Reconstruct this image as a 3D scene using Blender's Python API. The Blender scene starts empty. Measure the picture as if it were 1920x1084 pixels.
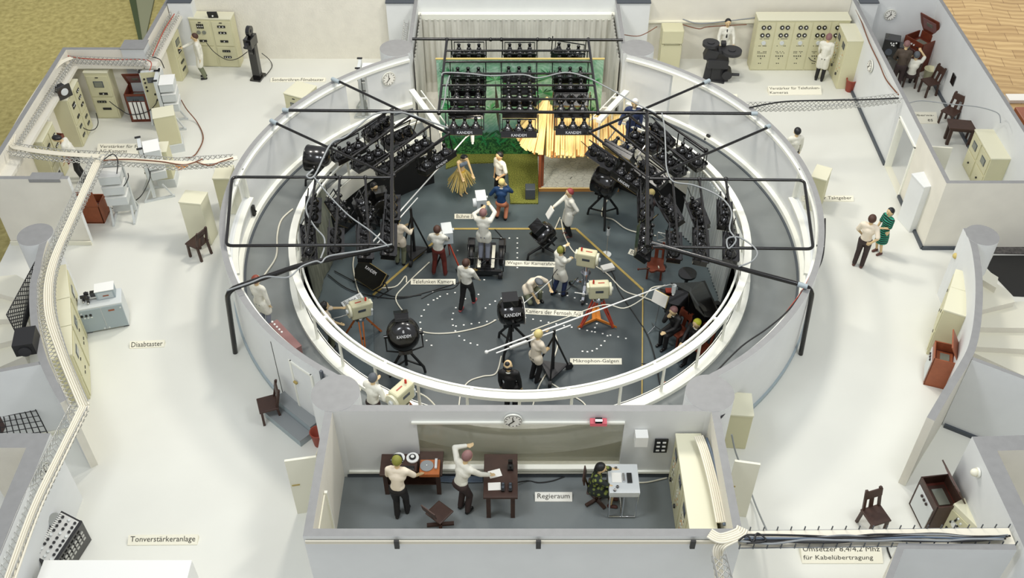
import bpy, bmesh, math, random
from mathutils import Vector, Matrix, Euler
random.seed(7)
PI = math.pi
S = bpy.context.scene
COL = S.collection

# ---------------------------------------------------------------- camera, world, lights, exposure
CAM_H = 18.0; FPX = 1897.0; TILT = math.radians(43.37)
cam_data = bpy.data.cameras.new('camera'); cam = bpy.data.objects.new('camera', cam_data); COL.objects.link(cam)
cam.location = (0, 0, CAM_H); cam.rotation_euler = (PI/2 - TILT, 0, 0)
cam_data.sensor_width = 36; cam_data.lens = FPX/1920*36; cam_data.clip_end = 400; cam_data.clip_start = .1
S.camera = cam
w = bpy.data.worlds.new('world'); S.world = w; w.use_nodes = True
w.node_tree.nodes['Background'].inputs[0].default_value = (0.93, 0.95, 1.0, 1)
w.node_tree.nodes['Background'].inputs[1].default_value = 0.62
def area(name, loc, target, size, power, col):
    l = bpy.data.lights.new(name, 'AREA'); l.energy = power; l.size = size; l.color = col; l.shape = 'DISK'
    o = bpy.data.objects.new(name, l); COL.objects.link(o); o.location = loc
    o.rotation_euler = (Vector(target) - Vector(loc)).to_track_quat('-Z', 'Y').to_euler()
    return o
area('museum_key_fill', (-3.0, 25, 14.5), (1, 19, 0), 2.2, 1130, (1.0, .95, .86))
area('museum_key_fill', (4.0, 23.5, 14.5), (-1, 18, 0), 2.2, 1050, (1.0, .96, .88))
area('museum_key_fill', (-7, 9, 19), (-2, 20, 0), 5.0, 1250, (.92, .96, 1.0))
area('museum_key_fill', (9, 10, 19), (3, 20, 0), 5.0, 1200, (.94, .97, 1.0))
for x_ in (-1.02, .15, 1.32): area('stage_lamp', (x_, 23.42, 1.52), (x_*1.3, 26.5, -.3), .28, 20, (1.0, .90, .72))
area('museum_key_fill', (-30, 60, 6), (-34, 58, -15), 2.5, 3800, (1.0, .93, .74))  # unseen fill light, added to brighten the carpet below the model
area('museum_key_fill', (30, 62, 6), (30, 56, -15), 2.5, 3600, (1.0, .92, .78))  # second added fill, out of view, lifts the parquet
S.view_settings.view_transform = 'Standard'; S.view_settings.look = 'None'
S.view_settings.gamma = 1; S.view_settings.exposure = -0.08; S.view_settings.use_curve_mapping = False

# ---------------------------------------------------------------- helpers
def G(px, py, z=0.0):
    """point of the place seen at a pixel of the photograph, at height z"""
    X = (px-960)/FPX; Y = -(py-542)/FPX; c, s = math.cos(TILT), math.sin(TILT)
    r = (X, c+Y*s, -s+Y*c); t = (z-CAM_H)/r[2]
    return Vector((r[0]*t, r[1]*t, z))
def Zat(px, py, y):
    """height of the point seen at a pixel when it stands at depth y"""
    X = (px-960)/FPX; Y = -(py-542)/FPX; c, s = math.cos(TILT), math.sin(TILT)
    r = (X, c+Y*s, -s+Y*c); t = y/r[1]
    return Vector((r[0]*t, y, CAM_H+r[2]*t))
def lin(c):
    return tuple(((v/255)/12.92 if v/255 <= .04045 else ((v/255+.055)/1.055)**2.4) for v in c)
MATS = {}
def mat(name, rgb, rough=.6, metal=0.0, var=0.0, scale=4.0, bump=0.0, emit=0, alpha=1, coat=0, trans=0, spec=.5):
    m = bpy.data.materials.new(name); m.use_nodes = True; nt = m.node_tree; b = nt.nodes['Principled BSDF']
    c = lin(rgb) + (1,)
    b.inputs['Base Color'].default_value = c; b.inputs['Roughness'].default_value = rough; b.inputs['Metallic'].default_value = metal
    b.inputs['Specular IOR Level'].default_value = spec
    b.inputs['Coat Weight'].default_value = coat
    b.inputs['Alpha'].default_value = alpha
    b.inputs['Transmission Weight'].default_value = trans
    tc = nt.nodes.new('ShaderNodeTexCoord')
    if var > 0:
        n = nt.nodes.new('ShaderNodeTexNoise'); n.inputs['Scale'].default_value = scale; n.inputs['Detail'].default_value = 5
        nt.links.new(tc.outputs['Object'], n.inputs['Vector'])
        r = nt.nodes.new('ShaderNodeMapRange'); r.inputs['From Min'].default_value = .3; r.inputs['From Max'].default_value = .7
        r.inputs['To Min'].default_value = 1-var; r.inputs['To Max'].default_value = 1+var*.6
        nt.links.new(n.outputs['Fac'], r.inputs['Value'])
        mx = nt.nodes.new('ShaderNodeVectorMath'); mx.operation = 'SCALE'; mx.inputs[0].default_value = c[:3]
        nt.links.new(r.outputs[0], mx.inputs['Scale']); nt.links.new(mx.outputs[0], b.inputs['Base Color'])
    if bump > 0:
        n2 = nt.nodes.new('ShaderNodeTexNoise'); n2.inputs['Scale'].default_value = scale*6; n2.inputs['Detail'].default_value = 3
        nt.links.new(tc.outputs['Object'], n2.inputs['Vector'])
        bp = nt.nodes.new('ShaderNodeBump'); bp.inputs['Strength'].default_value = bump; bp.inputs['Distance'].default_value = .02
        nt.links.new(n2.outputs['Fac'], bp.inputs['Height']); nt.links.new(bp.outputs[0], b.inputs['Normal'])
    MATS[name] = m
    return m
mat('white_wall', (222,224,222), .65, var=.03, scale=1.5)
mat('warm_wall', (226,222,208), .7, var=.04, scale=2)
mat('plaster', (226,222,208), .8, var=.05, scale=3, bump=.5)
mat('wall_top', (142,142,140), .55, var=.06, scale=6)
mat('ground', (220,220,210), .55, var=.03, scale=.6)
mat('studio_floor', (84,95,98), .38, var=.12, scale=1.3, spec=.4)
mat('gallery_floor', (122,126,124), .45, var=.08, scale=1.6)
mat('stage_board', (70,78,80), .36, var=.12, scale=1.8)
mat('room_floor', (118,124,124), .5, var=.06, scale=2)
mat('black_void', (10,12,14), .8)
mat('rail_white', (238,238,226), .35)
mat('beige', (206,202,166), .5, var=.02, scale=3)
mat('beige_light', (220,217,190), .5)
mat('cream', (228,225,205), .5)
mat('grey_box', (186,194,196), .5)
mat('grey_door', (158,170,174), .5)
mat('light_grey', (206,210,208), .5)
mat('dark_grey', (70,76,82), .45)
mat('black', (16,15,14), .22, coat=.6)
mat('black_matte', (26,26,26), .5)
mat('charcoal', (42,42,44), .5)
mat('pipe_black', (14,12,9), .25, var=.3, scale=30, coat=.15)
mat('chrome', (220,222,226), .12, metal=1)
mat('silver_wire', (196,196,190), .3, metal=.6)
mat('white_paint', (236,236,230), .4)
mat('paper', (240,238,228), .7)
mat('placard', (236,232,212), .6)
mat('ink', (52,50,40), .7)
mat('white_ink', (235,235,235), .5)
mat('wood_dark', (64,42,32), .5, var=.15, scale=8)
mat('wood_red', (108,50,30), .4, var=.2, scale=9)
mat('wood_brown', (150,82,50), .45, var=.12, scale=8)
mat('wood_orange', (176,98,44), .45, var=.15, scale=9)
mat('inside_red', (88,34,22), .6)
mat('terracotta', (150,66,48), .55, var=.08, scale=8)
mat('red', (200,40,24), .25)
mat('pink', (226,110,120), .6)
mat('orange', (206,124,40), .4)
mat('yellow', (190,160,70), .5)
mat('gold_tape', (170,148,82), .5, var=.1, scale=10)
mat('cable_white', (222,218,200), .5)
mat('cable_grey', (140,144,144), .45)
mat('cable_black', (24,24,24), .45)
mat('cable_brown', (118,72,46), .5)
mat('cable_red', (178,70,50), .5)
mat('cable_blue', (96,110,126), .5)
mat('ribbon', (232,226,206), .55)
mat('meter_white', (236,236,230), .3)
mat('screen', (120,124,112), .15, coat=.5)
mat('screen_dark', (74,80,90), .15, coat=.5)
mat('green_cloth', (30,120,96), .7)
mat('glass', (235,240,238), .05, alpha=.16, spec=.6)
mat('glass_tint', (176,174,150), .04, alpha=.55, spec=.6)
mat('rock', (96,92,88), .8, var=.5, scale=14, bump=.6)
mat('skin', (214,186,140), .55); mat('skin_warm', (216,176,130), .55)
mat('cloth_white', (226,224,210), .8, var=.05, scale=12, bump=.3)
mat('cloth_cream', (230,218,196), .8)
mat('cloth_black', (22,20,20), .6, var=.2, scale=12)
mat('cloth_dark', (52,38,36), .7); mat('cloth_maroon', (98,34,26), .6)
mat('cloth_brown', (74,62,50), .7); mat('cloth_blue', (26,62,104), .7); mat('cloth_navy', (34,48,84), .7)
mat('cloth_olive', (112,116,92), .7); mat('cloth_tan', (196,124,90), .7); mat('cloth_grey', (130,134,146), .7)
mat('hair_brown', (72,46,34), .6); mat('hair_black', (24,24,26), .45); mat('hair_grey', (120,112,110), .6)
mat('hair_red', (150,62,62), .6); mat('hair_blond', (214,196,130), .6); mat('hair_green', (130,130,50), .6)
mat('hair_mauve', (132,96,92), .6); mat('hair_slate', (88,92,96), .6); mat('hair_yellow', (180,180,50), .6); mat('hair_white', (214,214,210), .6)
mat('hair_auburn', (128,56,36), .5)
mat('shoe_black', (18,16,16), .3); mat('shoe_pink', (176,84,84), .5); mat('shoe_brown', (86,52,44), .5)
mat('straw_skirt', (200,180,110), .7); mat('straw', (252,222,152), .45); mat('straw_dark', (176,126,66), .6)
mat('lips', (150,80,60), .6)

def node_mat(name, rough=.6):
    m = bpy.data.materials.new(name); m.use_nodes = True; MATS[name] = m
    b = m.node_tree.nodes['Principled BSDF']; b.inputs['Roughness'].default_value = rough
    return m, m.node_tree, b
def ramp(nt, fac, stops, interp='LINEAR'):
    r = nt.nodes.new('ShaderNodeValToRGB'); r.color_ramp.interpolation = interp
    e = r.color_ramp.elements
    while len(e) < len(stops): e.new(.5)
    for q, (p, c) in zip(e, stops): q.position = p; q.color = lin(c)+(1,)
    nt.links.new(fac, r.inputs[0]); return r.outputs[0]
def objco(nt, scale=(1,1,1), rot=(0,0,0)):
    tc = nt.nodes.new('ShaderNodeTexCoord'); mp = nt.nodes.new('ShaderNodeMapping')
    mp.inputs['Scale'].default_value = scale; mp.inputs['Rotation'].default_value = rot
    nt.links.new(tc.outputs['Object'], mp.inputs[0]); return mp.outputs[0]
# painted jungle backdrop: loose palm fronds, pale green sky, blue water, dark bushes at the foot
m, nt, b = node_mat('jungle_paint', .7)
co = objco(nt, (1.0, 1, 1.0))
n1 = nt.nodes.new('ShaderNodeTexNoise'); n1.inputs['Scale'].default_value = 1.5; n1.inputs['Distortion'].default_value = 1.5; n1.inputs['Detail'].default_value = 2; nt.links.new(co, n1.inputs['Vector'])
wv = nt.nodes.new('ShaderNodeTexWave'); wv.wave_type = 'RINGS'; wv.rings_direction = 'SPHERICAL'; wv.inputs['Scale'].default_value = 1.4; wv.inputs['Distortion'].default_value = 9; wv.inputs['Detail'].default_value = 3; wv.inputs['Detail Scale'].default_value = 1.4; nt.links.new(co, wv.inputs['Vector'])
wc = ramp(nt, wv.outputs['Fac'], [(0, (84,160,108)), (.25, (100,186,128)), (.5, (186,220,194)), (.75, (150,200,166)), (1, (60,150,90))])
sky = ramp(nt, n1.outputs['Fac'], [(.3, (178,206,182)), (.5, (140,188,156)), (.62, (190,214,198)), (.8, (104,166,128))])
mx = nt.nodes.new('ShaderNodeMixRGB'); mx.inputs[0].default_value = .28; nt.links.new(sky, mx.inputs[1]); nt.links.new(wc, mx.inputs[2])
n3 = nt.nodes.new('ShaderNodeTexNoise'); n3.inputs['Scale'].default_value = 7; n3.inputs['Detail'].default_value = 4; n3.inputs['Distortion'].default_value = 2; nt.links.new(co, n3.inputs['Vector'])
bush = ramp(nt, n3.outputs['Fac'], [(.35, (20,44,26)), (.5, (34,100,54)), (.58, (80,150,80)), (.7, (20,56,34))])
sp = nt.nodes.new('ShaderNodeSeparateXYZ'); nt.links.new(co, sp.inputs[0])
mr = nt.nodes.new('ShaderNodeMapRange'); mr.inputs['From Min'].default_value = .6; mr.inputs['From Max'].default_value = .95; mr.inputs['To Min'].default_value = 1; mr.inputs['To Max'].default_value = 0
nt.links.new(sp.outputs['Z'], mr.inputs['Value'])
mb_ = nt.nodes.new('ShaderNodeMapRange'); mb_.inputs['From Min'].default_value = 1.0; mb_.inputs['From Max'].default_value = 1.5; mb_.inputs['To Min'].default_value = .6; mb_.inputs['To Max'].default_value = 0; nt.links.new(sp.outputs['Z'], mb_.inputs['Value'])
mxb = nt.nodes.new('ShaderNodeMixRGB'); nt.links.new(mb_.outputs[0], mxb.inputs[0]); nt.links.new(mx.outputs[0], mxb.inputs[1]); mxb.inputs[2].default_value = lin((40,104,120))+(1,)
mx2 = nt.nodes.new('ShaderNodeMixRGB'); nt.links.new(mr.outputs[0], mx2.inputs[0]); nt.links.new(mxb.outputs[0], mx2.inputs[1]); nt.links.new(bush, mx2.inputs[2])
nt.links.new(mx2.outputs[0], b.inputs['Base Color'])
# grass mat
m, nt, b = node_mat('grass_mat', .9)
n1 = nt.nodes.new('ShaderNodeTexNoise'); n1.inputs['Scale'].default_value = 40; n1.inputs['Detail'].default_value = 4; nt.links.new(objco(nt), n1.inputs['Vector'])
nt.links.new(ramp(nt, n1.outputs['Fac'], [(.3, (52,62,20)), (.5, (104,108,40)), (.7, (160,160,74))]), b.inputs['Base Color'])
# crazy paving terrace
m, nt, b = node_mat('crazy_paving', .6)
v = nt.nodes.new('ShaderNodeTexVoronoi'); v.feature = 'DISTANCE_TO_EDGE'; v.inputs['Scale'].default_value = 5.5; nt.links.new(objco(nt, (1,1.3,1)), v.inputs['Vector'])
nt.links.new(ramp(nt, v.outputs['Distance'], [(.0, (120,120,114)), (.012, (122,122,116)), (.02, (212,214,204)), (1, (216,216,208))]), b.inputs['Base Color'])
# corrugated cyclorama cloth
m, nt, b = node_mat('cyclorama_cloth', .85)
n1 = nt.nodes.new('ShaderNodeTexNoise'); n1.inputs['Scale'].default_value = 1.2; n1.inputs['Detail'].default_value = 4; nt.links.new(objco(nt, (4,1,.6)), n1.inputs['Vector'])
nt.links.new(ramp(nt, n1.outputs['Fac'], [(.3, (192,190,180)), (.6, (218,216,206))]), b.inputs['Base Color'])
# grey painted curtain
m, nt, b = node_mat('grey_curtain', .8)
n1 = nt.nodes.new('ShaderNodeTexNoise'); n1.inputs['Scale'].default_value = 3; n1.inputs['Detail'].default_value = 6; nt.links.new(objco(nt, (3,3,.4)), n1.inputs['Vector'])
nt.links.new(ramp(nt, n1.outputs['Fac'], [(.3, (96,100,88)), (.6, (134,138,122))]), b.inputs['Base Color'])
mat('white_curtain', (206,212,208), .8, var=.04, scale=3)
# parquet: end-grain wood blocks
m, nt, b = node_mat('parquet', .35)
co = objco(nt, (1,1,1), (0,0,.12))
br = nt.nodes.new('ShaderNodeTexBrick'); br.inputs['Scale'].default_value = .34; br.inputs['Brick Width'].default_value = .62; br.inputs['Row Height'].default_value = .36; br.inputs['Mortar Size'].default_value = .006
br.inputs['Color1'].default_value = lin((206,180,130))+(1,); br.inputs['Color2'].default_value = lin((188,160,112))+(1,); br.inputs['Mortar'].default_value = lin((140,110,70))+(1,)
nt.links.new(co, br.inputs['Vector'])
wv = nt.nodes.new('ShaderNodeTexWave'); wv.wave_type = 'RINGS'; wv.inputs['Scale'].default_value = .55; wv.inputs['Distortion'].default_value = 8; wv.inputs['Detail'].default_value = 3; wv.inputs['Detail Scale'].default_value=.5; nt.links.new(co, wv.inputs['Vector'])
mx = nt.nodes.new('ShaderNodeMixRGB'); mx.blend_type = 'MULTIPLY'; mx.inputs[0].default_value = .5
nt.links.new(br.outputs[0], mx.inputs[1]); nt.links.new(ramp(nt, wv.outputs['Fac'], [(0, (190,168,132)), (1, (255,250,240))]), mx.inputs[2])
nt.links.new(mx.outputs[0], b.inputs['Base Color'])
# olive carpet
m, nt, b = node_mat('olive_carpet', .95)
n1 = nt.nodes.new('ShaderNodeTexNoise'); n1.inputs['Scale'].default_value = 3; n1.inputs['Detail'].default_value = 8; nt.links.new(objco(nt), n1.inputs['Vector'])
nt.links.new(ramp(nt, n1.outputs['Fac'], [(.3, (126,118,70)), (.7, (158,150,98))]), b.inputs['Base Color'])
# green striped dress
m, nt, b = node_mat('striped_dress', .8)
wv = nt.nodes.new('ShaderNodeTexWave'); wv.bands_direction = 'Z'; wv.inputs['Scale'].default_value = 4.6; wv.inputs['Distortion'].default_value = 1.2; nt.links.new(objco(nt), wv.inputs['Vector'])
nt.links.new(ramp(nt, wv.outputs['Fac'], [(0, (14,22,22)), (.52, (14,26,26)), (.6, (34,142,112)), (1, (40,150,120))]), b.inputs['Base Color'])
# patterned blouse
m, nt, b = node_mat('patterned_blouse', .8)
v = nt.nodes.new('ShaderNodeTexVoronoi'); v.inputs['Scale'].default_value = 11; nt.links.new(objco(nt), v.inputs['Vector'])
nt.links.new(ramp(nt, v.outputs['Distance'], [(0, (150,160,70)), (.35, (110,122,60)), (.45, (34,40,34)), (1, (28,34,30))]), b.inputs['Base Color'])

class MB:
    def __init__(s): s.v=[]; s.f=[]; s.m=[]; s.sm=[]; s.mats=[]; s.M=Matrix.Identity(4)
    def mi(s, name):
        if name not in s.mats: s.mats.append(name)
        return s.mats.index(name)
    def add(s, vs, fs, m, smooth=False):
        o = len(s.v); s.v += [tuple(s.M @ Vector(p)) for p in vs]
        for f in fs:
            s.f.append([i+o for i in f]); s.m.append(s.mi(m)); s.sm.append(smooth)
        return s
    def box(s, cx, cy, cz, sx, sy, sz, m, R=None, taper=1.0):
        hx, hy, hz = sx/2, sy/2, sz/2; vs = []
        for z, t in ((-hz, 1), (hz, taper)):
            vs += [Vector((-hx*t,-hy*t,z)), Vector((hx*t,-hy*t,z)), Vector((hx*t,hy*t,z)), Vector((-hx*t,hy*t,z))]
        if R is not None: vs = [R @ p for p in vs]
        vs = [p+Vector((cx,cy,cz)) for p in vs]
        return s.add(vs, [(3,2,1,0),(4,5,6,7),(0,1,5,4),(1,2,6,5),(2,3,7,6),(3,0,4,7)], m)
    def bar(s, a, b, wd, ht, m, up=(0,0,1)):
        a, b = Vector(a), Vector(b); d = (b-a); L = d.length
        if L < 1e-6: return s
        d.normalize(); u = Vector(up)
        if abs(d.dot(u)) > .98: u = Vector((1,0,0))
        x = d.cross(u).normalized(); y = x.cross(d).normalized()
        vs = []
        for p in (a, b):
            for i, j in ((-1,-1),(1,-1),(1,1),(-1,1)): vs.append(p + x*i*wd/2 + y*j*ht/2)
        return s.add(vs, [(3,2,1,0),(4,5,6,7),(0,1,5,4),(1,2,6,5),(2,3,7,6),(3,0,4,7)], m)
    def cyl(s, a, b, r0, r1, m, n=12, caps=True, mcap=None):
        a, b = Vector(a), Vector(b); d = (b-a)
        if d.length < 1e-7: return s
        d.normalize(); u = Vector((0,0,1)) if abs(d.z) < .95 else Vector((1,0,0))
        x = d.cross(u).normalized(); y = d.cross(x).normalized(); vs = []
        for p, r in ((a, r0), (b, r1)):
            for i in range(n):
                t = 2*PI*i/n; vs.append(p + (x*math.cos(t)+y*math.sin(t))*r)
        s.add(vs, [(i, (i+1)%n, n+(i+1)%n, n+i) for i in range(n)], m, True)
        if caps:
            s.add(vs[:n], [tuple(reversed(range(n)))], mcap or m); s.add(vs[n:], [tuple(range(n))], mcap or m)
        return s
    def tube(s, pts, r, m, n=6, closed=False):
        P = [Vector(p) for p in pts]; N = len(P); vs = []; x = None
        for i in range(N):
            d = (P[(i+1)%N]-P[i-1]) if closed else (P[min(i+1,N-1)]-P[max(i-1,0)])
            if d.length < 1e-8: d = Vector((0,0,1))
            d.normalize()
            if x is None:
                u = Vector((0,0,1)) if abs(d.z) < .9 else Vector((1,0,0)); x = d.cross(u).normalized()
            else:
                x = (x - d*x.dot(d))
                x = x.normalized() if x.length > 1e-6 else d.orthogonal().normalized()
            y = d.cross(x)
            for k in range(n):
                t = 2*PI*k/n; vs.append(P[i]+(x*math.cos(t)+y*math.sin(t))*r)
        fs = []
        for i in range(N if closed else N-1):
            a, b = i*n, ((i+1)%N)*n
            for k in range(n): fs.append((a+k, a+(k+1)%n, b+(k+1)%n, b+k))
        s.add(vs, fs, m, True)
        if not closed:
            s.add(vs[:n], [tuple(reversed(range(n)))], m); s.add(vs[-n:], [tuple(range(n))], m)
        return s
    def lathe(s, prof, c, m, n=16, axis=None, smooth=True):
        """prof: (radius, height) along axis from c"""
        c = Vector(c); d = Vector(axis or (0,0,1)).normalized()
        u = Vector((0,0,1)) if abs(d.z) < .95 else Vector((1,0,0)); x = d.cross(u).normalized(); y = d.cross(x).normalized(); vs = []
        for r, h in prof:
            for i in range(n):
                t = 2*PI*i/n; vs.append(c+d*h+(x*math.cos(t)+y*math.sin(t))*max(r, 1e-4))
        fs = []
        for k in range(len(prof)-1):
            for i in range(n): fs.append((k*n+i, k*n+(i+1)%n, (k+1)*n+(i+1)%n, (k+1)*n+i))
        s.add(vs, fs, m, smooth)
        s.add(vs[:n], [tuple(reversed(range(n)))], m); s.add(vs[-n:], [tuple(range(n))], m)
        return s
    def sphere(s, c, r, m, n=10, sc=(1,1,1), R=None):
        k = max(4, n//2+1); vs = []; c = Vector(c)
        for j in range(k+1):
            a = PI*j/k
            for i in range(n):
                t = 2*PI*i/n; p = Vector((math.sin(a)*math.cos(t)*sc[0], math.sin(a)*math.sin(t)*sc[1], math.cos(a)*sc[2]))*r
                if j in (0, k): p = Vector((0, 0, math.cos(a)*sc[2]))*r + Vector((math.cos(t)*sc[0], math.sin(t)*sc[1],0))*r*.02
                if R is not None: p = R @ p
                vs.append(c+p)
        fs = [(j*n+i, (j+1)*n+i, (j+1)*n+(i+1)%n, j*n+(i+1)%n) for j in range(k) for i in range(n)]
        fs.append(tuple(range(n))); fs.append(tuple(reversed(range(k*n, k*n+n))))
        return s.add(vs, fs, m, True)
    def prism(s, pts, z0, z1, m, mtop=None):
        n = len(pts); A = sum(pts[i][0]*pts[(i+1)%n][1]-pts[(i+1)%n][0]*pts[i][1] for i in range(n))
        if A < 0: pts = list(reversed(pts))
        vs = [(p[0],p[1],z0) for p in pts]+[(p[0],p[1],z1) for p in pts]
        s.add(vs, [tuple(reversed(range(n)))], m); s.add(vs, [tuple(range(n, 2*n))], mtop or m)
        return s.add(vs, [(i, (i+1)%n, n+(i+1)%n, n+i) for i in range(n)], m)
    def strip(s, A, B, m, smooth=True):
        n = len(A); return s.add(list(A)+list(B), [(i, i+1, n+i+1, n+i) for i in range(n-1)], m, smooth)
    def build(s, name, parent=None, bevel=0, mods=None, loc=None, rot=None):
        me = bpy.data.meshes.new(name); me.from_pydata(s.v, [], s.f); me.update()
        for k in s.mats: me.materials.append(MATS[k])
        me.polygons.foreach_set('material_index', s.m); me.polygons.foreach_set('use_smooth', s.sm)
        o = bpy.data.objects.new(name, me); COL.objects.link(o)
        if parent is not None: o.parent = parent
        if loc is not None: o.location = loc
        if rot is not None: o.rotation_euler = rot
        if bevel:
            md = o.modifiers.new('bevel', 'BEVEL'); md.width = bevel; md.segments = 2; md.limit_method = 'ANGLE'
        return o
def tag(o, label, cat, group=None, kind=None):
    o['label'] = label; o['category'] = cat
    if group: o['group'] = group
    if kind: o['kind'] = kind
    return o
def thing(name, label, cat, loc=(0,0,0), rz=0.0, group=None):
    o = bpy.data.objects.new(name, None); COL.objects.link(o); o.location = loc; o.rotation_euler = (0,0,rz); o.empty_display_size = .1
    return tag(o, label, cat, group)
def struct(o): o['kind'] = 'structure'; return o
def copy_tree(o, parent=None):
    c = o.copy(); COL.objects.link(c); c.parent = parent
    for ch in list(o.children): copy_tree(ch, c)
    return c
def arc(cx, cy, r, a0, a1, n=24):
    return [(cx+r*math.cos(math.radians(a0+(a1-a0)*i/n)), cy+r*math.sin(math.radians(a0+(a1-a0)*i/n))) for i in range(n+1)]
def offset_poly(pts, d):
    out = []; n = len(pts)
    for i in range(n):
        p = Vector(pts[i][:2]); a = Vector(pts[max(i-1,0)][:2]); b = Vector(pts[min(i+1,n-1)][:2])
        d1 = (p-a).normalized() if i > 0 else (b-p).normalized(); d2 = (b-p).normalized() if i < n-1 else d1
        n1 = Vector((-d1.y, d1.x)); n2 = Vector((-d2.y, d2.x)); mm = (n1+n2)
        if mm.length < 1e-6: mm = n1
        mm.normalize(); k = max(.35, mm.dot(n1)); out.append(p+mm*(d/k))
    return out
def wall_mb(mb, pts, z0, z1, t, side='white_wall', top='wall_top', side2=None):
    """pts: centre line; left side of travel gets `side`, right side `side2`"""
    L = offset_poly(pts, t/2); R = offset_poly(pts, -t/2); n = len(pts)
    def lv(P, z): return [(p[0],p[1],z) for p in P]
    mb.strip(lv(L,z1), lv(L,z0), side, False); mb.strip(lv(R,z0), lv(R,z1), side2 or side, False)
    mb.strip(lv(R,z1), lv(L,z1), top, False); mb.strip(lv(L,z0), lv(R,z0), side, False)
    for i in (0, n-1):
        mb.add([(L[i][0],L[i][1],z0),(R[i][0],R[i][1],z0),(R[i][0],R[i][1],z1),(L[i][0],L[i][1],z1)], [(0,1,2,3) if i==0 else (3,2,1,0)], side)
    return mb
def text_mb(mb, s, m, width=None, height=None, M=None, depth=0.003, align='CENTER', squeeze=None):
    """adds lettering, lying in the local xy plane, to mb"""
    cu = bpy.data.curves.new('lettering', 'FONT'); cu.body = s; cu.align_x = align; cu.align_y = 'CENTER'; cu.size = 1; cu.extrude = 0; cu.resolution_u = 2
    o = bpy.data.objects.new('lettering', cu); COL.objects.link(o)
    dg = bpy.context.evaluated_depsgraph_get(); me = bpy.data.meshes.new_from_object(o.evaluated_get(dg))
    xs = [v.co.x for v in me.vertices]; ys = [v.co.y for v in me.vertices]
    wd = max(xs)-min(xs); ht = max(ys)-min(ys); cx = (max(xs)+min(xs))/2; cy = (max(ys)+min(ys))/2
    sx = width/wd if width else height/ht; sy = height/ht if height else sx
    old = mb.M; mb.M = old @ (M or Matrix.Identity(4))
    mb.add([((v.co.x-cx)*sx, (v.co.y-cy)*sy, depth) for v in me.vertices], [tuple(p.vertices) for p in me.polygons], m)
    mb.M = old; bpy.data.objects.remove(o); bpy.data.curves.remove(cu); bpy.data.meshes.remove(me)
    return mb
# ================================================================ STRUCTURE
CX, CY = .24, 20.4          # centre of the round studio
RX, RY = .2, 20.0            # centre of the inner ring
ZS, ZG, WT = -1.2, .4, 2.2  # studio floor, gallery floor, wall tops
R_OUT, R_RAIL = 7.44, 5.95
XL, XR = -3.07, 3.36        # stage side walls
XW, YB = -13.6, 30.4        # left outer wall, back wall

mat('leaf_dark', (44,58,22), .8)
# museum floor far below the model
mb = MB(); mb.box(-42, 40, -15.5, 84, 120, 1, 'olive_carpet'); struct(tag(mb.build('floor_carpet'), 'olive brown carpet of the museum floor below the model', 'floor'))
mb = MB(); mb.box(60, 40, -15.5, 120-.02, 120, 1, 'parquet'); struct(tag(mb.build('floor_parquet'), 'wood block parquet of the museum floor right of the model', 'floor'))

mb = MB(); p = G(1885,184,-15); mb.box(p.x+20, p.y-.2, -14.9, 40, .7, .2, 'white_paint'); struct(tag(mb.build('trim_floor_edge'), 'white strip at the edge of the parquet', 'trim'))
mb = MB(); p = G(1903,200,-13); mb.box(p.x+3, p.y-2.2, -14.0, 6, 4.4, 2.0, 'wood_brown'); tag(mb.build('wooden_bench', bevel=.05), 'brown wooden bench on the museum floor at the right edge', 'bench')
mb = MB(); P = [G(x,y,-15) for x, y in ((243,-20),(294,-20),(270,88),(262,88))]; mb.prism([(p.x,p.y) for p in P], -15, -14.9, 'cloth_olive'); P = [G(x,y,-15) for x, y in ((238,-20),(252,-20),(268,82),(262,84))]; mb.prism([(p.x,p.y) for p in P], -15, -14.85, 'leaf_dark'); struct(tag(mb.build('trim_carpet_edge'), 'dark green strip on the museum carpet behind the left wall', 'trim'))
# ground slab with the round hole
def fill(name, outer, holes, z0, z1, m, mside):
    bm = bmesh.new(); allv = []
    for ring in [outer]+holes:
        vs = [bm.verts.new((p[0], p[1], z1)) for p in ring]; allv.append(vs)
        for i in range(len(vs)): bm.edges.new((vs[i], vs[(i+1) % len(vs)]))
    bmesh.ops.triangle_fill(bm, use_beauty=True, edges=bm.edges[:])
    bmesh.ops.recalc_face_normals(bm, faces=bm.faces[:])
    for f in bm.faces:
        if f.normal.z < 0: f.normal_flip()
    if z0 < z1:
        for vs in allv:
            lo = [bm.verts.new((v.co.x, v.co.y, z0)) for v in vs]
            for i in range(len(vs)):
                j = (i+1) % len(vs); f = bm.faces.new((vs[i], vs[j], lo[j], lo[i])); f.material_index = 1
    me = bpy.data.meshes.new(name); bm.to_mesh(me); bm.free(); me.materials.append(MATS[m]); me.materials.append(MATS[mside])
    o = bpy.data.objects.new(name, me); COL.objects.link(o); return o
hole = arc(CX, CY, R_OUT-.02, 116, 424, 90) + [(XR+.05, YB-.1), (XL-.05, YB-.1)]
outer = [(XW-.1, 22.0), (XW-.1, 27.45), (-11.3, 27.45), (-11.2, 30.6), (14.1, 30.6), (14.1, 20.9), (15, 20.7), (19, 15), (17, 5), (-14, 5), (-15.5, 16.5), (-13.6, 19.0)]
struct(tag(fill('floor', outer, [hole], -.5, 0, 'ground', 'rock'), 'white painted floor around the round studio', 'floor'))

# sunken studio floor, stage floor
mb = MB(); mb.prism(arc(CX, CY, R_OUT-.1, 0, 360, 72)[:-1], ZS-.15, ZS, 'studio_floor'); mb.prism([(XL, CY+5), (XR, CY+5), (XR, YB), (XL, YB)], ZS-.16, ZS-.002, 'studio_floor')
struct(tag(mb.build('floor_studio'), 'dark grey sunken floor of the round studio', 'floor'))
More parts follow.
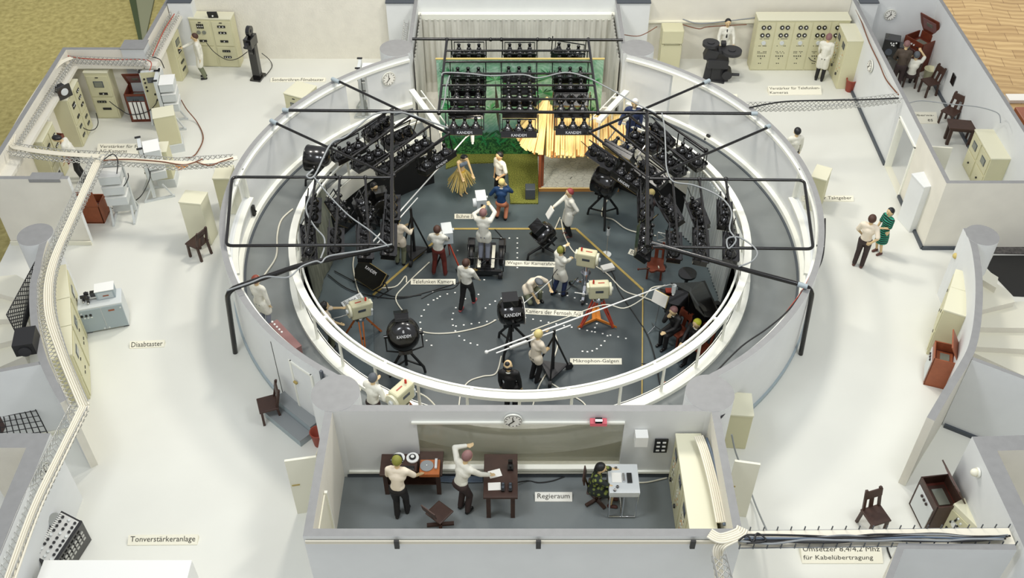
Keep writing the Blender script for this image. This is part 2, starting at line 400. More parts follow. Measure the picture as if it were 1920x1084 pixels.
# octagonal dark board with gold edging
bp = [G(*p, ZS) for p in ((842,431),(1080,431),(1205,545),(1203,800),(705,800),(700,555))]
mb = MB(); mb.prism([(p.x,p.y) for p in bp], ZS, ZS+.03, 'stage_board')
for i in (5, 0, 1, 2): 
    a, b_ = bp[i], bp[(i+1) % 6]
    mb.bar((a.x,a.y,ZS+.035), (b_.x,b_.y,ZS+.035), .07 if i != 2 else .035, .02, 'gold_tape')
for i in range(24):   # rows of white floor marks
    pass
struct(tag(mb.build('floor_board'), 'dark board with gold edging in the studio floor', 'floor'))
dots = []
for k, x in enumerate((970,)):
    for i in range(7): dots.append((970, 447+i*9.2))
def darc(cx0, cy0, rx, ry, a0, a1, n):
    return [(cx0+rx*math.cos(math.radians(a0+(a1-a0)*i/(n-1))), cy0+ry*math.sin(math.radians(a0+(a1-a0)*i/(n-1)))) for i in range(n)]
dots += darc(860,607,72,58,-60,-225,15)[2:]+darc(905,600,57,48,100,262,13)+darc(1010,600,110,52,205,385,22)+[(855+i*14.5, 612-i*2.2) for i in range(8)]+[(985+i*14.5, 596+i*3.0) for i in range(14)]+darc(1100,600,45,60,100,30,7)+[(858,470),(940,447),(955,447),(868,508),(880,500),(895,497),(872,527),(885,520),(908,525),(820,560),(812,548)]
mb = MB()
for p in dots:
    q = G(p[0], p[1], ZS+.03); mb.box(q.x, q.y, ZS+.036, .045, .04, .008, 'white_paint')
struct(tag(mb.build('floor_marks'), 'white square floor marks in rows on the studio floor', 'floor marks'))

# gallery ring
def ring_band(mb, r0, r1, z0, z1, a0, a1, m, n=96, mtop=None, mi=None, mo=None):
    A = [ (CX+r0*math.cos(math.radians(a0+(a1-a0)*i/n)), CY+r0*math.sin(math.radians(a0+(a1-a0)*i/n))) for i in range(n+1)]
    B = [ (CX+r1*math.cos(math.radians(a0+(a1-a0)*i/n)), CY+r1*math.sin(math.radians(a0+(a1-a0)*i/n))) for i in range(n+1)]
    z = lambda P, h: [(p[0],p[1],h) for p in P]
    mb.strip(z(B,z1), z(A,z1), mtop or m); mb.strip(z(A,z0), z(B,z0), m); mb.strip(z(A,z1), z(A,z0), mi or m); mb.strip(z(B,z0), z(B,z1), mo or m)
    mb.add([z(A,z0)[0], z(B,z0)[0], z(B,z1)[0], z(A,z1)[0]], [(0,1,2,3)], m); mb.add([z(A,z0)[-1], z(B,z0)[-1], z(B,z1)[-1], z(A,z1)[-1]], [(3,2,1,0)], m)
    return mb
def wpt(a, cx, cy, r, z): return (cx+r*math.cos(math.radians(a)), cy+r*math.sin(math.radians(a)), z)
mb = MB()
for a0, a1, ro in ((117,241,R_OUT-.08),(241,299,6.95),(299,423,R_OUT-.08)):
    n = int(a1-a0)//2; A = [wpt(a0+(a1-a0)*i/n, RX, RY, 5.75, ZG) for i in range(n+1)]; B = [wpt(a0+(a1-a0)*i/n, CX, CY, ro, ZG) for i in range(n+1)]
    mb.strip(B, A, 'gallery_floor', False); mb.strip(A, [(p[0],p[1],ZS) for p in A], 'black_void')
    for E0, E1 in ((A[0],B[0]),(A[-1],B[-1])): mb.add([E0,E1,(E1[0],E1[1],ZS),(E0[0],E0[1],ZS)], [(0,1,2,3)], 'light_grey')
struct(tag(mb.build('floor_gallery'), 'grey ring walkway around the sunken studio', 'floor'))
_cx, _cy = CX, CY; CX, CY = RX, RY
mb = MB(); ring_band(mb, 5.70, 5.97, ZG+.004, .52, 119, 421, 'rail_white'); ring_band(mb, 5.68, 5.72, -.02, .52, 119, 421, 'rail_white')
struct(tag(mb.build('trim_parapet'), 'white kerb along the inner edge of the ring walkway', 'kerb'))
CX, CY = _cx, _cy
mb = MB(); ring_band(mb, R_OUT-.2, R_OUT-.07, ZG, ZG+.16, 117, 241, 'rail_white'); ring_band(mb, R_OUT-.2, R_OUT-.07, ZG, ZG+.16, 299, 423, 'rail_white')
ring_band(mb, R_OUT-.26, R_OUT-.2, ZG, ZG+.03, 117, 241, 'dark_grey'); ring_band(mb, R_OUT-.26, R_OUT-.2, ZG, ZG+.03, 299, 423, 'dark_grey')
struct(tag(mb.build('baseboard_gallery'), 'white skirting along the outer wall of the ring walkway', 'baseboard'))

def ang(px, py, z): p = G(px, py, z); return math.degrees(math.atan2(p.y-CY, p.x-CX)) % 360
# round outer wall in pieces (door openings at the back, windows at the sides)
dl0, dl1 = ang(655,240,ZG), ang(697,226,ZG); dr0, dr1 = ang(1245,226,ZG), ang(1288,243,ZG)
wl0, wl1 = 172, 196; wr0, wr1 = -16, 8
def rw(mb, a0, a1, z0, z1, top='white_wall'):
    ring_band(mb, R_OUT-.07, R_OUT+.07, z0, z1, a0, a1, 'white_wall', n=max(3, int(abs(a1-a0)/2)), mtop=top)
mb = MB()
a = sorted([dl0, dl1])
rw(mb, 117, a[0], 0, WT-.12); rw(mb, a[1], wl0, 0, WT-.12); rw(mb, wl0, wl1, 0, 1.15); rw(mb, wl1, 240, 0, WT-.12)
rw(mb, a[0], a[1], 0, ZG); rw(mb, a[0], a[1], WT-.24, WT-.12); rw(mb, 117, 240, WT-.12, WT, 'wall_top')
ring_band(mb, R_OUT-.13, R_OUT-.07, WT-.2, WT-.12, 117, 240, 'rail_white')
struct(tag(mb.build('wall_studio_left'), 'curved white outer wall of the round studio, left half', 'wall'))
mb = MB(); b2 = sorted([dr0, dr1])
rw(mb, -61, wr0, 0, WT-.12); rw(mb, wr0, wr1, 0, 1.15); rw(mb, wr1, b2[0], 0, WT-.12); rw(mb, b2[0], b2[1], 0, ZG); rw(mb, b2[0], b2[1], WT-.24, WT-.12); rw(mb, b2[1], 64, 0, WT-.12)
rw(mb, -61, 64, WT-.12, WT, 'wall_top'); ring_band(mb, R_OUT-.13, R_OUT-.07, WT-.2, WT-.12, -61, 64, 'rail_white')
struct(tag(mb.build('wall_studio_right'), 'curved white outer wall of the round studio, right half', 'wall'))
for k, (a0, a1) in enumerate(((wl0, wl1), (wr0, wr1))):
    mb = MB(); ring_band(mb, R_OUT-.01, R_OUT+.01, 1.15, WT-.12, a0, a1, 'glass', n=12)
    ring_band(mb, R_OUT-.2, R_OUT-.06, 1.09, 1.16, a0, a1, 'rail_white', n=12)
    for a_ in (a0, a1): ring_band(mb, R_OUT-.09, R_OUT+.09, 1.15, WT-.12, a_-.3, a_+.3, 'rail_white', n=1)
    struct(tag(mb.build('window_%d' % (k+1)), 'glazed window with white sill in the %s side of the curved wall' % ('left','right')[k], 'window'))

# rails
CX, CY = RX, RY; R_RAIL = 5.85
def rpt(a, r, z): return (CX+r*math.cos(math.radians(a)), CY+r*math.sin(math.radians(a)), z)
t = thing('guard_rail', 'white ring-shaped guard rail on posts around the sunken studio', 'railing', (CX, CY, ZG))
def loc(mb): mb.M = Matrix.Translation((-CX, -CY, -ZG)); return mb
mb = loc(MB()); ring_band(mb, R_RAIL-.17, R_RAIL+.01, 1.3, 1.4, 121, 419, 'rail_white')
mb.build('top_rail', t)
mb = loc(MB()); ring_band(mb, R_RAIL-.3, R_RAIL-.25, 1.28, 1.34, 121, 419, 'rail_white'); mb.build('curtain_track', t)
for i in range(27):
    a_ = 124+i*11.2
    mb = loc(MB()); p = rpt(a_, R_RAIL-.03, .5); mb.cyl(p, (p[0],p[1],1.31), .035, .035, 'rail_white', 8); mb.build('post', t)
for i in range(14):
    a_ = 130+i*21.5
    mb = loc(MB()); mb.bar(rpt(a_, R_RAIL-.16, 1.33), rpt(a_, R_RAIL-.28, 1.31), .07, .05, 'rail_white'); mb.build('bracket', t)
for side, (p0, p1) in enumerate((((772,170),(828,246)), ((1175,172),(1122,228)))):
    a_, b_ = G(*p0, 1.33), G(*p1, 1.33)
    t = thing('straight_rail', 'straight white rail beside the %s corner of the stage opening' % ('left','right')[side], 'railing', (a_.x, a_.y, ZG))
    T = Matrix.Translation((-a_.x, -a_.y, -ZG))
    mb = MB(); mb.M = T; mb.bar(a_, b_, .17, .1, 'rail_white'); mb.build('top_rail', t)
    mb = MB(); mb.M = T; o_ = Vector((.28,0,0))*(1 if side == 0 else -1); mb.bar(a_+o_, b_+o_, .03, .03, 'rail_white')
    for k in (.2,.55,.9): q = a_.lerp(b_, k); mb.bar(q, q+o_, .05, .04, 'rail_white')
    mb.build('curtain_track', t)
    for k in (.04, .5, .96):
        q = a_.lerp(b_, k); mb = MB(); mb.M = T; mb.cyl((q.x,q.y,ZG), (q.x,q.y,1.3), .035, .035, 'rail_white', 8); mb.build('post', t)

# curtains inside the ring
def ring_curtain(name, label, a0, a1, m, amp, r, z1=1.25, n=120, slope=0.0, waves=22):
    mb = MB(); A=[]; B=[]; A2=[]; B2=[]
    for i in range(n+1):
        u = i/n; a_ = a0+(a1-a0)*u; rr = r+amp*math.sin(u*2*PI*waves)+.02*math.sin(u*17)
        zb = ZS+.03+slope*(math.sin(u*9)*.05)
        A.append(rpt(a_, rr, z1)); B.append(rpt(a_, rr*(1-.02), zb)); A2.append(rpt(a_, rr+.02, z1)); B2.append(rpt(a_, rr*(1-.02)+.02, zb))
    mb.strip(A, B, m); mb.strip(B2, A2, m); mb.strip(A2, A, m); mb.strip(B, B2, m)
    return tag(mb.build(name), label, 'curtain')
ring_curtain('curtain', 'flat grey-green curtain hanging from the ring rail on the left', 161, 186, 'grey_curtain', .008, R_RAIL-.27, waves=9)
ring_curtain('curtain', 'white pleated curtain hanging from the ring rail on the right', -4, 30, 'white_curtain', .035, R_RAIL-.3, waves=26)
CX, CY = _cx, _cy

# columns
for k, (x, y) in enumerate(((-3.52,27.4),(3.82,27.4),(-3.62,13.62),(4.06,13.62))):
    mb = MB(); mb.cyl((x,y,0),(x,y,WT+.005), .5, .5, 'white_wall', 40, mcap='wall_top'); struct(tag(mb.build('trim_column'), 'round white column with grey top, %s corner of the studio' % ('back left','back right','front left','front right')[k], 'column'))

# stage box walls
mb = MB()
wall_mb(mb, [(XL-.06, 27.1),(XL-.06, 33)], ZS, WT, .12, 'white_wall', 'wall_top'); struct(tag(mb.build('wall_stage_left'), 'left side wall of the stage recess', 'wall'))
mb = MB(); wall_mb(mb, [(XR+.06, 27.1),(XR+.06, 33)], ZS, WT, .12, 'white_wall', 'wall_top'); struct(tag(mb.build('wall_stage_right'), 'right side wall of the stage recess', 'wall'))
mb = MB(); wall_mb(mb, [(XL, YB+.06),(XR, YB+.06)], ZS, WT+.05, .14, 'white_wall', 'wood_brown'); struct(tag(mb.build('wall_stage_back'), 'back wall of the stage recess', 'wall'))
mb = MB(); mb.box((XL+XR)/2, YB-.12, 1.72, XR-XL, .2, .2, 'rail_white'); tag(mb.build('cyclorama_beam'), 'white horizontal beam across the back wall of the stage', 'beam')
mb = MB(); N = 220; A=[]; B=[]; Cc=[]; D=[]; E_=[]
for i in range(N+1):
    x = XL+.03+(XR-XL-.06)*i/N; wv_ = .035*math.sin(i/N*2*PI*34)
    A.append((x, YB-.22+wv_, 1.66)); B.append((x, YB-.2+wv_, ZS+.45)); Cc.append((x, YB-.28+wv_*.5, ZS+.12)); D.append((x, YB-.55, ZS+.03+wv_*.2)); E_.append((x, 26.66, ZS+.03+wv_*.2))
for p, q in ((A,B),(B,Cc),(Cc,D),(D,E_)): mb.strip(q, p, 'cyclorama_cloth')
tag(mb.build('cyclorama'), 'corrugated off-white cyclorama cloth hung from the beam and laid over the stage floor', 'backdrop')
for s, x, d in ((0, XL+.1, 1), (1, XR-.1, -1)):
    mb = MB(); A=[]; B=[]
    for i in range(80):
        y = 27.15+(YB-27.4)*i/79; wv_ = .03*math.sin(i/79*2*PI*14)*d
        A.append((x+wv_, y, 1.9)); B.append((x+wv_, y, ZS+.03))
    mb.strip(A, B, 'cyclorama_cloth'); tag(mb.build('side_curtain'), 'pleated off-white curtain along the %s wall of the stage' % ('left','right')[s], 'curtain')

# outer rooms
mb = MB(); wall_mb(mb, [(XW, 14.0+7.2),(XW, 27.37),(-11.3, 27.37),(-11.15, 33)], 0, WT, .14, 'white_wall', 'wall_top', 'warm_wall'); struct(tag(mb.build('wall_left'), 'stepped white outer wall with grey top, left side', 'wall'))
mb = MB(); mb.prism([(XW+.07,21.4),(XW+.07,27.3),(-11.2,27.3),(-11.2,26.95),(XW+.4,26.95),(XW+.4,21.4)], 1.75, 1.85, 'warm_wall'); mb.prism([(-11.15,26.95),(-11.08,30.3),(-10.75,30.3),(-10.8,26.95)], 1.75, 1.85, 'warm_wall')
struct(tag(mb.build('trim_ledge'), 'cream ledge under the cable tray along the left wall', 'ledge'))
mb = MB(); mb.box(-11.5, 27.5, 1.15, .7, .5, 2.2, 'light_grey'); mb.box(-11.5, 27.5, 2.26, .74, .55, .02, 'wall_top'); struct(tag(mb.build('trim_corner_pillar'), 'square grey capped pillar at the step of the left wall', 'pillar'))
mb = MB(); mb.box(-10.75, 30.3, 1.15, .75, .5, 2.3, 'white_wall'); mb.box(-10.75, 30.3, 2.31, .79, .54, .02, 'dark_grey'); struct(tag(mb.build('trim_back_pillar'), 'square pillar with dark cap in the back left corner', 'pillar'))
mb = MB(); wall_mb(mb, [(-10.4, YB+.2),(XL-.1, YB+.2)], 0, WT+.1, .2, 'plaster', 'wood_brown', 'plaster')
struct(tag(mb.build('wall_back_left'), 'rough cream plaster wall behind the film scanners', 'wall'))
mb = MB(); wall_mb(mb, [(XR+.1, YB+.2),(11.1, YB+.2)], 0, WT+.1, .2, 'plaster', 'wood_brown', 'warm_wall'); mb.box(7.2, YB+.06, 1.42, 7.2, .14, .05, 'cream')
mb.bar((8.55,YB+.07,0),(8.55,YB+.07,1.4), .1, .03, 'white_wall')
struct(tag(mb.build('wall_back_right'), 'cream plaster wall with a ledge behind the amplifier racks', 'wall'))
for k, (x0, x1) in enumerate(((-4.1, -3.2), (3.42, 4.5), (11.3, 11.9))):
    mb = MB(); mb.box((x0+x1)/2, YB+.02, 1.1, x1-x0, .35, 2.2, 'white_wall', taper=1); mb.box((x0+x1)/2, YB+.0, 2.215, x1-x0+.03, .4, .03, 'dark_grey')
    struct(tag(mb.build('trim_pier'), 'white pier with dark cap on the back wall, %s' % ('left of the stage','right of the stage','in the far right room')[k], 'pillar'))
# far right room
DY0, DY1 = G(1682,372,0).y, G(1727,250,1.6).y
mb = MB(); xr = 11.17
wall_mb(mb, [(xr, 33),(xr, 24.35)], 0, WT, .12); wall_mb(mb, [(xr, 24.35),(xr, 22.95)], 1.72, WT, .12); wall_mb(mb, [(xr, 22.95),(xr, 20.72),(22, 20.72)], 0, WT, .12, 'white_wall', 'wall_top', 'warm_wall')
struct(tag(mb.build('wall_right_room'), 'long white wall with grey top and a doorway, front and left of the far right room', 'wall'))
mb = MB(); wall_mb(mb, [(13.98, 33),(13.98, 20.7)], 0, WT, .12); struct(tag(mb.build('wall_right'), 'white outer wall with grey top beside the parquet', 'wall'))
mb = MB(); wall_mb(mb, [(11.2, YB+.15),(13.95, YB+.15)], 0, WT, .15); struct(tag(mb.build('wall_far_right_back'), 'back wall of the far right room', 'wall'))
mb = MB()
for a_, b_ in (((xr-.1,28.6),(xr-.1,24.4)), ((xr-.1,22.9),(xr-.1,20.62)), ((xr-.1,20.62),(13.0,20.62)), ((13.88,29.2),(13.88,22.5))): mb.bar((a_[0],a_[1],.04),(b_[0],b_[1],.04), .07, .08, 'dark_grey')
struct(tag(mb.build('baseboard_right'), 'dark grey skirting along the walls of the far right room', 'baseboard'))
mb = MB()
for y in (24.37, 22.93): mb.box(xr, y, .86, .2, .06, 1.72, 'rail_white')
mb.box(xr, 23.65, 1.72, .2, 1.5, .06, 'rail_white'); mb.box(xr, 23.65, .005, .2, 1.4, .01, 'cream')
struct(tag(mb.build('door_1'), 'white door frame in the long wall of the far right room', 'door'))
t_ = tag(MB().box(0,0,.86,.05,.75,1.7,'cream').build('door_leaf', loc=(11.75, 22.95, 0), rot=(0,0,1.45)), 'cream door leaf standing open inside the far right room', 'door')

# control room (front)
mb = MB(); wy = 13.22; x0, x1 = -3.7, 4.1
wx0, wx1 = -1.95, 2.3
wall_mb(mb, [(x0, wy),(wx0, wy)], 0, WT, .16); wall_mb(mb, [(wx1, wy),(x1, wy)], 0, WT, .16); wall_mb(mb, [(wx0, wy),(wx1, wy)], 0, .34, .16, top='rail_white'); wall_mb(mb, [(wx0, wy),(wx1, wy)], 1.78, WT, .16)
struct(tag(mb.build('wall_control_back'), 'control room wall with the long window to the studio', 'wall'))
mb = MB(); wall_mb(mb, [(x0, wy+.08),(x0, 10.3),(x1, 10.3),(x1, wy+.08)], 0, WT, .16, 'warm_wall', 'wall_top', 'white_wall')
struct(tag(mb.build('wall_control_front'), 'front and side walls of the control room with grey top', 'wall'))
mb = MB(); mb.box((wx0+wx1)/2, wy, 1.06, wx1-wx0, .02, 1.44, 'glass_tint'); mb.box((wx0+wx1)/2, wy-.12, .36, wx1-wx0+.1, .1, .06, 'rail_white'); mb.box((wx0+wx1)/2-.05, wy-.1, 1.86, wx1-wx0+.1, .06, .05, 'rail_white'); mb.box(.2, wy-.1, .2, 7.4, .06, .06, 'rail_white')
struct(tag(mb.build('window_3'), 'long observation window between control room and studio', 'window'))
mb = MB(); mb.box((x0+x1)/2, (wy+10.3)/2, .01, x1-x0-.1, wy-10.3-.1, .02, 'room_floor'); struct(tag(mb.build('floor_control'), 'grey floor of the control room', 'floor'))
mb = MB()
mb.box(.2, wy-.1, .05, 7.5, .03, .1, 'dark_grey'); struct(tag(mb.build('baseboard_control'), 'dark skirting along the back wall of the control room', 'baseboard'))

# left side walls
mb = MB(); a_ = G(-30,333,WT); b_ = G(128,333,WT); wall_mb(mb, [(a_.x,a_.y),(b_.x,b_.y)], 0, WT, .13, 'white_wall','wall_top','warm_wall')
mb.box(b_.x-.6, b_.y+.06, WT-.04, .8, .3, .1, 'wall_top'); struct(tag(mb.build('wall_left_partition'), 'white partition wall with grey top left of the slide scanner', 'wall'))
mb = MB(); mb.bar((a_.x,a_.y-.1,.06),(b_.x+.02,b_.y-.1,.06), .05, .12, 'cream'); struct(tag(mb.build('baseboard_left'), 'cream skirting of the left partition wall', 'baseboard'))
def curved(px, z, n=8):
    P = [G(x, y, z) for x, y in px]; out = []
    for i in range(len(P)-1):
        p0 = P[max(i-1,0)]; p1 = P[i]; p2 = P[i+1]; p3 = P[min(i+2,len(P)-1)]
        for k in range(n):
            t = k/n; out.append(.5*((2*p1)+(-p0+p2)*t+(2*p0-5*p1+4*p2-p3)*t*t+(-p0+3*p1-3*p2+p3)*t**3))
    out.append(P[-1]); return out
c = curved([(93,428),(80,458),(70,500),(62,542),(65,610),(80,672),(104,725),(120,752)], WT); mb = MB(); wall_mb(mb, [(p.x,p.y) for p in c], 0, WT, .16, 'warm_wall','wall_top','white_wall')
struct(tag(mb.build('wall_left_curved'), 'curved white wall with grey top beside the left staircase', 'wall'))
p = G(66,440,WT); mb = MB(); mb.cyl((p.x,p.y,0),(p.x,p.y,WT+.004), .42, .42, 'white_wall', 36, mcap='wall_top'); struct(tag(mb.build('trim_column_left'), 'white column with grey top at the end of the curved left wall', 'column'))
c = curved([(1812,428),(1825,455),(1833,496),(1836,542),(1833,600),(1823,650),(1806,685),(1778,730),(1745,786)], WT); mb = MB()
wall_mb(mb, [(p.x,p.y) for p in c], 0, WT, .16, 'warm_wall','wall_top','white_wall')
struct(tag(mb.build('wall_right_curved'), 'curved white wall with grey top beside the right staircase', 'wall'))
for nm, lb, a0, b0, zt in (('wall_stair_right','low white wall with grey top below the right staircase',(1823,672),(1990,734),WT-.02),('wall_stair_left','white wall with grey top below the left staircase',(-40,702),(80,680),WT-.02)):
    a_, b_ = G(*a0, zt), G(*b0, zt); mb = MB(); wall_mb(mb, [(a_.x,a_.y),(b_.x,b_.y)], 0, zt, .1, 'white_wall','wall_top','white_wall')
    mb.bar((a_.x,a_.y-.09,.05),(b_.x,b_.y-.09,.05),.06,.1,'dark_grey' if a0[0] > 900 else 'cream'); struct(tag(mb.build(nm), lb, 'wall'))
p = G(1842,441,WT); mb = MB(); mb.cyl((p.x,p.y,0),(p.x,p.y,WT+.004), .39, .39, 'white_wall', 36, mcap='wall_top'); struct(tag(mb.build('trim_column_right'), 'white column with grey top at the end of the curved right wall', 'column'))
# small rooms at the bottom corners
a_, b_, c_, = G(-40,826,WT), G(72,826,WT), G(-60,1000,WT)
mb = MB(); wall_mb(mb, [(a_.x,a_.y),(b_.x,b_.y),(G(-36,1084,WT).x, G(-36,1084,WT).y),(G(-70,1160,WT).x, G(-70,1160,WT).y)], 0, WT, .36, 'white_wall','wall_top','warm_wall'); struct(tag(mb.build('wall_bottom_left'), 'thick grey topped wall of the small room in the bottom left corner', 'wall'))
a_, b_, c_, d_ = G(1990,828,WT), G(1846,832,WT), G(1932,1012,WT), G(1995,1150,WT)
mb = MB(); wall_mb(mb, [(a_.x,a_.y),(b_.x,b_.y),(c_.x,c_.y),(d_.x,d_.y)], 0, WT, .36, 'warm_wall','wall_top','white_wall'); struct(tag(mb.build('wall_bottom_right'), 'thick grey topped wall of the room in the bottom right corner', 'wall'))
a_, b_, c_ = G(1650,1130,WT), G(1690,1024,WT), G(1905,1026,WT)
mb = MB(); wall_mb(mb, [(a_.x,a_.y),(b_.x,b_.y),(c_.x,c_.y)], 0, WT, .12, 'warm_wall','wall_top','white_wall')
struct(tag(mb.build('wall_front_right'), 'low white wall with grey top right of the cable bridge', 'wall'))
# ================================================================ LIGHTING GRID
ZP = 2.3
pm = 'pipe_black'
def pipe(mb, a, b, r=.05, z=ZP, m=pm):
    r *= .82; A, B = G(*a, z), G(*b, z); mb.cyl(A, B, r, r, m, 10); return A, B
rig = thing('lighting_rig', 'black tubular steel lighting rig resting on the studio walls above the stage floor', 'lighting rig', (0,0,0))
def part(name, fn, parent=rig, **k):
    mb = MB(); fn(mb); return mb.build(name, parent, **k)
# main cross pipes
for a, b in (((773,73),(1168,75)), ((540,207),(1410,213))): part('cross_pipe', lambda mb: pipe(mb, a, b, .055))
for a, b in (((530,206),(542,207)), ((1408,213),(1420,213)), ((623,148),(636,154)), ((508,226),(519,232)), ((1319,156),(1330,151)), ((1436,239),(1443,236)), ((1496,533),(1514,538))):
    part('end_sleeve', lambda mb: pipe(mb, a, b, .075, ZP, 'grey_door'))
for i, (y, xa, xb) in enumerate(((95,836,1106),(116,833,1109),(138,831,1112),(160,829,1116),(186,825,1120))): part('cross_pipe', lambda mb: pipe(mb, (xa,y), (xb,y), .04))
for a, b in (((838,74),(822,212)), ((1103,74),(1122,212))): part('side_pipe', lambda mb: pipe(mb, a, b, .05))
# fan frames
for a, b in (((634,152),(841,250)), ((517,231),(734,331)), ((1322,155),(1106,248)), ((1438,240),(1216,335))): part('diagonal_pipe', lambda mb: pipe(mb, a, b, .045))
for a, b in (((737,203),(627,272)), ((769,218),(659,295)), ((806,236),(700,313)), ((841,251),(738,325)), ((1213,205),(1324,282)), ((1181,217),(1284,302)), ((1144,235),(1250,320)), ((1107,249),(1214,333))): part('rack_pipe', lambda mb: pipe(mb, a, b, .04))
# long side pipes running forward and the bent legs
def bent(mb, pts, r=.055, rad=.22, m=pm):
    P = [Vector(p) for p in pts]; out = [P[0]]
    for i in range(1, len(P)-1):
        d1 = (P[i-1]-P[i]).normalized(); d2 = (P[i+1]-P[i]).normalized()
        a, b = P[i]+d1*rad, P[i]+d2*rad
        for k in range(6): t = k/5; out.append(a*(1-t)**2+P[i]*2*t*(1-t)+b*t*t)
    out.append(P[-1]); mb.tube(out, r*.88, m, 10)
A0 = G(423,545,ZP-.08); A1 = G(1525,540,ZP-.08)
part('bent_leg', lambda mb: bent(mb, [(-6.72,16.8,0), (A0.x+.02,A0.y,ZP-.08), G(560,498,ZP), G(731,462,ZP)], .07, .28))
part('bent_leg', lambda mb: bent(mb, [(7.0,16.75,0), (A1.x,A1.y,ZP-.08), G(1390,504,ZP), G(1222,456,ZP)], .065, .28))
part('long_pipe', lambda mb: bent(mb, [G(735,208,ZP), G(735,463,ZP)], .06)); part('long_pipe', lambda mb: bent(mb, [G(1213,208,ZP), G(1214,462,ZP)], .06))
part('side_frame', lambda mb: bent(mb, [G(734,333,ZP), G(435,332,ZP), G(424,461,ZP), G(726,459,ZP)], .045, .16))
part('side_frame', lambda mb: bent(mb, [G(1215,335,ZP), G(1508,338,ZP), G(1525,467,ZP), G(1224,463,ZP)], .045, .16))
sp = []
for x0, x1 in ((592,574),(637,628),(685,692)): sp.append(((x0,333),(x1,461)))
for x0, x1 in ((1261,1272),(1311,1329),(1361,1378)): sp.append(((x0,336),(x1,464)))
for a, b in sp: part('rack_pipe', lambda mb: pipe(mb, a, b, .04))
for x, y in ((838,74),(1103,74),(823,212),(1121,212),(841,250),(1106,248),(735,208),(1213,208),(592,333),(637,333),(685,333),(1261,336),(1311,336),(1361,336),(940,74),(920,74),(1008,74),(1030,74),(628,272),(738,329),(1324,282),(1216,334)):
    part('pipe_joint', lambda mb: mb.sphere(G(x,y,ZP), .065, pm, 10))

# ---- lamp banks (three floodlight heads in a tray, hung on a yoke)
def bank_tray(L, W):
    mb = MB(); h = .15
    mb.box(0,0,-h/2, L, W*.86, h, 'black'); mb.box(0,0,-.005, L+.04, W, .03, 'black'); mb.box(0,0,-h-.006, L*.98, W*.8, .012, 'gold_tape')
    mb.bar((-L/2,W/2,.02),(L/2,W/2,.02), .02, .03, 'black'); mb.bar((-L/2,-W/2,.02),(L/2,-W/2,.02), .02, .03, 'black')
    return mb
def bank_head(x):
    mb = MB(); r = .145
    mb.lathe([(r,0),(r,.03),(r*.98,.05),(r*.8,.09),(r*.55,.13),(r*.42,.15),(r*.5,.16),(r*.42,.18),(.045,.19),(.045,.26),(.058,.26),(.052,.3),(.02,.315)], (x,0,.0), 'black', 18)
    return mb
def bank_yoke(L, W, H):
    mb = MB()
    for s in (-1,1): mb.bar((s*(L/2+.03),0,-.05),(s*(L/2+.03),0,H), .018, .03, 'black')
    for s in (-1,1): mb.bar((s*(L/2-.04),W*.42,0),(s*(L/2-.04),W*.42,.3), .02, .02, 'black')
    mb.bar((-L/2+.03,W*.42,.3),(L/2-.03,W*.42,.3), .03, .03, 'black')
    return mb
bank_proto = {}
def bank(A, B, label, group, z=1.78, W=.40, side=1, tilt=0.0, text=False, yoke=.48, roll=0.0):
    a, b = G(*A, z), G(*B, z)
    d = b-a; L = max(.8, min(1.25, d.length)); c = (a+b)/2; rz = math.atan2(d.y, d.x)
    if side < 0: rz += PI
    key = round(L*5)/5
    key = max(.9, key)
    if key not in bank_proto:
        o = thing('lamp_bank', label, 'lamp bank', c, rz, group)
        bank_tray(key, W).build('tray', o)
        for k in (-1,0,1): bank_head(k*key*.31).build('lamp_head', o)
        bank_yoke(key, W, .47).build('yoke', o); bank_proto[key] = o
    else:
        src = bank_proto[key]
        o = src.copy(); COL.objects.link(o)
        for ch in src.children:
            if ch.name.startswith('lettering'): continue
            q = ch.copy(); COL.objects.link(q); q.parent = o
        o['label'] = label; o['group'] = group
    o.location = c; o.rotation_mode = 'XYZ'; o.rotation_euler = (tilt, roll, rz)
    if text:
        mb = MB(); text_mb(mb, 'KANDEM', 'white_ink', width=.42, height=.075, M=Matrix.Translation((0,-W*.43-.002,-.08)) @ Matrix.Rotation(PI/2,4,'X'))
        q = mb.build('lettering', o); q['label'] = 'white KANDEM lettering'
    return o
cn = ('left','middle','right'); rn = ('first (rearmost)','second','third','fourth','fifth','sixth','seventh (frontmost)')
rowsy = (100,122,144,167,187,209,241)
edges = (((851,908),(946,1003),(1037,1093)), ((849,909),(945,1003),(1038,1097)), ((848,908),(944,1002),(1039,1098)), ((847,908),(944,1002),(1039,1100)), ((846,907),(944,1004),(1040,1101)), ((845,905),(943,1006),(1041,1104)), ((841,902),(942,1004),(1043,1106)))
random.seed(3)
for r in range(7):
    for c in range(3):
        xa, xb = edges[r][c]; y = rowsy[r]+(5 if (r == 6 and c == 1) else 0)
        tl = .25+random.uniform(-.15,.2); ya = yb = y
        if r == 0 and c == 2: ya, yb = y-4, y+5
        if r == 6: tl = .42
        if r == 4 and c == 2: tl = -.5
        bank((xa,ya),(xb,yb), 'black lamp bank in the %s column over the stage, %s row' % (cn[c], rn[r]), 'lamp banks over the stage', z=1.8, tilt=-tl, text=(r == 6), side=1)
side_l = [((588,370),(586,418)),((622,373),(650,417)),((674,373),(696,420)),((736,368),(735,410)),((576,427),(580,482)),((630,426),(629,480)),((682,427),(685,482)),((729,416),(728,482))]
side_r = [((1209,364),(1210,412)),((1243,371),(1271,420)),((1299,376),(1318,425)),((1358,376),(1359,425)),((1212,419),(1205,487)),((1263,433),(1264,487)),((1313,432),(1314,488)),((1370,437),(1370,488))]
o4 = ('outermost','second from outside','third from outside','innermost')
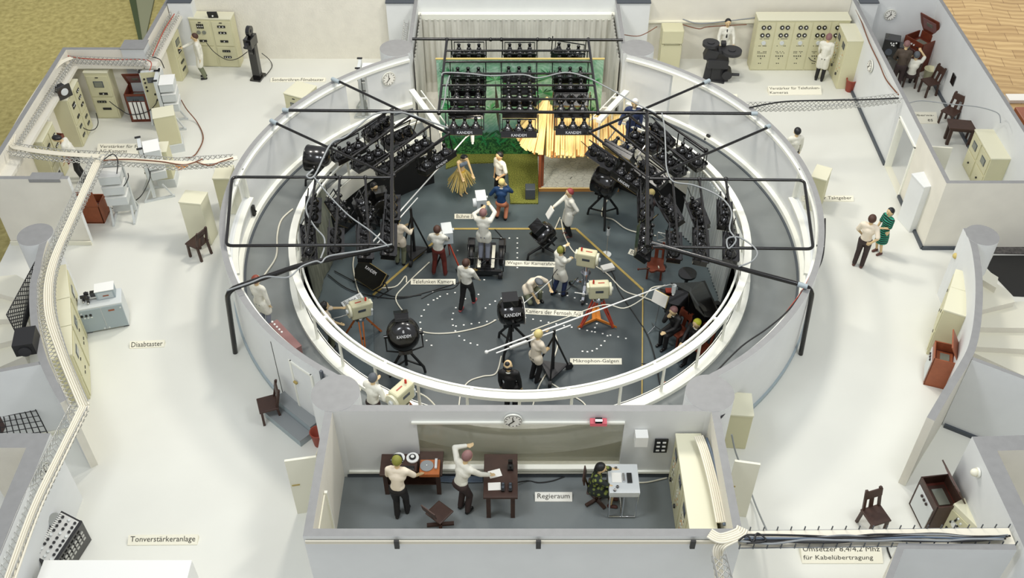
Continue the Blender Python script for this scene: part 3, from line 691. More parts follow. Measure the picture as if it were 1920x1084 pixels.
for k, (a, b) in enumerate(side_l):
    bank(b, a, 'lamp bank on the left side rack, %s, %s row' % (o4[k % 4], 'rear' if k < 4 else 'front'), 'lamp banks on the left side rack', z=1.8, tilt=(.25,.7,.55,.1,.5,.15,.2,.2)[k], roll=0, side=1)
for k, (a, b) in enumerate(side_r):
    bank(b, a, 'lamp bank on the right side rack, %s, %s row' % (o4[3-k % 4], 'rear' if k < 4 else 'front'), 'lamp banks on the right side rack', z=1.8, tilt=(.1,-.6,-.4,.1,.6,.1,.15,.1)[k], side=1)
fan_l = [((627,298),(683,270),0),((664,313),(720,284),0),((686,258),(732,224),.5),((720,272),(776,244),.4),((755,296),(808,264),0),((712,324),(757,298),0),((791,318),(845,282),-.2)]
fan_r = [((1219,236),(1258,274),.6),((1180,250),(1232,280),0),((1138,268),(1190,297),-1.0),((1104,278),(1154,312),.7),((1270,278),(1316,312),0),((1232,288),(1281,325),0),((1153,318),(1206,355),-.3),((1196,308),(1244,344),.5)]
for k, (a, b, tl) in enumerate(fan_l):
    bank(a, b, 'lamp bank on the angled rack left of the stage, %s' % ('left end of the second row','left end of the third row','top of the first row','middle of the second row','right end of the third row','left end of the last row','right end of the last row')[k], 'lamp banks left of the stage', z=1.8, tilt=tl, text=(k == 6))
for k, (a, b, tl) in enumerate(fan_r):
    bank(a, b, 'lamp bank on the angled rack right of the stage, %s' % ('top, tipped over','upper middle','on edge with gold underside','innermost, beside the thatched roof','outer right end','outer lower end','lowest, with lettering','low middle')[k], 'lamp banks right of the stage', z=1.8, tilt=tl, text=(k == 6))

# ---- cables draped over the rig
def wire(name, pts, z, r, m, label, cat='cable', smooth=True, group=None):
    P = [G(p[0], p[1], p[2] if len(p) > 2 else z) for p in pts]
    if smooth and len(P) > 2:
        out = []
        for i in range(len(P)-1):
            p0 = P[max(i-1,0)]; p1 = P[i]; p2 = P[i+1]; p3 = P[min(i+2,len(P)-1)]
            for k in range(6):
                t = k/6; out.append(.5*((2*p1)+(-p0+p2)*t+(2*p0-5*p1+4*p2-p3)*t*t+(-p0+3*p1-3*p2+p3)*t**3))
        out.append(P[-1]); P = out
    mb = MB(); mb.tube(P, r, m, 6); return tag(mb.build(name), label, cat, group)
zr = ZP+.08
wire('cable', [(587,318),(575,330),(590,329),(620,270),(650,255),(700,215),(745,211),(760,212),(790,222),(840,240)], zr, .025, 'cable_grey', 'grey cable draped over the rig pipes left of the stage')
wire('cable', [(588,331),(622,372),(655,405),(690,430),(714,450),(728,462)], zr, .02, 'cable_grey', 'thin grey cable hanging across the left side rack')
wire('cable', [(598,335),(580,370),(574,395),(590,425),(607,445),(608,465),(601,485)], ZP-.05, .022, 'cable_grey', 'grey cable looping down from the left side rack')
wire('cable', [(425,545),(470,530),(500,519),(540,520),(565,500),(592,490),(603,492),(618,480),(680,470),(735,458)], zr+.02, .02, 'cable_grey', 'grey cable wound around the left bent leg of the rig')
wire('cable', [(828,142),(835,136),(880,138),(920,142),(980,140),(1010,146),(1060,136),(1100,145),(1140,165),(1200,198),(1230,212)], zr, .02, 'cable_grey', 'grey cable lying across the third pipe over the stage')
wire('cable', [(843,142),(836,165),(834,185),(828,205)], ZP+.02, .02, 'cable_grey', 'short grey cable hanging at the left end of the stage rig')
wire('cable', [(1241,212),(1246,240),(1248,280),(1250,315),(1262,340),(1300,347),(1340,363),(1362,380),(1372,400),(1368,430),(1380,450),(1366,466),(1364,448),(1385,445),(1410,460),(1420,475),(1410,490),(1385,500)], zr, .02, 'cable_grey', 'grey cable hanging along the right side rack into a coil')
# ================================================================ PEOPLE
def capsule(mb, a, b, ra, rb, m, n=12):
    a, b = Vector(a), Vector(b); d = b-a; L = d.length
    if L < 1e-5: mb.sphere(a, max(ra,rb), m, n); return
    d.normalize(); prof = []
    for i in range(4): t = PI/2*i/4; prof.append((ra*math.sin(t), -ra*math.cos(t)))
    for i in range(4, 9): t = PI/2*i/4; 
    prof.append((ra, 0)); prof.append((rb, L))
    for i in range(1, 5): t = PI/2*i/4; prof.append((rb*math.cos(t), L+rb*math.sin(t)))
    mb.lathe(prof, a, m, n, d)
def ik(a, t, l1, l2, pole):
    a, t, pole = Vector(a), Vector(t), Vector(pole); d = t-a; D = d.length
    if D > (l1+l2)*.995: t = a+d*((l1+l2)*.995/D); d = t-a; D = d.length
    if D < abs(l1-l2)+.02: D = abs(l1-l2)+.02
    u = d.normalized(); x = (l1*l1-l2*l2+D*D)/(2*D); h = math.sqrt(max(l1*l1-x*x, 0))
    p = pole-u*pole.dot(u)
    if p.length < 1e-4: p = u.orthogonal()
    return a+u*x+p.normalized()*h, t
def soft(o, vox, it=2):
    md = o.modifiers.new('remesh', 'REMESH'); md.mode = 'VOXEL'; md.voxel_size = vox; md.use_smooth_shade = True
    md = o.modifiers.new('smooth', 'SMOOTH'); md.iterations = it; md.factor = .5
def person(pos, rz, label, shirt='cloth_white', pants='cloth_black', shoes='shoe_black', hair='hair_brown', skin='skin', h=1.68, coat=0.0, lean=0.0, side=0.0,
           hip=None, lh=(.24,-.05,.78), rh=(-.24,-.05,.78), lf=(.1,0,0), rf=(-.1,0,0), sleeve=1.0, look=0.0, nod=.1, group=None, female=False, headphones=False, skirt=None, collar=None,
           barefoot=False, hairlong=False, tie=None, bald=False, lt=None, rt=None, lpole=None, rpole=None, kpl=(0,-1,.1), kpr=(0,-1,.1), footdir=None, bra=False, fist=False):
    """pose in body space: faces -y, x to the figure's left, origin on the ground between the feet; hands/feet are targets"""
    k = h/1.70; root = thing('person', label, 'person', pos, rz, group); root.scale = (k,k,k)
    hip = Vector(hip or (0, 0, .90)); up = Vector((side, -math.sin(lean), math.cos(lean))).normalized(); fw = Vector((0,-1,0)); fw = (fw-up*fw.dot(up)).normalized(); X = fw.cross(up).normalized()*-1
    X = up.cross(fw).normalized()
    if X.x < 0: X = -X
    chest = hip+up*.36; sh = hip+up*.50; neck = hip+up*.56; shw = .165 if female else .19
    Ls, Rs = sh+X*shw, sh-X*shw
    hd = (up*math.cos(nod)+fw*math.sin(nod)).normalized(); head = neck+hd*.165
    Le, Lw = ik(Ls, lh, .28, .25, lpole or (X*.6-fw*.6-up*.5)); Re, Rw = ik(Rs, rh, .28, .25, rpole or (-X*.6-fw*.6-up*.5))
    Lh_, Rh_ = hip+X*.09, hip-X*.09
    la, ra = Vector(lf)+Vector((0,.03,.08)), Vector(rf)+Vector((0,.03,.08))
    Lk, la = ik(Lh_, la, .43, .41, kpl); Rk, ra = ik(Rh_, ra, .43, .41, kpr)
    # body
    mb = MB(); s = skin
    def torso(mb, e, m, fem=False):
        w = .02 if fem else 0
        capsule(mb, hip+X*.07, hip-X*.07, .115+e, .115+e, m); capsule(mb, hip+up*.02, chest, .125+e-w, .13+e-w, m)
        capsule(mb, chest+X*.06, chest-X*.06, .115+e-w*.5, .115+e-w*.5, m); capsule(mb, sh+X*(shw-.05), sh-X*(shw-.05), .075+e, .075+e, m); capsule(mb, sh+X*(shw-.06), chest+X*.05, .08+e, .1+e, m); capsule(mb, sh-X*(shw-.06), chest-X*.05, .08+e, .1+e, m)
    torso(mb, -.012, s, female)
    capsule(mb, sh, neck+hd*.06, .058, .052, s)
    R = Matrix((( X.x, -fw.x, hd.x),(X.y,-fw.y,hd.y),(X.z,-fw.z,hd.z))) @ Matrix.Rotation(look, 3, 'Z')
    HX, HF, HU = R @ Vector((1,0,0)), R @ Vector((0,-1,0)), R @ Vector((0,0,1))
    mb.sphere(head+HU*.012, .124, s, 16, (.82,.92,1.0), R); capsule(mb, head+HF*.03-HU*.06, head+HF*.05-HU*.075, .055, .042, s)     # skull, jaw
    capsule(mb, head+HF*.105+HU*.01, head+HF*.128-HU*.025, .012, .02, s, 8)         # nose
    for q in (-1, 1): mb.sphere(head+HX*q*.098-HU*.008, .03, s, 8, (.4,.8,1.1), R)   # ears
    def arm(mb, a, e, w_, r0, r1, r2, m): capsule(mb, a, e, r0, r1, m); capsule(mb, e, w_, r1, r2, m)
    arm(mb, Ls, Le, Lw, .05, .04, .03, s); arm(mb, Rs, Re, Rw, .05, .04, .03, s)
    for q, e, w_, tgt in ((1, Le, Lw, lt), (-1, Re, Rw, rt)):
        d = (Vector(tgt).normalized() if tgt else (w_-e).normalized()); n_ = d.cross(X if abs(d.dot(X)) < .9 else up).normalized(); sd = d.cross(n_).normalized()
        palm = w_+d*.05; capsule(mb, w_, w_+d*.03, .028, .032, s, 8)
        for f in range(4): capsule(mb, w_+d*.01+sd*(f-1.5)*.014, w_+d*.085+sd*(f-1.5)*.019, .02, .016, s, 8)
        for f in range(4):
            ln = (.058,.07,.066,.05)[f]*(.7 if fist else 1); b0 = w_+d*.085+sd*(f-1.5)*.021; b1 = b0+d*ln*.55+n_*.008*(2 if fist else 1)+sd*(f-1.5)*.004; b2 = b1+d*ln*.4+n_*(.03 if fist else .014)
            capsule(mb, b0, b1, .0125, .0115, s, 8); capsule(mb, b1, b2, .0115, .0105, s, 8)
        t0 = w_+d*.03+sd*.025*q; t1 = t0+d*.03+sd*.03*q+n_*.01; capsule(mb, t0, t1, .0145, .0125, s, 8); capsule(mb, t1, t1+d*.028+sd*.006*q+n_*.008, .0125, .0105, s, 8)
    def leg(mb, a, kn, an, r0, r1, r2, m): capsule(mb, a, kn, r0, r1, m); capsule(mb, kn, an, r1, r2, m)
    leg(mb, Lh_, Lk, la, .08, .052, .036, s); leg(mb, Rh_, Rk, ra, .08, .052, .036, s)
    def foot(mb, an, kn, e, m, fdir=None):
        fd = Vector(fdir) if fdir else fw.copy(); fd.z = 0; fd = fd.normalized() if fd.length > .01 else Vector((0,-1,0))
        z = max(an.z-.08, 0); b = Vector((an.x, an.y, z)); 
        capsule(mb, b+Vector((0,0,.035))-fd*.02, b+fd*.13+Vector((0,0,.03)), .038+e, .033+e, m, 10); capsule(mb, an, b+Vector((0,0,.045)), .036+e, .04+e, m, 10)
    foot(mb, la, Lk, -.006, s, footdir); foot(mb, ra, Rk, -.006, s, footdir)
    soft(mb.build('body', root), .0115)
    # shirt or coat
    if not bra:
        mb = MB()
        if coat > 0: torso(mb, .012, shirt, female)
        else:
            capsule(mb, hip+up*.09+X*.03, hip+up*.09-X*.03, .122, .122, shirt); capsule(mb, hip+up*.1, chest, .13, .14, shirt); capsule(mb, chest+X*.06, chest-X*.06, .126, .126, shirt)
            capsule(mb, sh+X*(shw-.05), sh-X*(shw-.05), .086, .086, shirt); capsule(mb, sh+X*(shw-.06), chest+X*.05, .09, .11, shirt); capsule(mb, sh-X*(shw-.06), chest-X*.05, .09, .11, shirt)
        if sleeve > 0:
            for a, e, w_ in ((Ls, Le, Lw), (Rs, Re, Rw)):
                if sleeve >= .9: arm(mb, a, e, w_-(w_-e)*.06, .068, .058, .046, shirt)
                else: capsule(mb, a, a.lerp(e, .85), .068, .064, shirt)
        if coat > 0:
            for q, a, kn in ((1, Lh_, Lk), (-1, Rh_, Rk)):
                e = a.lerp(kn, min(coat, 1)); capsule(mb, a, e, .125, .12, shirt); capsule(mb, hip, (Lh_.lerp(Lk, coat*.95)+Rh_.lerp(Rk, coat*.95))/2, .13, .12, shirt)
        soft(mb.build('shirt' if coat == 0 else 'coat', root), .016)
    else:
        mb = MB(); capsule(mb, chest+X*.07+fw*.02+up*.04, chest-X*.07+fw*.02+up*.04, .112, .112, 'cable_blue'); o = mb.build('bandeau_top', root); soft(o, .016); o.scale = (1,1,1)
    if skirt:
        mb = MB(); m_, ln, ww = skirt; bot = hip-up*0+Vector((0,0,-ln)); mb.lathe([(.135,.08),(.15,.0),(.18+ww*.4,-ln*.5),(.17+ww,-ln),(.15+ww,-ln)], hip, m_, 20); soft(mb.build('skirt', root), .016, 1)
    if pants:
        mb = MB(); capsule(mb, hip+X*.06, hip-X*.06, .128, .128, pants); capsule(mb, hip, hip+up*.05, .125, .125, pants); leg(mb, Lh_, Lk, la-(la-Lk)*.03, .1, .075, .062, pants); leg(mb, Rh_, Rk, ra-(ra-Rk)*.03, .1, .075, .062, pants); soft(mb.build('trousers', root), .016)
    if not barefoot:
        for an, kn in ((la, Lk), (ra, Rk)): mb = MB(); foot(mb, an, kn, .010, shoes, footdir); soft(mb.build('shoe', root), .012, 1)
    # hair cap, eyes, mouth
    mb = MB()
    if not bald:
        mb.sphere(head+HU*.037-HF*.022, .126, hair, 16, (.86,.92,.94), R)
        if hairlong: capsule(mb, head-HF*.05, head-HF*.06-HU*.08, .09, .07, hair)
    else: capsule(mb, head-HF*.07-HU*.01+HX*.06, head-HF*.07-HU*.01-HX*.06, .05, .05, hair)
    if bald: mb.sphere(head+HU*.07-HF*.03, .07, hair, 12)
    soft(mb.build('hair', root), .013, 1)
    mb = MB()
    for q in (-1,1): mb.sphere(head+HX*q*.034+HF*.1+HU*.02, .011, 'ink', 8)
    mb.build('eyes', root)
    mb = MB(); capsule(mb, head+HX*.02+HF*.092-HU*.058, head-HX*.02+HF*.092-HU*.058, .008, .008, 'lips', 6); mb.build('mouth', root)
    if headphones:
        mb = MB(); mb.tube([head+HX*.112*math.cos(t)+HU*(.03+.13*math.sin(t)) for t in [PI*i/10 for i in range(11)]], .012, 'black', 6)
        for q in (-1,1): mb.cyl(head+HX*q*.09, head+HX*q*.125, .035, .035, 'black', 10)
        mb.build('headphones', root)
    if tie: mb = MB(); capsule(mb, sh+fw*.085, chest+fw*.14-up*.1, .018, .028, tie, 8); mb.build('tie', root)
    if collar: mb = MB(); mb.tube([neck-up*.01+(X*math.cos(t)+fw*math.sin(t))*.068 for t in [2*PI*i/14 for i in range(14)]], .018, collar, 6, True); mb.build('collar', root)
    return root
D2R = math.radians
# rz: 0 faces the camera, 180 shows the back, 90 faces right (+x), -90 faces left
def P_(px, py, z): p = G(px, py, z); return (p.x, p.y, z)
ZB = ZS+.03
person(P_(384,146,0), D2R(-75), 'person in white coat and olive trousers working at the tall narrow rack, back left', coat=.75, pants='cloth_olive', hair='hair_brown', rh=(-.1,-.5,1.25), lh=(.2,0,.8), h=1.58)
person(P_(158,338,0), D2R(-80), 'person in white shirt and black trousers leaning over a red-brown console, far left', pants='cloth_black', hair='hair_black', lean=.35, rh=(-.2,-.35,.95), lh=(.2,-.3,.85), sleeve=.5, nod=.5, h=1.66)
person(P_(500,612,ZG), D2R(150), 'person in white coat with auburn hair on the ring walkway, front left', coat=.8, pants='cloth_grey', hair='hair_auburn', h=1.6, lh=(.2,-.1,.8))
person(P_(622,657,ZS+.02), D2R(110), 'person with headphones in cream work clothes operating the camera on the wooden tripod, front left', shirt='cloth_cream', pants='cloth_olive', hair='hair_black', headphones=True, lh=(.3,-.45,1.15), rh=(-.1,-.35,.95), sleeve=.5, h=1.66, coat=.2)
person(P_(706,802,ZG), D2R(150), 'person in white shirt behind the camera at the control room wall', pants='cloth_dark', hair='hair_slate', h=1.6, lh=(.2,-.4,1.2), rh=(-.25,-.25,1.0), lean=.15)
person(P_(752,494,ZS), D2R(165), 'person in cream jacket and olive trousers beside the left boom stand', shirt='cloth_cream', pants='cloth_olive', hair='hair_green', coat=.35, h=1.66, lh=(-.05,-.35,1.15), rh=(-.3,-.3,1.1))
person(P_(825,513,ZS), D2R(170), 'person in white shirt and maroon trousers behind the grey camera on the red tripod', pants='cloth_maroon', hair='hair_brown', shoes='shoe_brown', h=1.66, rh=(-.25,-.38,1.05), lh=(.22,-.35,1.1), lf=(.17,.02,0), rf=(-.17,.02,0))
person(P_(877,576,ZS), D2R(155), 'person walking in white shirt, black trousers and pink shoes', pants='cloth_black', shoes='shoe_pink', hair='hair_brown', h=1.66, rh=(-.22,-.3,.85), lh=(.22,-.05,.85), lf=(.1,.22,0), rf=(-.08,-.25,0))
person(P_(908,486,ZS+.32), D2R(168), 'person in white overalls standing on the wheeled camera dolly with raised arms', coat=.45, pants='cloth_grey', shoes='cloth_dark', hair='hair_mauve', h=1.72, lh=(.16,-.42,1.42), rh=(-.1,-.42,1.58), rpole=(-1,0,.1), lpole=(1,0,-.4))
person(P_(868,364,ZS), D2R(35), 'dancer with grass skirt and blue bandeau top, barefoot', pants=None, hair='hair_black', skin='skin', barefoot=True, bra=True, female=True, lean=.22, hip=(0,.06,.88), lh=(.2,-.38,.8), rh=(-.12,-.3,.55), nod=.5, h=1.6, hairlong=True)
person(P_(938,372,ZS), D2R(-50), 'person in white shirt and black trousers, hand on hip, facing the dancer', pants='cloth_black', hair='hair_black', lh=(.16,-.14,.98), lpole=(1,.5,-.2), rh=(-.2,-.05,.8), sleeve=.6, h=1.66, skin='skin_warm')
person(P_(940,410,ZS), D2R(170), 'blond person in blue jumper and orange-brown trousers seen from behind', shirt='cloth_blue', pants='cloth_tan', hair='hair_blond', hip=(0,0,.62), lean=.15, rh=(-.12,-.3,1.1), lh=(.2,-.25,.95), h=1.6, collar='cloth_white', lf=(.14,-.05,0), rf=(-.14,0,0))
person(P_(1065,442,ZS), D2R(-70), 'red-haired person in white coat holding out a clipboard', coat=.75, hair='hair_red', shoes='shoe_brown', pants='cloth_black', rh=(-.1,-.5,1.12), lh=(.2,.05,.98), lpole=(1,.6,0), h=1.66)
person(P_(1048,553,ZB), D2R(125), 'person with headphones and olive hair in white coat and blue trousers behind the cream camera', coat=.6, pants='cloth_navy', hair='hair_green', headphones=True, rh=(.05,-.4,1.1), lh=(.38,-.45,1.3), h=1.68, lf=(.12,.1,0), rf=(-.1,-.1,0))
person(P_(996,560,ZB), D2R(35), 'crouching person in cream coat holding a white rod', coat=.3, shirt='cloth_cream', pants='cloth_olive', hair='hair_slate', hip=(0,.12,.36), lean=.55, lh=(.32,-.45,.55), rh=(-.1,-.38,.3), nod=.7, lf=(.16,-.22,0), rf=(-.1,.12,0), h=1.66, kpr=(-.3,-1,-.1), sleeve=.5)
person(P_(1003,712,ZB), D2R(130), 'person in cream shirt and black trousers gripping the long microphone boom', shirt='cloth_cream', pants='cloth_black', hair='hair_blond', coat=.3, lh=(.15,-.42,1.42), rh=(-.1,-.3,1.0), sleeve=.4, h=1.66, lean=.1)
person(P_(958,772,ZB), D2R(170), 'person in long black coat with a white scarf seen from behind', shirt='cloth_black', pants='cloth_black', hair='hair_black', coat=.9, collar='cloth_white', h=1.72, bald=True, side=.1)
# seated pair by the grand piano
def seat_pose(**k): d = dict(hip=(0,.1,.5), lf=(.1,-.38,0), rf=(-.1,-.34,0), lean=.1, h=1.66); d.update(k); return d
person(P_(1258,640,ZS), D2R(-50), 'seated person in black suit leaning chin on hand beside the grand piano', shirt='cloth_black', pants='cloth_black', hair='hair_mauve', collar='cloth_white', **seat_pose(rh=(-.05,-.22,1.02), lh=(.1,-.4,.68), lean=.25))
person(P_(1295,668,ZS), D2R(-50), 'seated person in black suit with yellow hair behind the guard rail, right', shirt='cloth_black', pants='cloth_black', hair='hair_yellow', collar='cloth_white', **seat_pose(rh=(-.1,-.35,.68), lh=(.1,-.35,.68)))
# control room
person(P_(752,966,.02), D2R(172), 'person in cream shirt and black trousers bending over the turntable desk', pants='cloth_black', shirt='cloth_cream', hair='hair_green', sleeve=.6, lean=.25, rh=(-.38,-.38,.98), lh=(.15,-.35,.95), headphones=True, h=1.7, lf=(.06,.03,0), rf=(-.12,-.12,0))
person(P_(872,955,.02), D2R(140), 'person in white shirt gesturing with one raised arm between the two desks', pants='cloth_dark', hair='hair_mauve', lean=.3, hip=(.05,.05,.88), rh=(-.3,-.45,1.0), lh=(.25,-.4,1.55), rpole=(-.3,0,-1), h=1.7, sleeve=1, nod=.2)
person(P_(1120,940,.02), D2R(80), 'person with dark hair in patterned green blouse seated at the white mixing console', shirt='patterned_blouse', pants=None, skirt=None, hair='hair_black', female=True, hairlong=True, sleeve=.5, hip=(0,.12,.5), lf=(.1,-.32,0), rf=(-.1,-.32,0), lean=.15, lh=(.25,-.5,.9), rh=(-.22,-.5,.88), h=1.62, coat=.75, shoes='shoe_brown')
# back and right side
person(P_(1352,122,0), D2R(0), 'person in white coat with dark tie behind the black film scanner machine', coat=.8, hair='hair_black', tie='cloth_black', lh=(.25,-.25,.95), rh=(-.25,-.25,.95), h=1.66)
person(P_(1535,150,0), D2R(155), 'person in long white coat facing the wall of amplifier racks', coat=.9, hair='hair_mauve', lh=(.2,-.2,.9), rh=(-.2,-.1,.8), h=1.62, nod=.3)
person(P_(1676,168,0), D2R(160), 'person in brown jacket leaning towards the black monitor', shirt='cloth_brown', pants='cloth_dark', hair='hair_mauve', lean=.25, rh=(-.15,-.1,.75), lh=(.2,-.3,.95), h=1.64)
person(P_(1700,162,0), D2R(165), 'person in white shirt seated with arm raised before the monitor', hair='hair_slate', pants='cloth_dark', sleeve=.5, hip=(0,.1,.5), lf=(.1,-.3,0), rf=(-.1,-.3,0), rh=(-.18,-.35,1.15), lh=(.15,-.3,.9), h=1.66, rpole=(-1,0,0))
person(P_(1182,282,ZG), D2R(-15), 'white-haired person in navy suit and blue tie at the rail, right of the stage', shirt='cloth_navy', pants='cloth_navy', hair='hair_white', tie='cable_blue', rh=(-.35,-.3,1.02), lh=(.22,-.1,.85), h=1.72, coat=.2, collar='cloth_white')
person(P_(1476,330,0), D2R(190), 'dark-haired person in white shirt half hidden behind the curved wall on the right', hair='hair_black', h=1.62)
person(P_(1608,498,0), D2R(150), 'person in white short-sleeved shirt and dark trousers talking, right of the studio', shirt='cloth_cream', pants='cloth_dark', hair='hair_brown', shoes='shoe_brown', sleeve=.7, lh=(.16,-.16,.95), rh=(-.16,.14,.98), rpole=(-1,.6,0), lpole=(1,.4,0), h=1.66, lean=-.02)
person(P_(1645,474,0), D2R(-65), 'person in green and black striped dress with folded arms', shirt='striped_dress', pants=None, skirt=('striped_dress', .42, .03), hair='hair_black', female=True, sleeve=.5, hairlong=True, lh=(.02,-.22,1.08), rh=(-.22,-.12,.85), h=1.48, shoes='shoe_brown')
# figures mostly hidden under the racks
person(P_(705,425,ZS), D2R(40), 'person in dark clothes beside a dark spotlight under the left side rack', shirt='cloth_black', pants='cloth_black', hair='hair_black', lh=(.42,-.3,1.0), h=1.66, lean=.2)
person(P_(1212,440,ZS), D2R(-60), 'person almost hidden behind the innermost right lamp bank, hand showing', shirt='cloth_dark', pants='cloth_dark', hair='hair_blond', rh=(-.1,-.35,1.35), lh=(.1,-.3,.85), h=1.6)

# dancer's grass skirt as a garment of strands
dn = [o for o in COL.objects if o.get('label', '').startswith('dancer')][0]
random.seed(5); mb = MB()
for i in range(90):
    a = 2*PI*i/90+random.uniform(-.03,.03); fl = .10+random.random()*.22+(.12 if math.sin(a*2) > .5 else 0); ln = .42+random.random()*.16
    p0 = Vector((.15*math.cos(a), .06+.13*math.sin(a), .93)); d = Vector((math.cos(a), math.sin(a), 0))
    mb.tube([p0, p0+d*fl*.45+Vector((0,0,-ln*.45)), p0+d*fl+Vector((0,0,-ln))], .011, 'straw_skirt', 4)
mb.lathe([(.15,-.02),(.155,.02),(.15,.05)], (0,.06,.9), 'yellow', 16)
mb.build('grass_skirt', dn)
# ================================================================ FURNITURE AND MACHINES
def front(A, B, depth, z=0.0):
    a, b = G(*A, z), G(*B, z); d = b-a; L = d.length; d.normalize(); n = Vector((-d.y, d.x, 0))
    c = (a+b)/2+n*depth/2
    return (c.x, c.y, z), math.atan2(d.y, d.x), L
def cabinet(name, label, cat, A, B, depth, h, z=0.0, m='beige', group=None, doors=(), lid=True, width=None):
    loc_, rz, L = front(A, B, depth, z); L = width or L
    t = thing(name, label, cat, loc_, rz, group)
    mb = MB(); mb.box(0,0,h/2, L, depth, h, m); mb.build('cabinet_body', t, bevel=.012)
    if lid: mb = MB(); mb.box(0,-.005,h-.005, L*1.0+.015, depth+.03, .05, 'beige_light' if m == 'beige' else m); mb.build('top_panel', t, bevel=.01)
    for (x, z0, w_, h_, items) in doors:
        mb = MB(); mb.box(x*L, -depth/2-.012, z0*h, w_*L, .024, h_*h, m); dr = mb.build('door', t, bevel=.008)
        for it in items:
            k, ux, uz = it[0], (x+it[1]*w_)*L, (z0+it[2]*h_)*h; y = -depth/2-.03; mb = MB()
            if k == 'meter':   # dark strip with white meters or knobs
                w2 = it[3] if len(it) > 3 else .24; n = it[4] if len(it) > 4 else 2
                mb.box(ux, y, uz, w2, .02, .075, 'black_matte')
                for i in range(n): mb.cyl((ux+(i-(n-1)/2)*w2/(n+.3), y-.008, uz),(ux+(i-(n-1)/2)*w2/(n+.3), y-.022, uz), .02, .018, 'meter_white' if (len(it) > 5 and it[5]) else 'screen', 10)
                mb.build('meter_strip', dr)
            elif k == 'screen': mb.box(ux, y+.004, uz, .3, .02, .22, 'dark_grey'); mb.box(ux, y-.002, uz, .25, .024, .18, 'screen'); mb.build('window', dr, bevel=.02)
            elif k == 'slot': mb.box(ux, y, uz, it[3] if len(it) > 3 else .09, .016, .025, 'black_matte'); mb.build('handle', dr)
            elif k == 'dials':
                for i in (-1,1): mb.cyl((ux+i*.09, y+.01, uz),(ux+i*.09, y-.02, uz), .07, .065, 'screen', 16)
                mb.box(ux, y+.012, uz, .36, .01, .13, 'black_matte'); mb.build('dial_panel', dr)
            elif k == 'cluster':
                for i in range(4):
                    for j in range(2): mb.box(ux+(i-1.5)*.06, y, uz+(j-.5)*.09, .045, .02, .07, 'black_matte'); 
                for i in range(3): mb.cyl((ux+(i-1)*.07, y-.01, uz),(ux+(i-1)*.07, y-.025, uz), .018, .018, 'meter_white', 8)
                mb.build('switch_panel', dr)
            elif k == 'knob': mb.cyl((ux,y+.01,uz),(ux,y-.03,uz), .03, .028, 'black_matte', 10); mb.build('knob', dr)
    return t
D2 = lambda up, lo: ((0, .71, .88, .44, up), (0, .25, .88, .44, lo))
cabinet('equipment_cabinet', 'tall beige cabinet with a small screen beside the red-brown radio console, far left', 'cabinet', (184,222),(228,222), .62, 1.66, doors=D2((('slot',0,.42),('screen',0,.1),('meter',.1,-.35,.26,1,1)), (('meter',-.1,.3,.28,3),('meter',.05,-.05,.26,0))))
def dd(up1, lo1, up2, lo2): return ((-.25,.71,.44,.5,up1),(-.25,.22,.44,.42,lo1),(.25,.71,.44,.5,up2),(.25,.22,.44,.42,lo2))
cabinet('equipment_cabinet', 'double beige cabinet with many meter strips against the left wall, loudspeaker on top', 'cabinet', (157,273),(173,238), .8, 1.66, width=1.15,
        doors=dd((('cluster',0,.15),('meter',.1,-.35,.2,1)), (('meter',0,.3,.2,3),('meter',0,-.15,.2,3)), (('meter',0,.33,.22,2,1),('meter',0,.05,.22,2,1),('meter',0,-.25,.22,1,1)), (('meter',0,.25,.2,4),('meter',0,-.1,.2,3))))
cabinet('equipment_cabinet', 'beige cabinet with two meter strips nearest the partition wall, far left', 'cabinet', (112,350),(128,316), .75, 1.6, width=1.0, doors=dd((('meter',0,.2,.22,3),), (('meter',0,0,.2,3),), (('meter',0,.2,.22,3,1),('meter',0,-.2,.22,3,1)), (('meter',0,.2,.2,3),)))
cabinet('storage_box', 'small cream box on the floor behind the partition wall, far left', 'box', (66,352),(112,352), .42, .42, m='cream')
# loudspeaker on top
loc_, rz, L = front((120,168),(141,186), .4, 1.7)
t = thing('loudspeaker', 'black loudspeaker with round cone standing on the double beige cabinet', 'loudspeaker', (G(122,182,1.69).x, G(122,182,1.69).y, 1.7), D2R(50))
mb = MB(); mb.box(0,.1,.17,.34,.3,.34,'black_matte',taper=.7); mb.box(0,-.08,.2,.42,.03,.4,'black'); mb.build('speaker_box', t); mb = MB(); mb.cyl((0,-.09,.2),(0,-.11,.2),.12,.1,'light_grey',16); mb.build('speaker_cone', t)

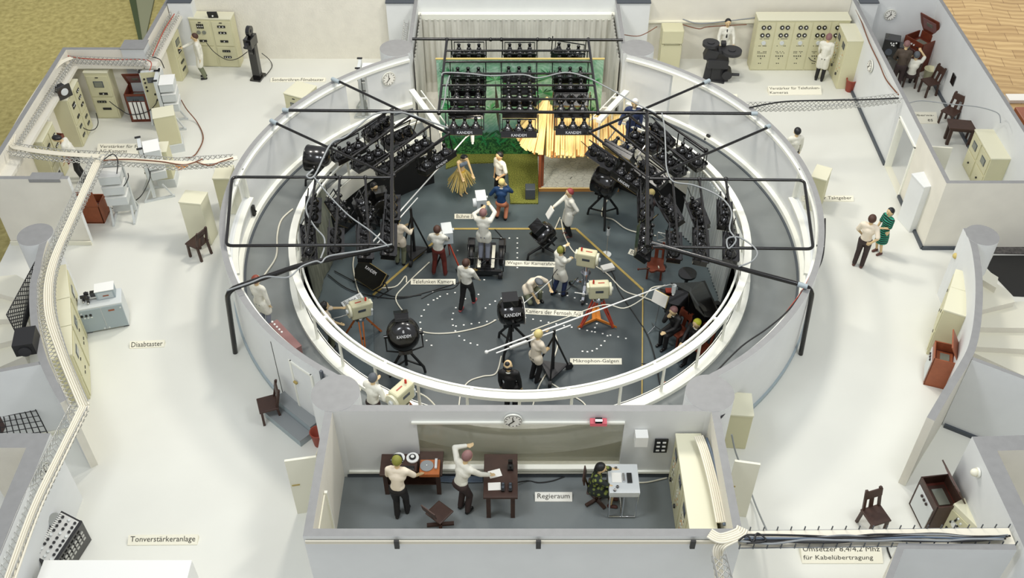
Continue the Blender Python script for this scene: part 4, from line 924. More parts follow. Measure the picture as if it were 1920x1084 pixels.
def radio(label, A, B, h=.95, depth=.62, m='wood_red', kind='slats', z=0, open_=True, lidang=70, width=None):
    loc_, rz, L = front(A, B, depth, z); L = width or L
    t = thing('radio_console', label, 'radio console', loc_, rz); s = .03; mb = MB()
    mb.box(0,0,s/2+.02, L, depth, s, m); mb.box(-L/2+s/2,0,h/2, s, depth, h, m); mb.box(L/2-s/2,0,h/2, s, depth, h, m); mb.box(0,depth/2-s/2,h/2, L, s, h, m); mb.box(0,-depth/2+s/2,h/2, L, s, h, m)
    mb.box(0,0,h-.25, L-.04, depth-.04, .02, 'inside_red'); mb.build('console_body', t, bevel=.006)
    mb = MB(); mb.box(0,.02,h-.22, L*.5, depth*.4, .03, 'screen'); mb.box(0,.02,h-.235, L*.75, depth*.7, .02, m); mb.build('turntable_deck', t)
    mb = MB(); y = -depth/2-.008
    if kind == 'slats':
        mb.box(0,y,h*.42, L*.74, .02, h*.62, 'white_paint')
        for i in range(3): mb.box((i-1)*L*.19, y-.004, h*.42, L*.05, .02, h*.62, 'cloth_dark')
        mb.box(0,y,h*.85, L*.8, .02, h*.16, 'dark_grey'); 
        for i in range(3): mb.cyl(((i-1)*.07,y-.01,h*.8),((i-1)*.07,y-.03,h*.8), .016,.016,'black',8)
        mb.build('speaker_grille', t)
    elif kind == 'stripes':
        for i in range(9): mb.box((i-4)*L*.082, y, h*.42, L*.045, .02, h*.6, 'hair_mauve')
        mb.build('speaker_grille', t); mb = MB()
        for i in (-1,1): mb.cyl((i*.05,y-.005,h*.86),(i*.05,y-.03,h*.86), .028,.028,'meter_white',10); mb.box(i*.2,y,h*.83,.12,.02,.03,'cloth_dark')
        mb.build('knob', t)
    elif kind == 'knobs':
        mb.box(0,y,h*.45, L*.82, .02, h*.72, 'light_grey'); 
        for i in range(3): mb.cyl(((i-1)*.1,y-.005,h*.72),((i-1)*.1,y-.04,h*.72), .035,.03,'cloth_dark',10)
        mb.build('speaker_grille', t)
    else:
        mb.box(0,y,h*.4, L*.6, .015, h*.5, m); mb.build('speaker_grille', t)
    if open_:
        mb = MB(); mb.M = Matrix.Translation((0,depth/2,h)) @ Matrix.Rotation(-D2R(lidang),4,'X'); mb.box(0,-depth/2,.015, L, depth, .03, m); mb.box(0,-depth/2,-.004, L*.7, depth*.65, .012, 'hair_mauve'); mb.box(0,-depth*.55,-.012, L*.3, depth*.2, .012, 'screen'); mb.build('lid', t)
    return t
radio('red-brown radio console with open lid and white slatted grille, far left', (247,229),(287,228), 1.0, .6, lidang=60)
radio('red-brown open console in front of the person in white shirt, far left', (118,322),(134,303), .95, .6, kind='plain', width=.7, lidang=75)
radio('mahogany radio console with striped grille and open lid in the far right room', (1688,124),(1708,136), 1.1, .75, kind='stripes', m='wood_red', width=.78, lidang=65)
radio('orange-brown radio console with raised lid in front of the right curved wall', (1733,690),(1731,718), .9, .52, kind='knobs', m='wood_brown', width=.62, lidang=60, z=0)
radio('dark brown radio console with light speaker cloth and open lid, bottom right', (1709,955),(1727,992), .95, .58, kind='knobs', m='wood_dark', width=.78, lidang=60)
radio('large red-brown console with upright lid seen from behind under the cable tray', (207,396),(163,396), .62, .55, m='wood_brown', kind='plain', lidang=97)
# narrow + long rack back left
cabinet('equipment_cabinet', 'tall narrow beige rack with small screen, back left beside the person in white coat', 'cabinet', (338,160),(358,128), .5, 1.72, width=.6, doors=D2((('screen',0,.1),('cluster',0,-.3)), (('meter',0,.2,.26,3),('meter',0,-.15,.26,3))))
cabinet('equipment_cabinet', 'wide four-door beige cabinet with meters against the cream back wall', 'cabinet', (374,124),(451,126), .45, 1.78, doors=((-.25,.70,.44,.5,(('slot',0,.45),('cluster',0,.3),('dials',0,.05),('meter',0,-.3,.24,1,1))), (.25,.70,.44,.5,(('slot',0,.45),('meter',0,.3,.26,2,1),('meter',0,.05,.26,2,1),('meter',0,-.3,.26,1,1))), (-.25,.22,.44,.42,()), (.25,.22,.44,.42,(('meter',0,.3,.26,3),('meter',0,0,.26,3,1)))))
mb = MB(); p = G(400,30,1.85); mb.box(0,0,.0,.32,.05,.24,'black_matte',R=Matrix.Rotation(.3,3,'X')); mb.sphere((0,-.03,-.03),.03,'meter_white',8); tag(mb.build('switchboard', loc=(p.x,p.y-.05,1.92)), 'small black switchboard on top of the four-door cabinet', 'switchboard')
cabinet('film_scanner', 'beige box cabinet with grey screen beside the curved wall, back left', 'cabinet', (541,226),(577,236), .75, 1.0, doors=((0,.5,.9,.9,(('screen',0,.15),('slot',0,.44))),), width=.72)
# black floor-standing projector
t = thing('film_projector', 'tall black film projector on a slanted stand in front of the cream wall', 'projector', P_(484,146,0), D2R(-12))
mb = MB(); mb.box(0,0,.03,.36,.5,.06,'black'); mb.bar((0,0,.05),(0,.02,1.25),.2,.26,'black'); mb.bar((0,.16,.05),(0,.05,.9),.14,.08,'black'); mb.build('stand', t)
mb = MB(); mb.box(0,-.03,1.38,.26,.5,.34,'black'); mb.box(0,-.3,1.4,.12,.18,.12,'charcoal'); mb.cyl((0,-.38,1.4),(0,-.5,1.4),.05,.045,'charcoal'); mb.build('projector_head', t, bevel=.01)
for z in (1.72,1.05): mb = MB(); mb.cyl((-.06,.02,z),(.06,.02,z),.17,.17,'black',20); mb.cyl((-.075,.02,z),(.075,.02,z),.05,.05,'charcoal',12); mb.build('reel_housing', t)
# chain of chairs
def chair_proto(m='wood_dark'):
    t = thing('wooden_chair', 'x', 'chair', (0,0,0)); w_, d, h, H_ = .46, .44, .46, .98
    mb = MB(); mb.box(0,0,h, w_, d, .045, m, taper=.97); mb.build('seat', t, bevel=.01)
    for x in (-1,1):
        mb = MB(); mb.bar((x*(w_/2-.04),-d/2+.04,0),(x*(w_/2-.05),-d/2+.05,h), .055,.055,m); mb.build('leg', t)
        mb = MB(); mb.bar((x*(w_/2-.04),d/2,0),(x*(w_/2-.05),d/2-.04,h), .055,.055,m); mb.bar((x*(w_/2-.05),d/2-.04,h),(x*(w_/2-.07),d/2+.08,H_), .055,.05,m); mb.build('leg', t)
    mb = MB(); mb.box(0,d/2+.04,H_-.13, w_-.04,.04,.2,m,R=Matrix.Rotation(-.22,3,'X')); mb.build('backrest', t, bevel=.012)
    mb = MB(); mb.bar((0,d/2-.02,h),(0,d/2+.05,H_-.2),.1,.02,m); mb.build('back_slat', t)
    return t
ch0 = chair_proto(); ch1 = chair_proto('wood_red'); used = [0,0]
def chair(px, py, rz, label, z=0, group=None, kind=0, w=0):
    if used[kind] == 0: o = (ch0, ch1)[kind]; used[kind] = 1
    else: o = copy_tree((ch0, ch1)[kind])
    o.location = G(px,py,z); o.rotation_euler = (0,0,D2R(rz)); o['label'] = label
    return o
chair(376,478,60-180, 'dark wooden chair beside the tall beige cabinet left of the round studio')
chair(508,782,-70+0, 'dark wooden chair left of the grey steps in front of the round studio')
chair(1737,176,-150+90, 'dark wooden chair beside the metal bin in the far right room').rotation_euler = (0,0,D2R(-72))
chair(1775,232,-30, 'dark wooden chair behind the small dark table in the far right room').rotation_euler = (0,0,D2R(-50))
chair(1632,990,18, 'dark wooden chair alone on the white floor, bottom right')
chair(1226,516,-10, 'red-brown chair holding a violin beside the right lamp racks', ZS, kind=1)
chair(1267,642,40, 'red-brown chair under the suited person beside the grand piano', ZS, kind=1).rotation_euler = (0,0,D2R(-50))
chair(1308,672,-50, 'red-brown chair under the yellow-haired person behind the guard rail', ZS, kind=1)
chair(1703,158,165, 'dark wooden chair under the seated person at the black monitor')
# violin on the chair
p = G(1228,507,ZS+.49)
t = thing('violin', 'reddish violin lying across the red-brown chair', 'violin', (p.x-.02,p.y+.02,ZS+.49), D2R(188)); mb = MB()
mb.prism([(.30*u+(.0), v) for u, v in [(-1.0,.05),(-.95,.11),(-.75,.14),(-.5,.12),(-.3,.085),(-.1,.085),(.1,.115),(.35,.12),(.5,.08),(.52,0),(.5,-.08),(.35,-.12),(.1,-.115),(-.1,-.085),(-.3,-.085),(-.5,-.12),(-.75,-.14),(-.95,-.11),(-1.0,-.05)]], 0, .06, 'wood_red'); mb.build('violin_body', t, bevel=.01)
mb = MB(); mb.bar((.13,0,.07),(.42,0,.08),.035,.03,'wood_dark'); mb.sphere((.45,0,.08),.035,'inside_red',8); mb.build('neck', t); mb = MB(); mb.box(-.12,0,.08,.02,.08,.04,'cream'); mb.build('bridge', t)

# racks with white boxes (signal monitors) far left
def trolley(label, px, py, rz, z=0):
    t = thing('monitor_rack', label, 'equipment rack', P_(px,py,z), D2R(rz))
    mb = MB(); mb.box(0,0,.95,.62,.09,1.66,'light_grey'); mb.box(0,-.05,.97,.56,.012,1.58,'beige'); mb.build('rack_panel', t)
    mb = MB(); mb.box(0,-.065,1.5,.24,.02,.18,'dark_grey'); mb.box(0,-.07,1.5,.21,.02,.15,'screen_dark'); mb.build('screen', t)
    for x, z_ in ((-.2,1.55),(-.2,1.42),(-.2,1.27),(-.2,1.14),(.12,1.27),(.0,1.0),(.02,.8)):
        mb = MB(); mb.cyl((x,-.055,z_),(x,-.09,z_),.03,.028,'black_matte',10); mb.build('knob', t)
    for x in (-.29,.29): mb = MB(); mb.box(x,-.01,1.8,.06,.16,.03,'black_matte'); mb.build('handle', t)
    for i, z_ in enumerate((1.5,1.15,.8)):
        mb = MB(); mb.box(0,.06+.22,z_,.56,.42,.26,'light_grey'); mb.box(0,.28,z_+.135,.58,.44,.012,'white_paint'); mb.build('amplifier_box', t, bevel=.01)
    mb = MB()
    for x in (-.28,.28): mb.bar((x,-.3,.03),(x,.55,.03),.06,.06,'light_grey'); mb.bar((x,-.28,.05),(x,0,.5),.05,.04,'light_grey'); mb.bar((x,.5,.05),(x,.3,.5),.05,.04,'light_grey')
    mb.build('foot_frame', t); return t
trolley('white framed monitor rack with screen and knobs beside the radio console, far left', 306,226,8)
trolley('white rack with three stacked white boxes next to the monitor rack, far left', 318,236,-82)
trolley('white rack with grey boxes seen through the left opening of the curved wall', 684,212,-90)
trolley('white framed rack with stacked grey boxes under the cable tray, left one', 238,400,188)
trolley('white framed rack with stacked white boxes under the cable tray, right one', 290,365,-70)
def boxstand(label, A, B, d, h):
    loc_, rz, L = front(A, B, d, 0); t = thing('amplifier_cabinet', label, 'cabinet', loc_, rz)
    mb = MB(); mb.box(0,0,.14,L*1.12,d*1.12,.28,'light_grey'); mb.build('base', t); mb = MB(); mb.box(0,0,.28+h/2,L,d,h,'beige'); mb.box(0,0,.28+h,L+.02,d+.02,.03,'beige_light'); mb.build('cabinet_body', t, bevel=.01); return t
boxstand('beige cabinet on a white base beside the stacked white boxes, far left', (306,290),(345,283), .55, 1.0)
boxstand('beige cabinet on a white base partly under the cable tray, far left', (300,352),(330,350), .5, .95)
mb = MB(); mb.prism([(.0,.0),(.35,.08),(.42,-.12),(.2,-.3),(-.05,-.25)], 0, .015, 'orange'); q = G(328,308,0); tag(mb.build('cardboard_piece', loc=(q.x,q.y,.002)), 'orange flat piece on the floor under the cable tray', 'card')
# tall beige cabinet left of studio
t = cabinet('equipment_cabinet', 'tall plain beige cabinet behind the dark wooden chair, left of the round studio', 'cabinet', (357,456),(397,460), .5, 1.42, m='beige_light')
cabinet('equipment_cabinet', 'beige cabinet pressed against the curved wall below the cable tray', 'cabinet', (415,402),(446,402), .6, 1.25)
cabinet('equipment_cabinet', 'beige cabinet half hidden behind the right curved wall near the clock generator sign', 'cabinet', (1506,392),(1534,400), .6, 1.15, m='beige')
cabinet('relay_cabinet', 'tall white narrow cabinet fixed beside the doorway of the far right room', 'cabinet', (1682,410),(1704,436), .42, 1.55, m='white_wall', width=.62)
cabinet('equipment_cabinet', 'beige cabinet beside the front right column, seen from behind', 'cabinet', (1362,840),(1390,842), .62, 1.15, width=.5)
# left wall cabinets in a row beside curved wall (front faces right)
for k, (A, B) in enumerate((((168,640),(150,573)), ((172,692),(168,642)), ((174,748),(172,694)))):
    t = cabinet('equipment_cabinet', 'beige cabinet in the row along the left curved wall, %s' % ('rear one','middle one','front one')[k], 'cabinet', (A[0]-4,A[1]), (B[0]-4 if k else 156,B[1]+6 if not k else B[1]), .55, 1.5, doors=D2((('screen',0,.1),('slot',0,-.3)), (('slot',.1,.2),('slot',-.1,.2))), group='beige cabinets along the left curved wall')
# right wall cabinets
for k, (A, B) in enumerate((((1749,622),(1736,664)), ((1760,587),(1750,620)))):
    cabinet('equipment_cabinet', 'beige cabinet with dark handle in front of the right curved wall, %s' % ('front one','rear one')[k], 'cabinet', A, B, .5, 1.5 if k == 0 else 1.48, doors=((0,.72,.88,.42,(('slot',0,0),)),(0,.27,.88,.42,(('slot',0,0),))), group='beige cabinets at the right curved wall')
cabinet('control_cabinet', 'beige four-door cabinet with round dials in the far right room, left half', 'cabinet', (1805,311),(1817,334), .6, 1.25, width=.72, doors=((0,.74,.86,.42,(('screen',0,0),)),(0,.27,.86,.42,(('knob',0,0),))))
cabinet('control_cabinet', 'beige four-door cabinet with round dials in the far right room, right half', 'cabinet', (1819,338),(1832,363), .6, 1.25, width=.72, doors=((0,.74,.86,.42,(('screen',0,0),)),(0,.27,.86,.42,(('knob',0,0),))))
# big amplifier wall
def ampwall(label, A, B, d, h, n, panels, L=None):
    loc_, rz, L0 = front(A, B, d, 0); L = L or L0; t = thing('amplifier_rack', label, 'equipment rack', loc_, rz)
    mb = MB(); mb.box(0,0,h/2,L,d,h,'beige'); mb.box(0,-.01,h,L+.02,d+.04,.05,'beige_light'); mb.build('cabinet_body', t, bevel=.012); y = -d/2-.014; random.seed(11)
    for i in range(n):
        x = (i-(n-1)/2)*L/n; mb = MB(); mb.box(x, -d/2-.008, h*.49, L/n*.94, .016, h*.93, 'beige'); pn = mb.build('panel', t)
        if panels == 'big':
            for zz in (.86,.71):
                mb = MB()
                for k in (-1,1): mb.cyl((x+k*.09,y,h*zz),(x+k*.09,y-.03,h*zz),.075,.07,'black',16); mb.sphere((x+k*.09,y-.035,h*zz+.01),.028,'meter_white',8)
                mb.build('gauge_pair', pn)
            mb = MB(); mb.cyl((x,y,h*.56),(x,y-.03,h*.56),.075,.07,'light_grey',16); mb.build('dial', pn)
            mb = MB()
            for zz in (.64,.5,.385,.36): 
                for k in range(7):
                    if random.random() < .7: mb.box(x+(k-3)*.045, y, h*zz, .028,.012,.022,'black_matte')
            for k in range(4): mb.cyl((x+(k-1.5)*.07,y,h*.3),(x+(k-1.5)*.07,y-.02,h*.3),.018,.018,'black_matte',8)
            mb.cyl((x,y,h*.25),(x,y-.02,h*.25),.018,.018,'black_matte',8); mb.box(x-.04,y,h*.15,.03,.012,.03,'black_matte'); mb.box(x+.02,y,h*.15,.03,.012,.03,'black_matte')
            mb.build('switch_rows', pn)
        else:
            mb = MB(); mb.box(x,y,h*.82,.26,.02,.2,'dark_grey'); mb.box(x,y-.008,h*.82,.2,.02,.14,'screen_dark'); mb.build('screen', pn)
            mb = MB()
            for zz in (.66,.6,.53,.46,.4,.3): 
                for k in range(4):
                    if random.random() < .75: mb.box(x+(k-1.5)*.07, y, h*zz, .045,.012,.03, ('meter_white','light_grey','black_matte','orange')[random.randrange(4)])
            mb.build('switch_rows', pn); mb = MB(); mb.cyl((x-.05,y,h*.22),(x-.05,y-.04,h*.22),.05,.045,'black',12); mb.build('knob', pn)
    return t
ampwall('long beige amplifier rack wall with rows of black gauges, back right', (1405,132),(1572,132), .5, 1.86, 5, 'big')
ampwall('beige rack standing out at the right end of the amplifier wall', (1566,165),(1550,132), .55, 1.75, 2, 'small').rotation_euler
# orient right-end rack: front faces left
for o in COL.objects:
    if o.get('label','').startswith('beige rack standing out'): 
        q = G(1560,163,0); o.location = (q.x+.38, q.y+.42, 0); o.rotation_euler = (0,0,D2R(-90))
# blower-like beige machine
t = thing('film_scanner', 'beige film scanner pedestal with rounded head, back right', 'scanner', P_(1252,128,0), D2R(0)); 
mb = MB(); mb.box(0,0,.5,.68,.5,1.0,'beige'); mb.build('pedestal', t, bevel=.02); mb = MB(); mb.box(0,-.03,1.32,.7,.55,.5,'beige'); mb.box(0,-.02,1.03,.5,.4,.08,'beige_light'); mb.build('scanner_head', t, bevel=.06); mb = MB(); mb.tube([(-.28,-.27,1.0),(-.28,-.27,1.08),(.28,-.27,1.08),(.28,-.27,1.0)],.015,'beige_light',6); mb.build('handle', t)
# black film machine
t = thing('film_scanner', 'matt black double-reel film scanner in front of the person in white coat, back right', 'scanner', P_(1340,150,0), D2R(-5)); m_ = 'charcoal'
mb = MB(); mb.bar((-.25,0,0),(-.2,0,.6),.1,.3,m_); mb.bar((.28,-.05,0),(.2,0,.6),.1,.3,m_); mb.box(0,.05,.3,.3,.3,.5,m_); mb.box(.0,0,.72,.66,.5,.3,m_); mb.bar((-.3,0,.02),(.3,-.15,.02),.16,.06,m_); mb.build('stand', t, bevel=.01)
mb = MB(); mb.box(-.25,0,1.0,.4,.4,.4,m_,R=Matrix.Rotation(.3,3,'Y')); mb.box(.1,0,1.12,.3,.3,.16,m_); mb.box(.12,.12,1.3,.16,.2,.12,m_); mb.build('machine_body', t, bevel=.02)
for x, y, z_, r in ((-.3,.0,1.28,.27),(.38,-.15,1.12,.32)): mb = MB(); mb.cyl((x,y,z_),(x,y,z_+.1),r,r,m_,28); mb.cyl((x,y,z_+.1),(x,y,z_+.125),.12,.12,m_,16); mb.build('reel', t)
mb = MB(); mb.cyl((.35,-.2,.3),(.35,.2,.3),.16,.16,m_,20); mb.cyl((.35,-.1,.3),(.75,-.1,.3),.05,.05,m_,10); mb.build('motor', t)
# bins
def bin_(px, py, m, label, z=0, r=.17, h=.42):
    t = thing('waste_bin', label, 'waste bin', P_(px,py,z), 0); mb = MB(); mb.lathe([(r*.72,0),(r*.75,.01),(r,h),(r+.012,h+.01),(r-.02,h),(r*.66,.03),(.01,.03)], (0,0,0), m, 24); mb.build('bin_body', t); mb = MB(); mb.tube([(r*math.cos(2*PI*i/20),r*math.sin(2*PI*i/20),h) for i in range(20)], .015, m, 6, True); mb.build('rim', t)
bin_(1592,170,'terracotta','terracotta coloured waste bin at the right end of the amplifier racks')
bin_(600,832,'terracotta','terracotta coloured waste bin at the front left corner of the control room')
bin_(1739,150,'beige','metal waste bin behind the chair in the far right room', r=.2)
# small dark table in far right room
def table(label, A, B, d, h, m='wood_dark', z=0, th=.06, shelf=False):
    loc_, rz, L = front(A, B, d, z); t = thing('wooden_table', label, 'table', loc_, rz)
    mb = MB(); mb.box(0,0,h,L+.1,d+.1,th,m); mb.build('tabletop', t, bevel=.008)
    for x in (-1,1):
        for y in (-1,1): mb = MB(); mb.box(x*(L/2-.05),y*(d/2-.05),h/2,.09,.09,h,m); mb.build('leg', t)
    mb = MB(); mb.box(0,d/2-.04,h-.08,L-.1,.03,.12,m); mb.box(0,-d/2+.06,h-.08,L-.1,.03,.12,m)
    if shelf: mb.box(0,0,.3,L-.1,d-.1,.03,m); mb.box(0,d/2-.1,.45,L-.12,.03,.35,m)
    mb.build('apron', t); return t
table('small dark brown table beside the beige dial cabinets in the far right room', (1772,272),(1818,276), .42, .62)
# monitor in far right room
t = thing('picture_monitor', 'black picture monitor with white knobs on a dark table in the far right room', 'monitor', (G(1666,100,.75).x, G(1666,100,.75).y, .74), D2R(-20))
mb = MB(); mb.box(0,0,.3,.5,.45,.6,'black'); mb.box(.42,-.02,.2,.34,.4,.4,'black'); mb.build('monitor_case', t, bevel=.02)
mb = MB()
for x, z_ in ((-.02,.5),(.06,.5),(.14,.53),(.02,.44),(.08,.43),(.5,.3)): mb.sphere((x,-.23,z_),.028,'meter_white',8)
mb.build('knobs', t); mb = MB(); mb.cyl((-.02,-.22,.18),(-.02,-.25,.18),.12,.11,'screen_dark',20); mb.build('screen', t)
table('dark table carrying the black picture monitor in the far right room', (1652,130),(1700,138), .6, .72)

# slide scanner
loc_, rz, L = front((163,627),(244,612), .55, 0)
t = thing('slide_scanner', 'pale blue-grey slide scanner cabinet with two doors and a raised hood', 'scanner', loc_, rz); h = .78
mb = MB(); mb.box(0,0,h/2+.05,L,.55,h,'light_grey'); mb.build('cabinet_body', t, bevel=.012)
for s in (-1,1):
    mb = MB(); mb.box(s*L/4,-.285,h*.5+.04,L/2-.03,.02,h*.9,'grey_door'); dr = mb.build('door', t)
    mb = MB()
    if s < 0:
        for i in range(3): mb.cyl((-L/4-.2+i*.1,-.295,h*.8),(-L/4-.2+i*.1,-.32,h*.8),.032,.03,'black_matte',10)
        for i in range(3): mb.box(-L/4-.15+i*.08,-.3,h*.7,.04,.012,.025,'meter_white')
    else: mb.box(L/4-.02,-.3,h*.85,.14,.012,.04,'wood_brown')
    for (x_, z_) in ((s*L/4+s*.2,.9),(s*L/4-s*.2,.15)): mb.cyl((x_,-.295,h*z_),(x_,-.31,h*z_),.025,.025,'light_grey',8)
    mb.build('controls', dr)
mb = MB(); mb.box(.17,.1,h+.18,.44,.3,.26,'grey_door'); mb.box(.17,-.055,h+.17,.36,.012,.2,'grey_box'); mb.box(.18,-.065,h+.17,.14,.01,.035,'wood_brown'); mb.box(.17,.1,h+.32,.46,.32,.02,'white_paint'); mb.build('hood', t, bevel=.01)
mb = MB(); 
for i, (x, y) in enumerate(((-.36,0),(-.28,.1),(-.25,-.08))): mb.cyl((x,y,h+.04),(x,y,h+.2+i*.05),.035,.03,'black',10); mb.cyl((x-.05,y,h+.2),(x+.06,y,h+.2),.045,.045,'black',12); mb.sphere((x,y-.06,h+.08),.03,'silver_wire',8)
mb.cyl((-.2,0,h+.12),(-.02,0,h+.12),.025,.025,'silver_wire',8); mb.box(-.12,.06,h+.2,.12,.1,.12,'black'); mb.build('lens_assembly', t)
mb = MB()
for s in (-1,1): mb.box(s*(L/2-.08),-.2,.025,.12,.1,.05,'dark_grey'); mb.box(s*(L/2-.08),.2,.025,.12,.1,.05,'dark_grey')
mb.build('feet', t)

# sound desk bottom left (black with dials)
t = thing('sound_amplifier', 'black sound amplifier desk with grey dial panel at the bottom left', 'amplifier', (G(124,1050,0).x, G(124,1050,0).y, 0), D2R(76))
mb = MB(); mb.prism([(-.55,-.25),(.55,-.25),(.55,.2),(-.55,.2)], 0, .68, 'black'); mb.build('desk_body', t, bevel=.01)
mb = MB(); mb.M = Matrix.Translation((0,-.05,.76)) @ Matrix.Rotation(D2R(32),4,'X'); mb.box(0,0,0,1.06,.46,.1,'black'); mb.box(0,.02,.055,.98,.38,.01,'silver_wire'); mb.build('sloped_top', t)
mb = MB(); mb.M = Matrix.Translation((0,-.05,.76)) @ Matrix.Rotation(D2R(32),4,'X'); random.seed(2)
for i in range(9):
    for j in range(3): mb.cyl((-.42+i*.105,-.12+j*.13,.055),(-.42+i*.105,-.12+j*.13,.09),.032,.028,'black' if random.random() < .7 else 'light_grey',10)
for i in range(22): mb.box(-.46+i*.044,.2,.065,.014,.06,.02,'white_paint')
mb.build('dials', t); mb = MB(); mb.cyl((.3,.2,.9),(.3,.12,.94),.14,.14,'chrome',20); mb.build('reel', t)
for i in range(14): pass
mb = MB(); mb.M = Matrix.Translation((.0,-.28,.42)); 
for i in range(8):
    for j in range(3): mb.box(-.4+i*.11,-.01,-.1+j*.1,.07,.02,.05,'silver_wire')
mb.build('switch_rows', t)
cabinet('white_cabinet', 'large plain white cabinet in the bottom left foreground', 'cabinet', (82,1240),(385,1240), 1.0, 1.05, m='white_paint', lid=False)
for o in COL.objects:
    if o.get('label','').startswith('large plain white cabinet'):
        a, b = G(82,1050,1.05), G(360,1050,1.05); o.location = ((a.x+b.x)/2, a.y-.5, 0)
        for ch in o.children: ch.scale = ((b.x-a.x)/ (ch.dimensions.x or 1), 1, 1)
# ================================================================ STUDIO EQUIPMENT
def tripod(t, h, spread, m='black_matte', r=.035, n=3, a0=90, ring=True, bent_=True):
    for i in range(n):
        a = D2R(a0+i*360/n); c, s = math.cos(a), math.sin(a); mb = MB()
        if bent_: mb.tube([(0,0,h),(c*spread*.93,s*spread*.93,.22),(c*spread,s*spread,0)], r, m, 8)
        else: mb.tube([(0,0,h),(c*spread,s*spread,0)], r, m, 8)
        mb.build('leg', t)
    if ring:
        mb = MB()
        for i in range(n):
            a = D2R(a0+i*360/n); mb.bar((0,0,.3),(math.cos(a)*spread*.9,math.sin(a)*spread*.9,.25), .035,.035, m)
        mb.build('spreader', t)
    mb = MB(); mb.cyl((0,0,.12),(0,0,h+.06), r*1.1, r*1.1, m, 10); mb.build('pole', t)
def spotlight(label, px, py, rz, tilt=0.0, h=1.15, z=ZS, back_text=True, top_text=False, number='8', r=.38, L=.62, base_px=True, topbox=True, gel=False):
    """big drum spotlight: the lens looks along local +y, closed lettered back faces -y"""
    t = thing('spotlight', label, 'spotlight', P_(px,py,z), D2R(rz)); tripod(t, h-.42, .52)
    M = Matrix.Translation((0,0,h)) @ Matrix.Rotation(tilt,4,'X')
    mb = MB(); mb.M = M; mb.lathe([(.05,-L/2-.09),(r*.55,-L/2-.07),(r*.82,-L/2-.02),(r*.95,-L/2+.06),(r,-L/2+.16),(r,L/2),(r*1.03,L/2),(r*1.03,L/2+.03),(r*.9,L/2+.03)], (0,0,0), 'black', 32, (0,1,0)); mb.box(0,0,-r+.01,.34,L*.8,.14,'black'); drum = mb.build('drum', t)
    if topbox: mb = MB(); mb.M = M; mb.box(0,-.02,r+.07,.34,L*.72,.2,'black'); mb.box(0,-.02,r+.175,.36,L*.74,.02,'black'); mb.box(0,-L*.38,r+.03,.26,.02,.05,'black_matte'); mb.build('vent_box', drum, bevel=.008)
    mb = MB(); mb.M = M
    mb.tube([(-r-.05,0,0),(-r-.05,0,-r*.9),(0,0,-r*1.15),(r+.05,0,-r*.9),(r+.05,0,0)], .022, 'black_matte', 8)
    for s in (-1,1): mb.cyl((s*r,0,0),(s*(r+.09),0,0),.05,.04,'black',10); 
    mb.build('yoke', t)
    mb = MB(); mb.M = M
    if back_text:
        F = Matrix.Translation((0,-L/2-.10,.03)) @ Matrix.Rotation(PI/2,4,'X'); text_mb(mb, 'KANDEM', 'white_ink', width=.34, height=.075, M=F, depth=.004); text_mb(mb, number, 'white_ink', height=.075, M=F @ Matrix.Translation((0,.12,0)), depth=.004)
        mb.build('lettering', drum)['label'] = 'white KANDEM lettering'
    if top_text:   # on the round flank
        F = Matrix.Translation((0,0,0)) @ Matrix.Rotation(PI,4,'Z')
        for s_, hh, zz, w_ in (('KANDEM',.085,.52,.4),(number,.08,.95,None)):
            Fm = Matrix.Rotation(-zz,4,'Y') @ Matrix.Rotation(PI/2,4,'Z') @ Matrix.Translation((0,-r-.004,0)) @ Matrix.Rotation(PI/2,4,'X'); text_mb(mb, s_, 'white_ink', width=w_, height=hh, M=Fm, depth=.006)
        mb.build('lettering', drum)['label'] = 'white KANDEM lettering'
    if gel: mb = MB(); mb.M = M; mb.cyl((0,L/2+.05,0),(0,L/2+.06,0),r*1.05,r*1.05,'paper',24); mb.build('diffuser', drum)
    return t
spotlight('large black drum spotlight on a tripod, its round lettered back to the viewer, front left', 763,690,10, tilt=-.6, h=1.22, r=.40)
spotlight('large black drum spotlight with white diffuser disc at the centre front of the studio', 958,655,-82, tilt=0, h=1.38, r=.34, L=.52, back_text=False, top_text=True, number='5', gel=True)
spotlight('large black drum spotlight on a tripod to the right of the thatched hut', 1131,412,60, tilt=.05, h=1.42, r=.40, L=.6, back_text=False)
spotlight('large black spotlight tipped down on its tripod behind the camera dolly sign', 1018,478,120, tilt=-.6, h=.78, r=.30, L=.5, back_text=False)
spotlight('black drum spotlight standing on the ring walkway, rear left', 606,352,80, tilt=.0, h=1.0, z=ZG, r=.36, L=.6, back_text=False, topbox=False)
spotlight('black spotlight in the shade of the left side rack', 722,438,200, tilt=.1, h=1.1, r=.3, L=.5, back_text=False)
# single floodlight tray on the floor
t = thing('floodlight', 'black open floodlight tray with white lettering lying tilted on the studio floor, left', 'floodlight', P_(700,535,ZS), D2R(-42))
mb = MB(); mb.M = Matrix.Translation((0,0,.38)) @ Matrix.Rotation(.75,4,'X'); mb.prism([(-.5,-.1),(-.36,-.3),(.36,-.3),(.5,-.1),(.5,.25),(-.5,.25)], -.02, .12, 'black'); mb.prism([(-.52,-.1),(-.37,-.32),(.37,-.32),(.52,-.1),(.52,.27),(-.52,.27)], .12, .135, 'gold_tape'); mb.prism([(-.51,-.1),(-.365,-.31),(.365,-.31),(.51,-.1),(.51,.26),(-.51,.26)], .135, .15, 'black'); mb.build('tray', t)
mb = MB(); mb.tube([(-.5,.1,0),(-.55,0,.4),(.55,0,.4),(.5,.1,0)],.02,'black_matte',6); mb.bar((-.5,-.3,.02),(-.5,.4,.02),.04,.04,'black_matte'); mb.bar((.5,-.3,.02),(.5,.4,.02),.04,.04,'black_matte'); mb.build('stand', t)
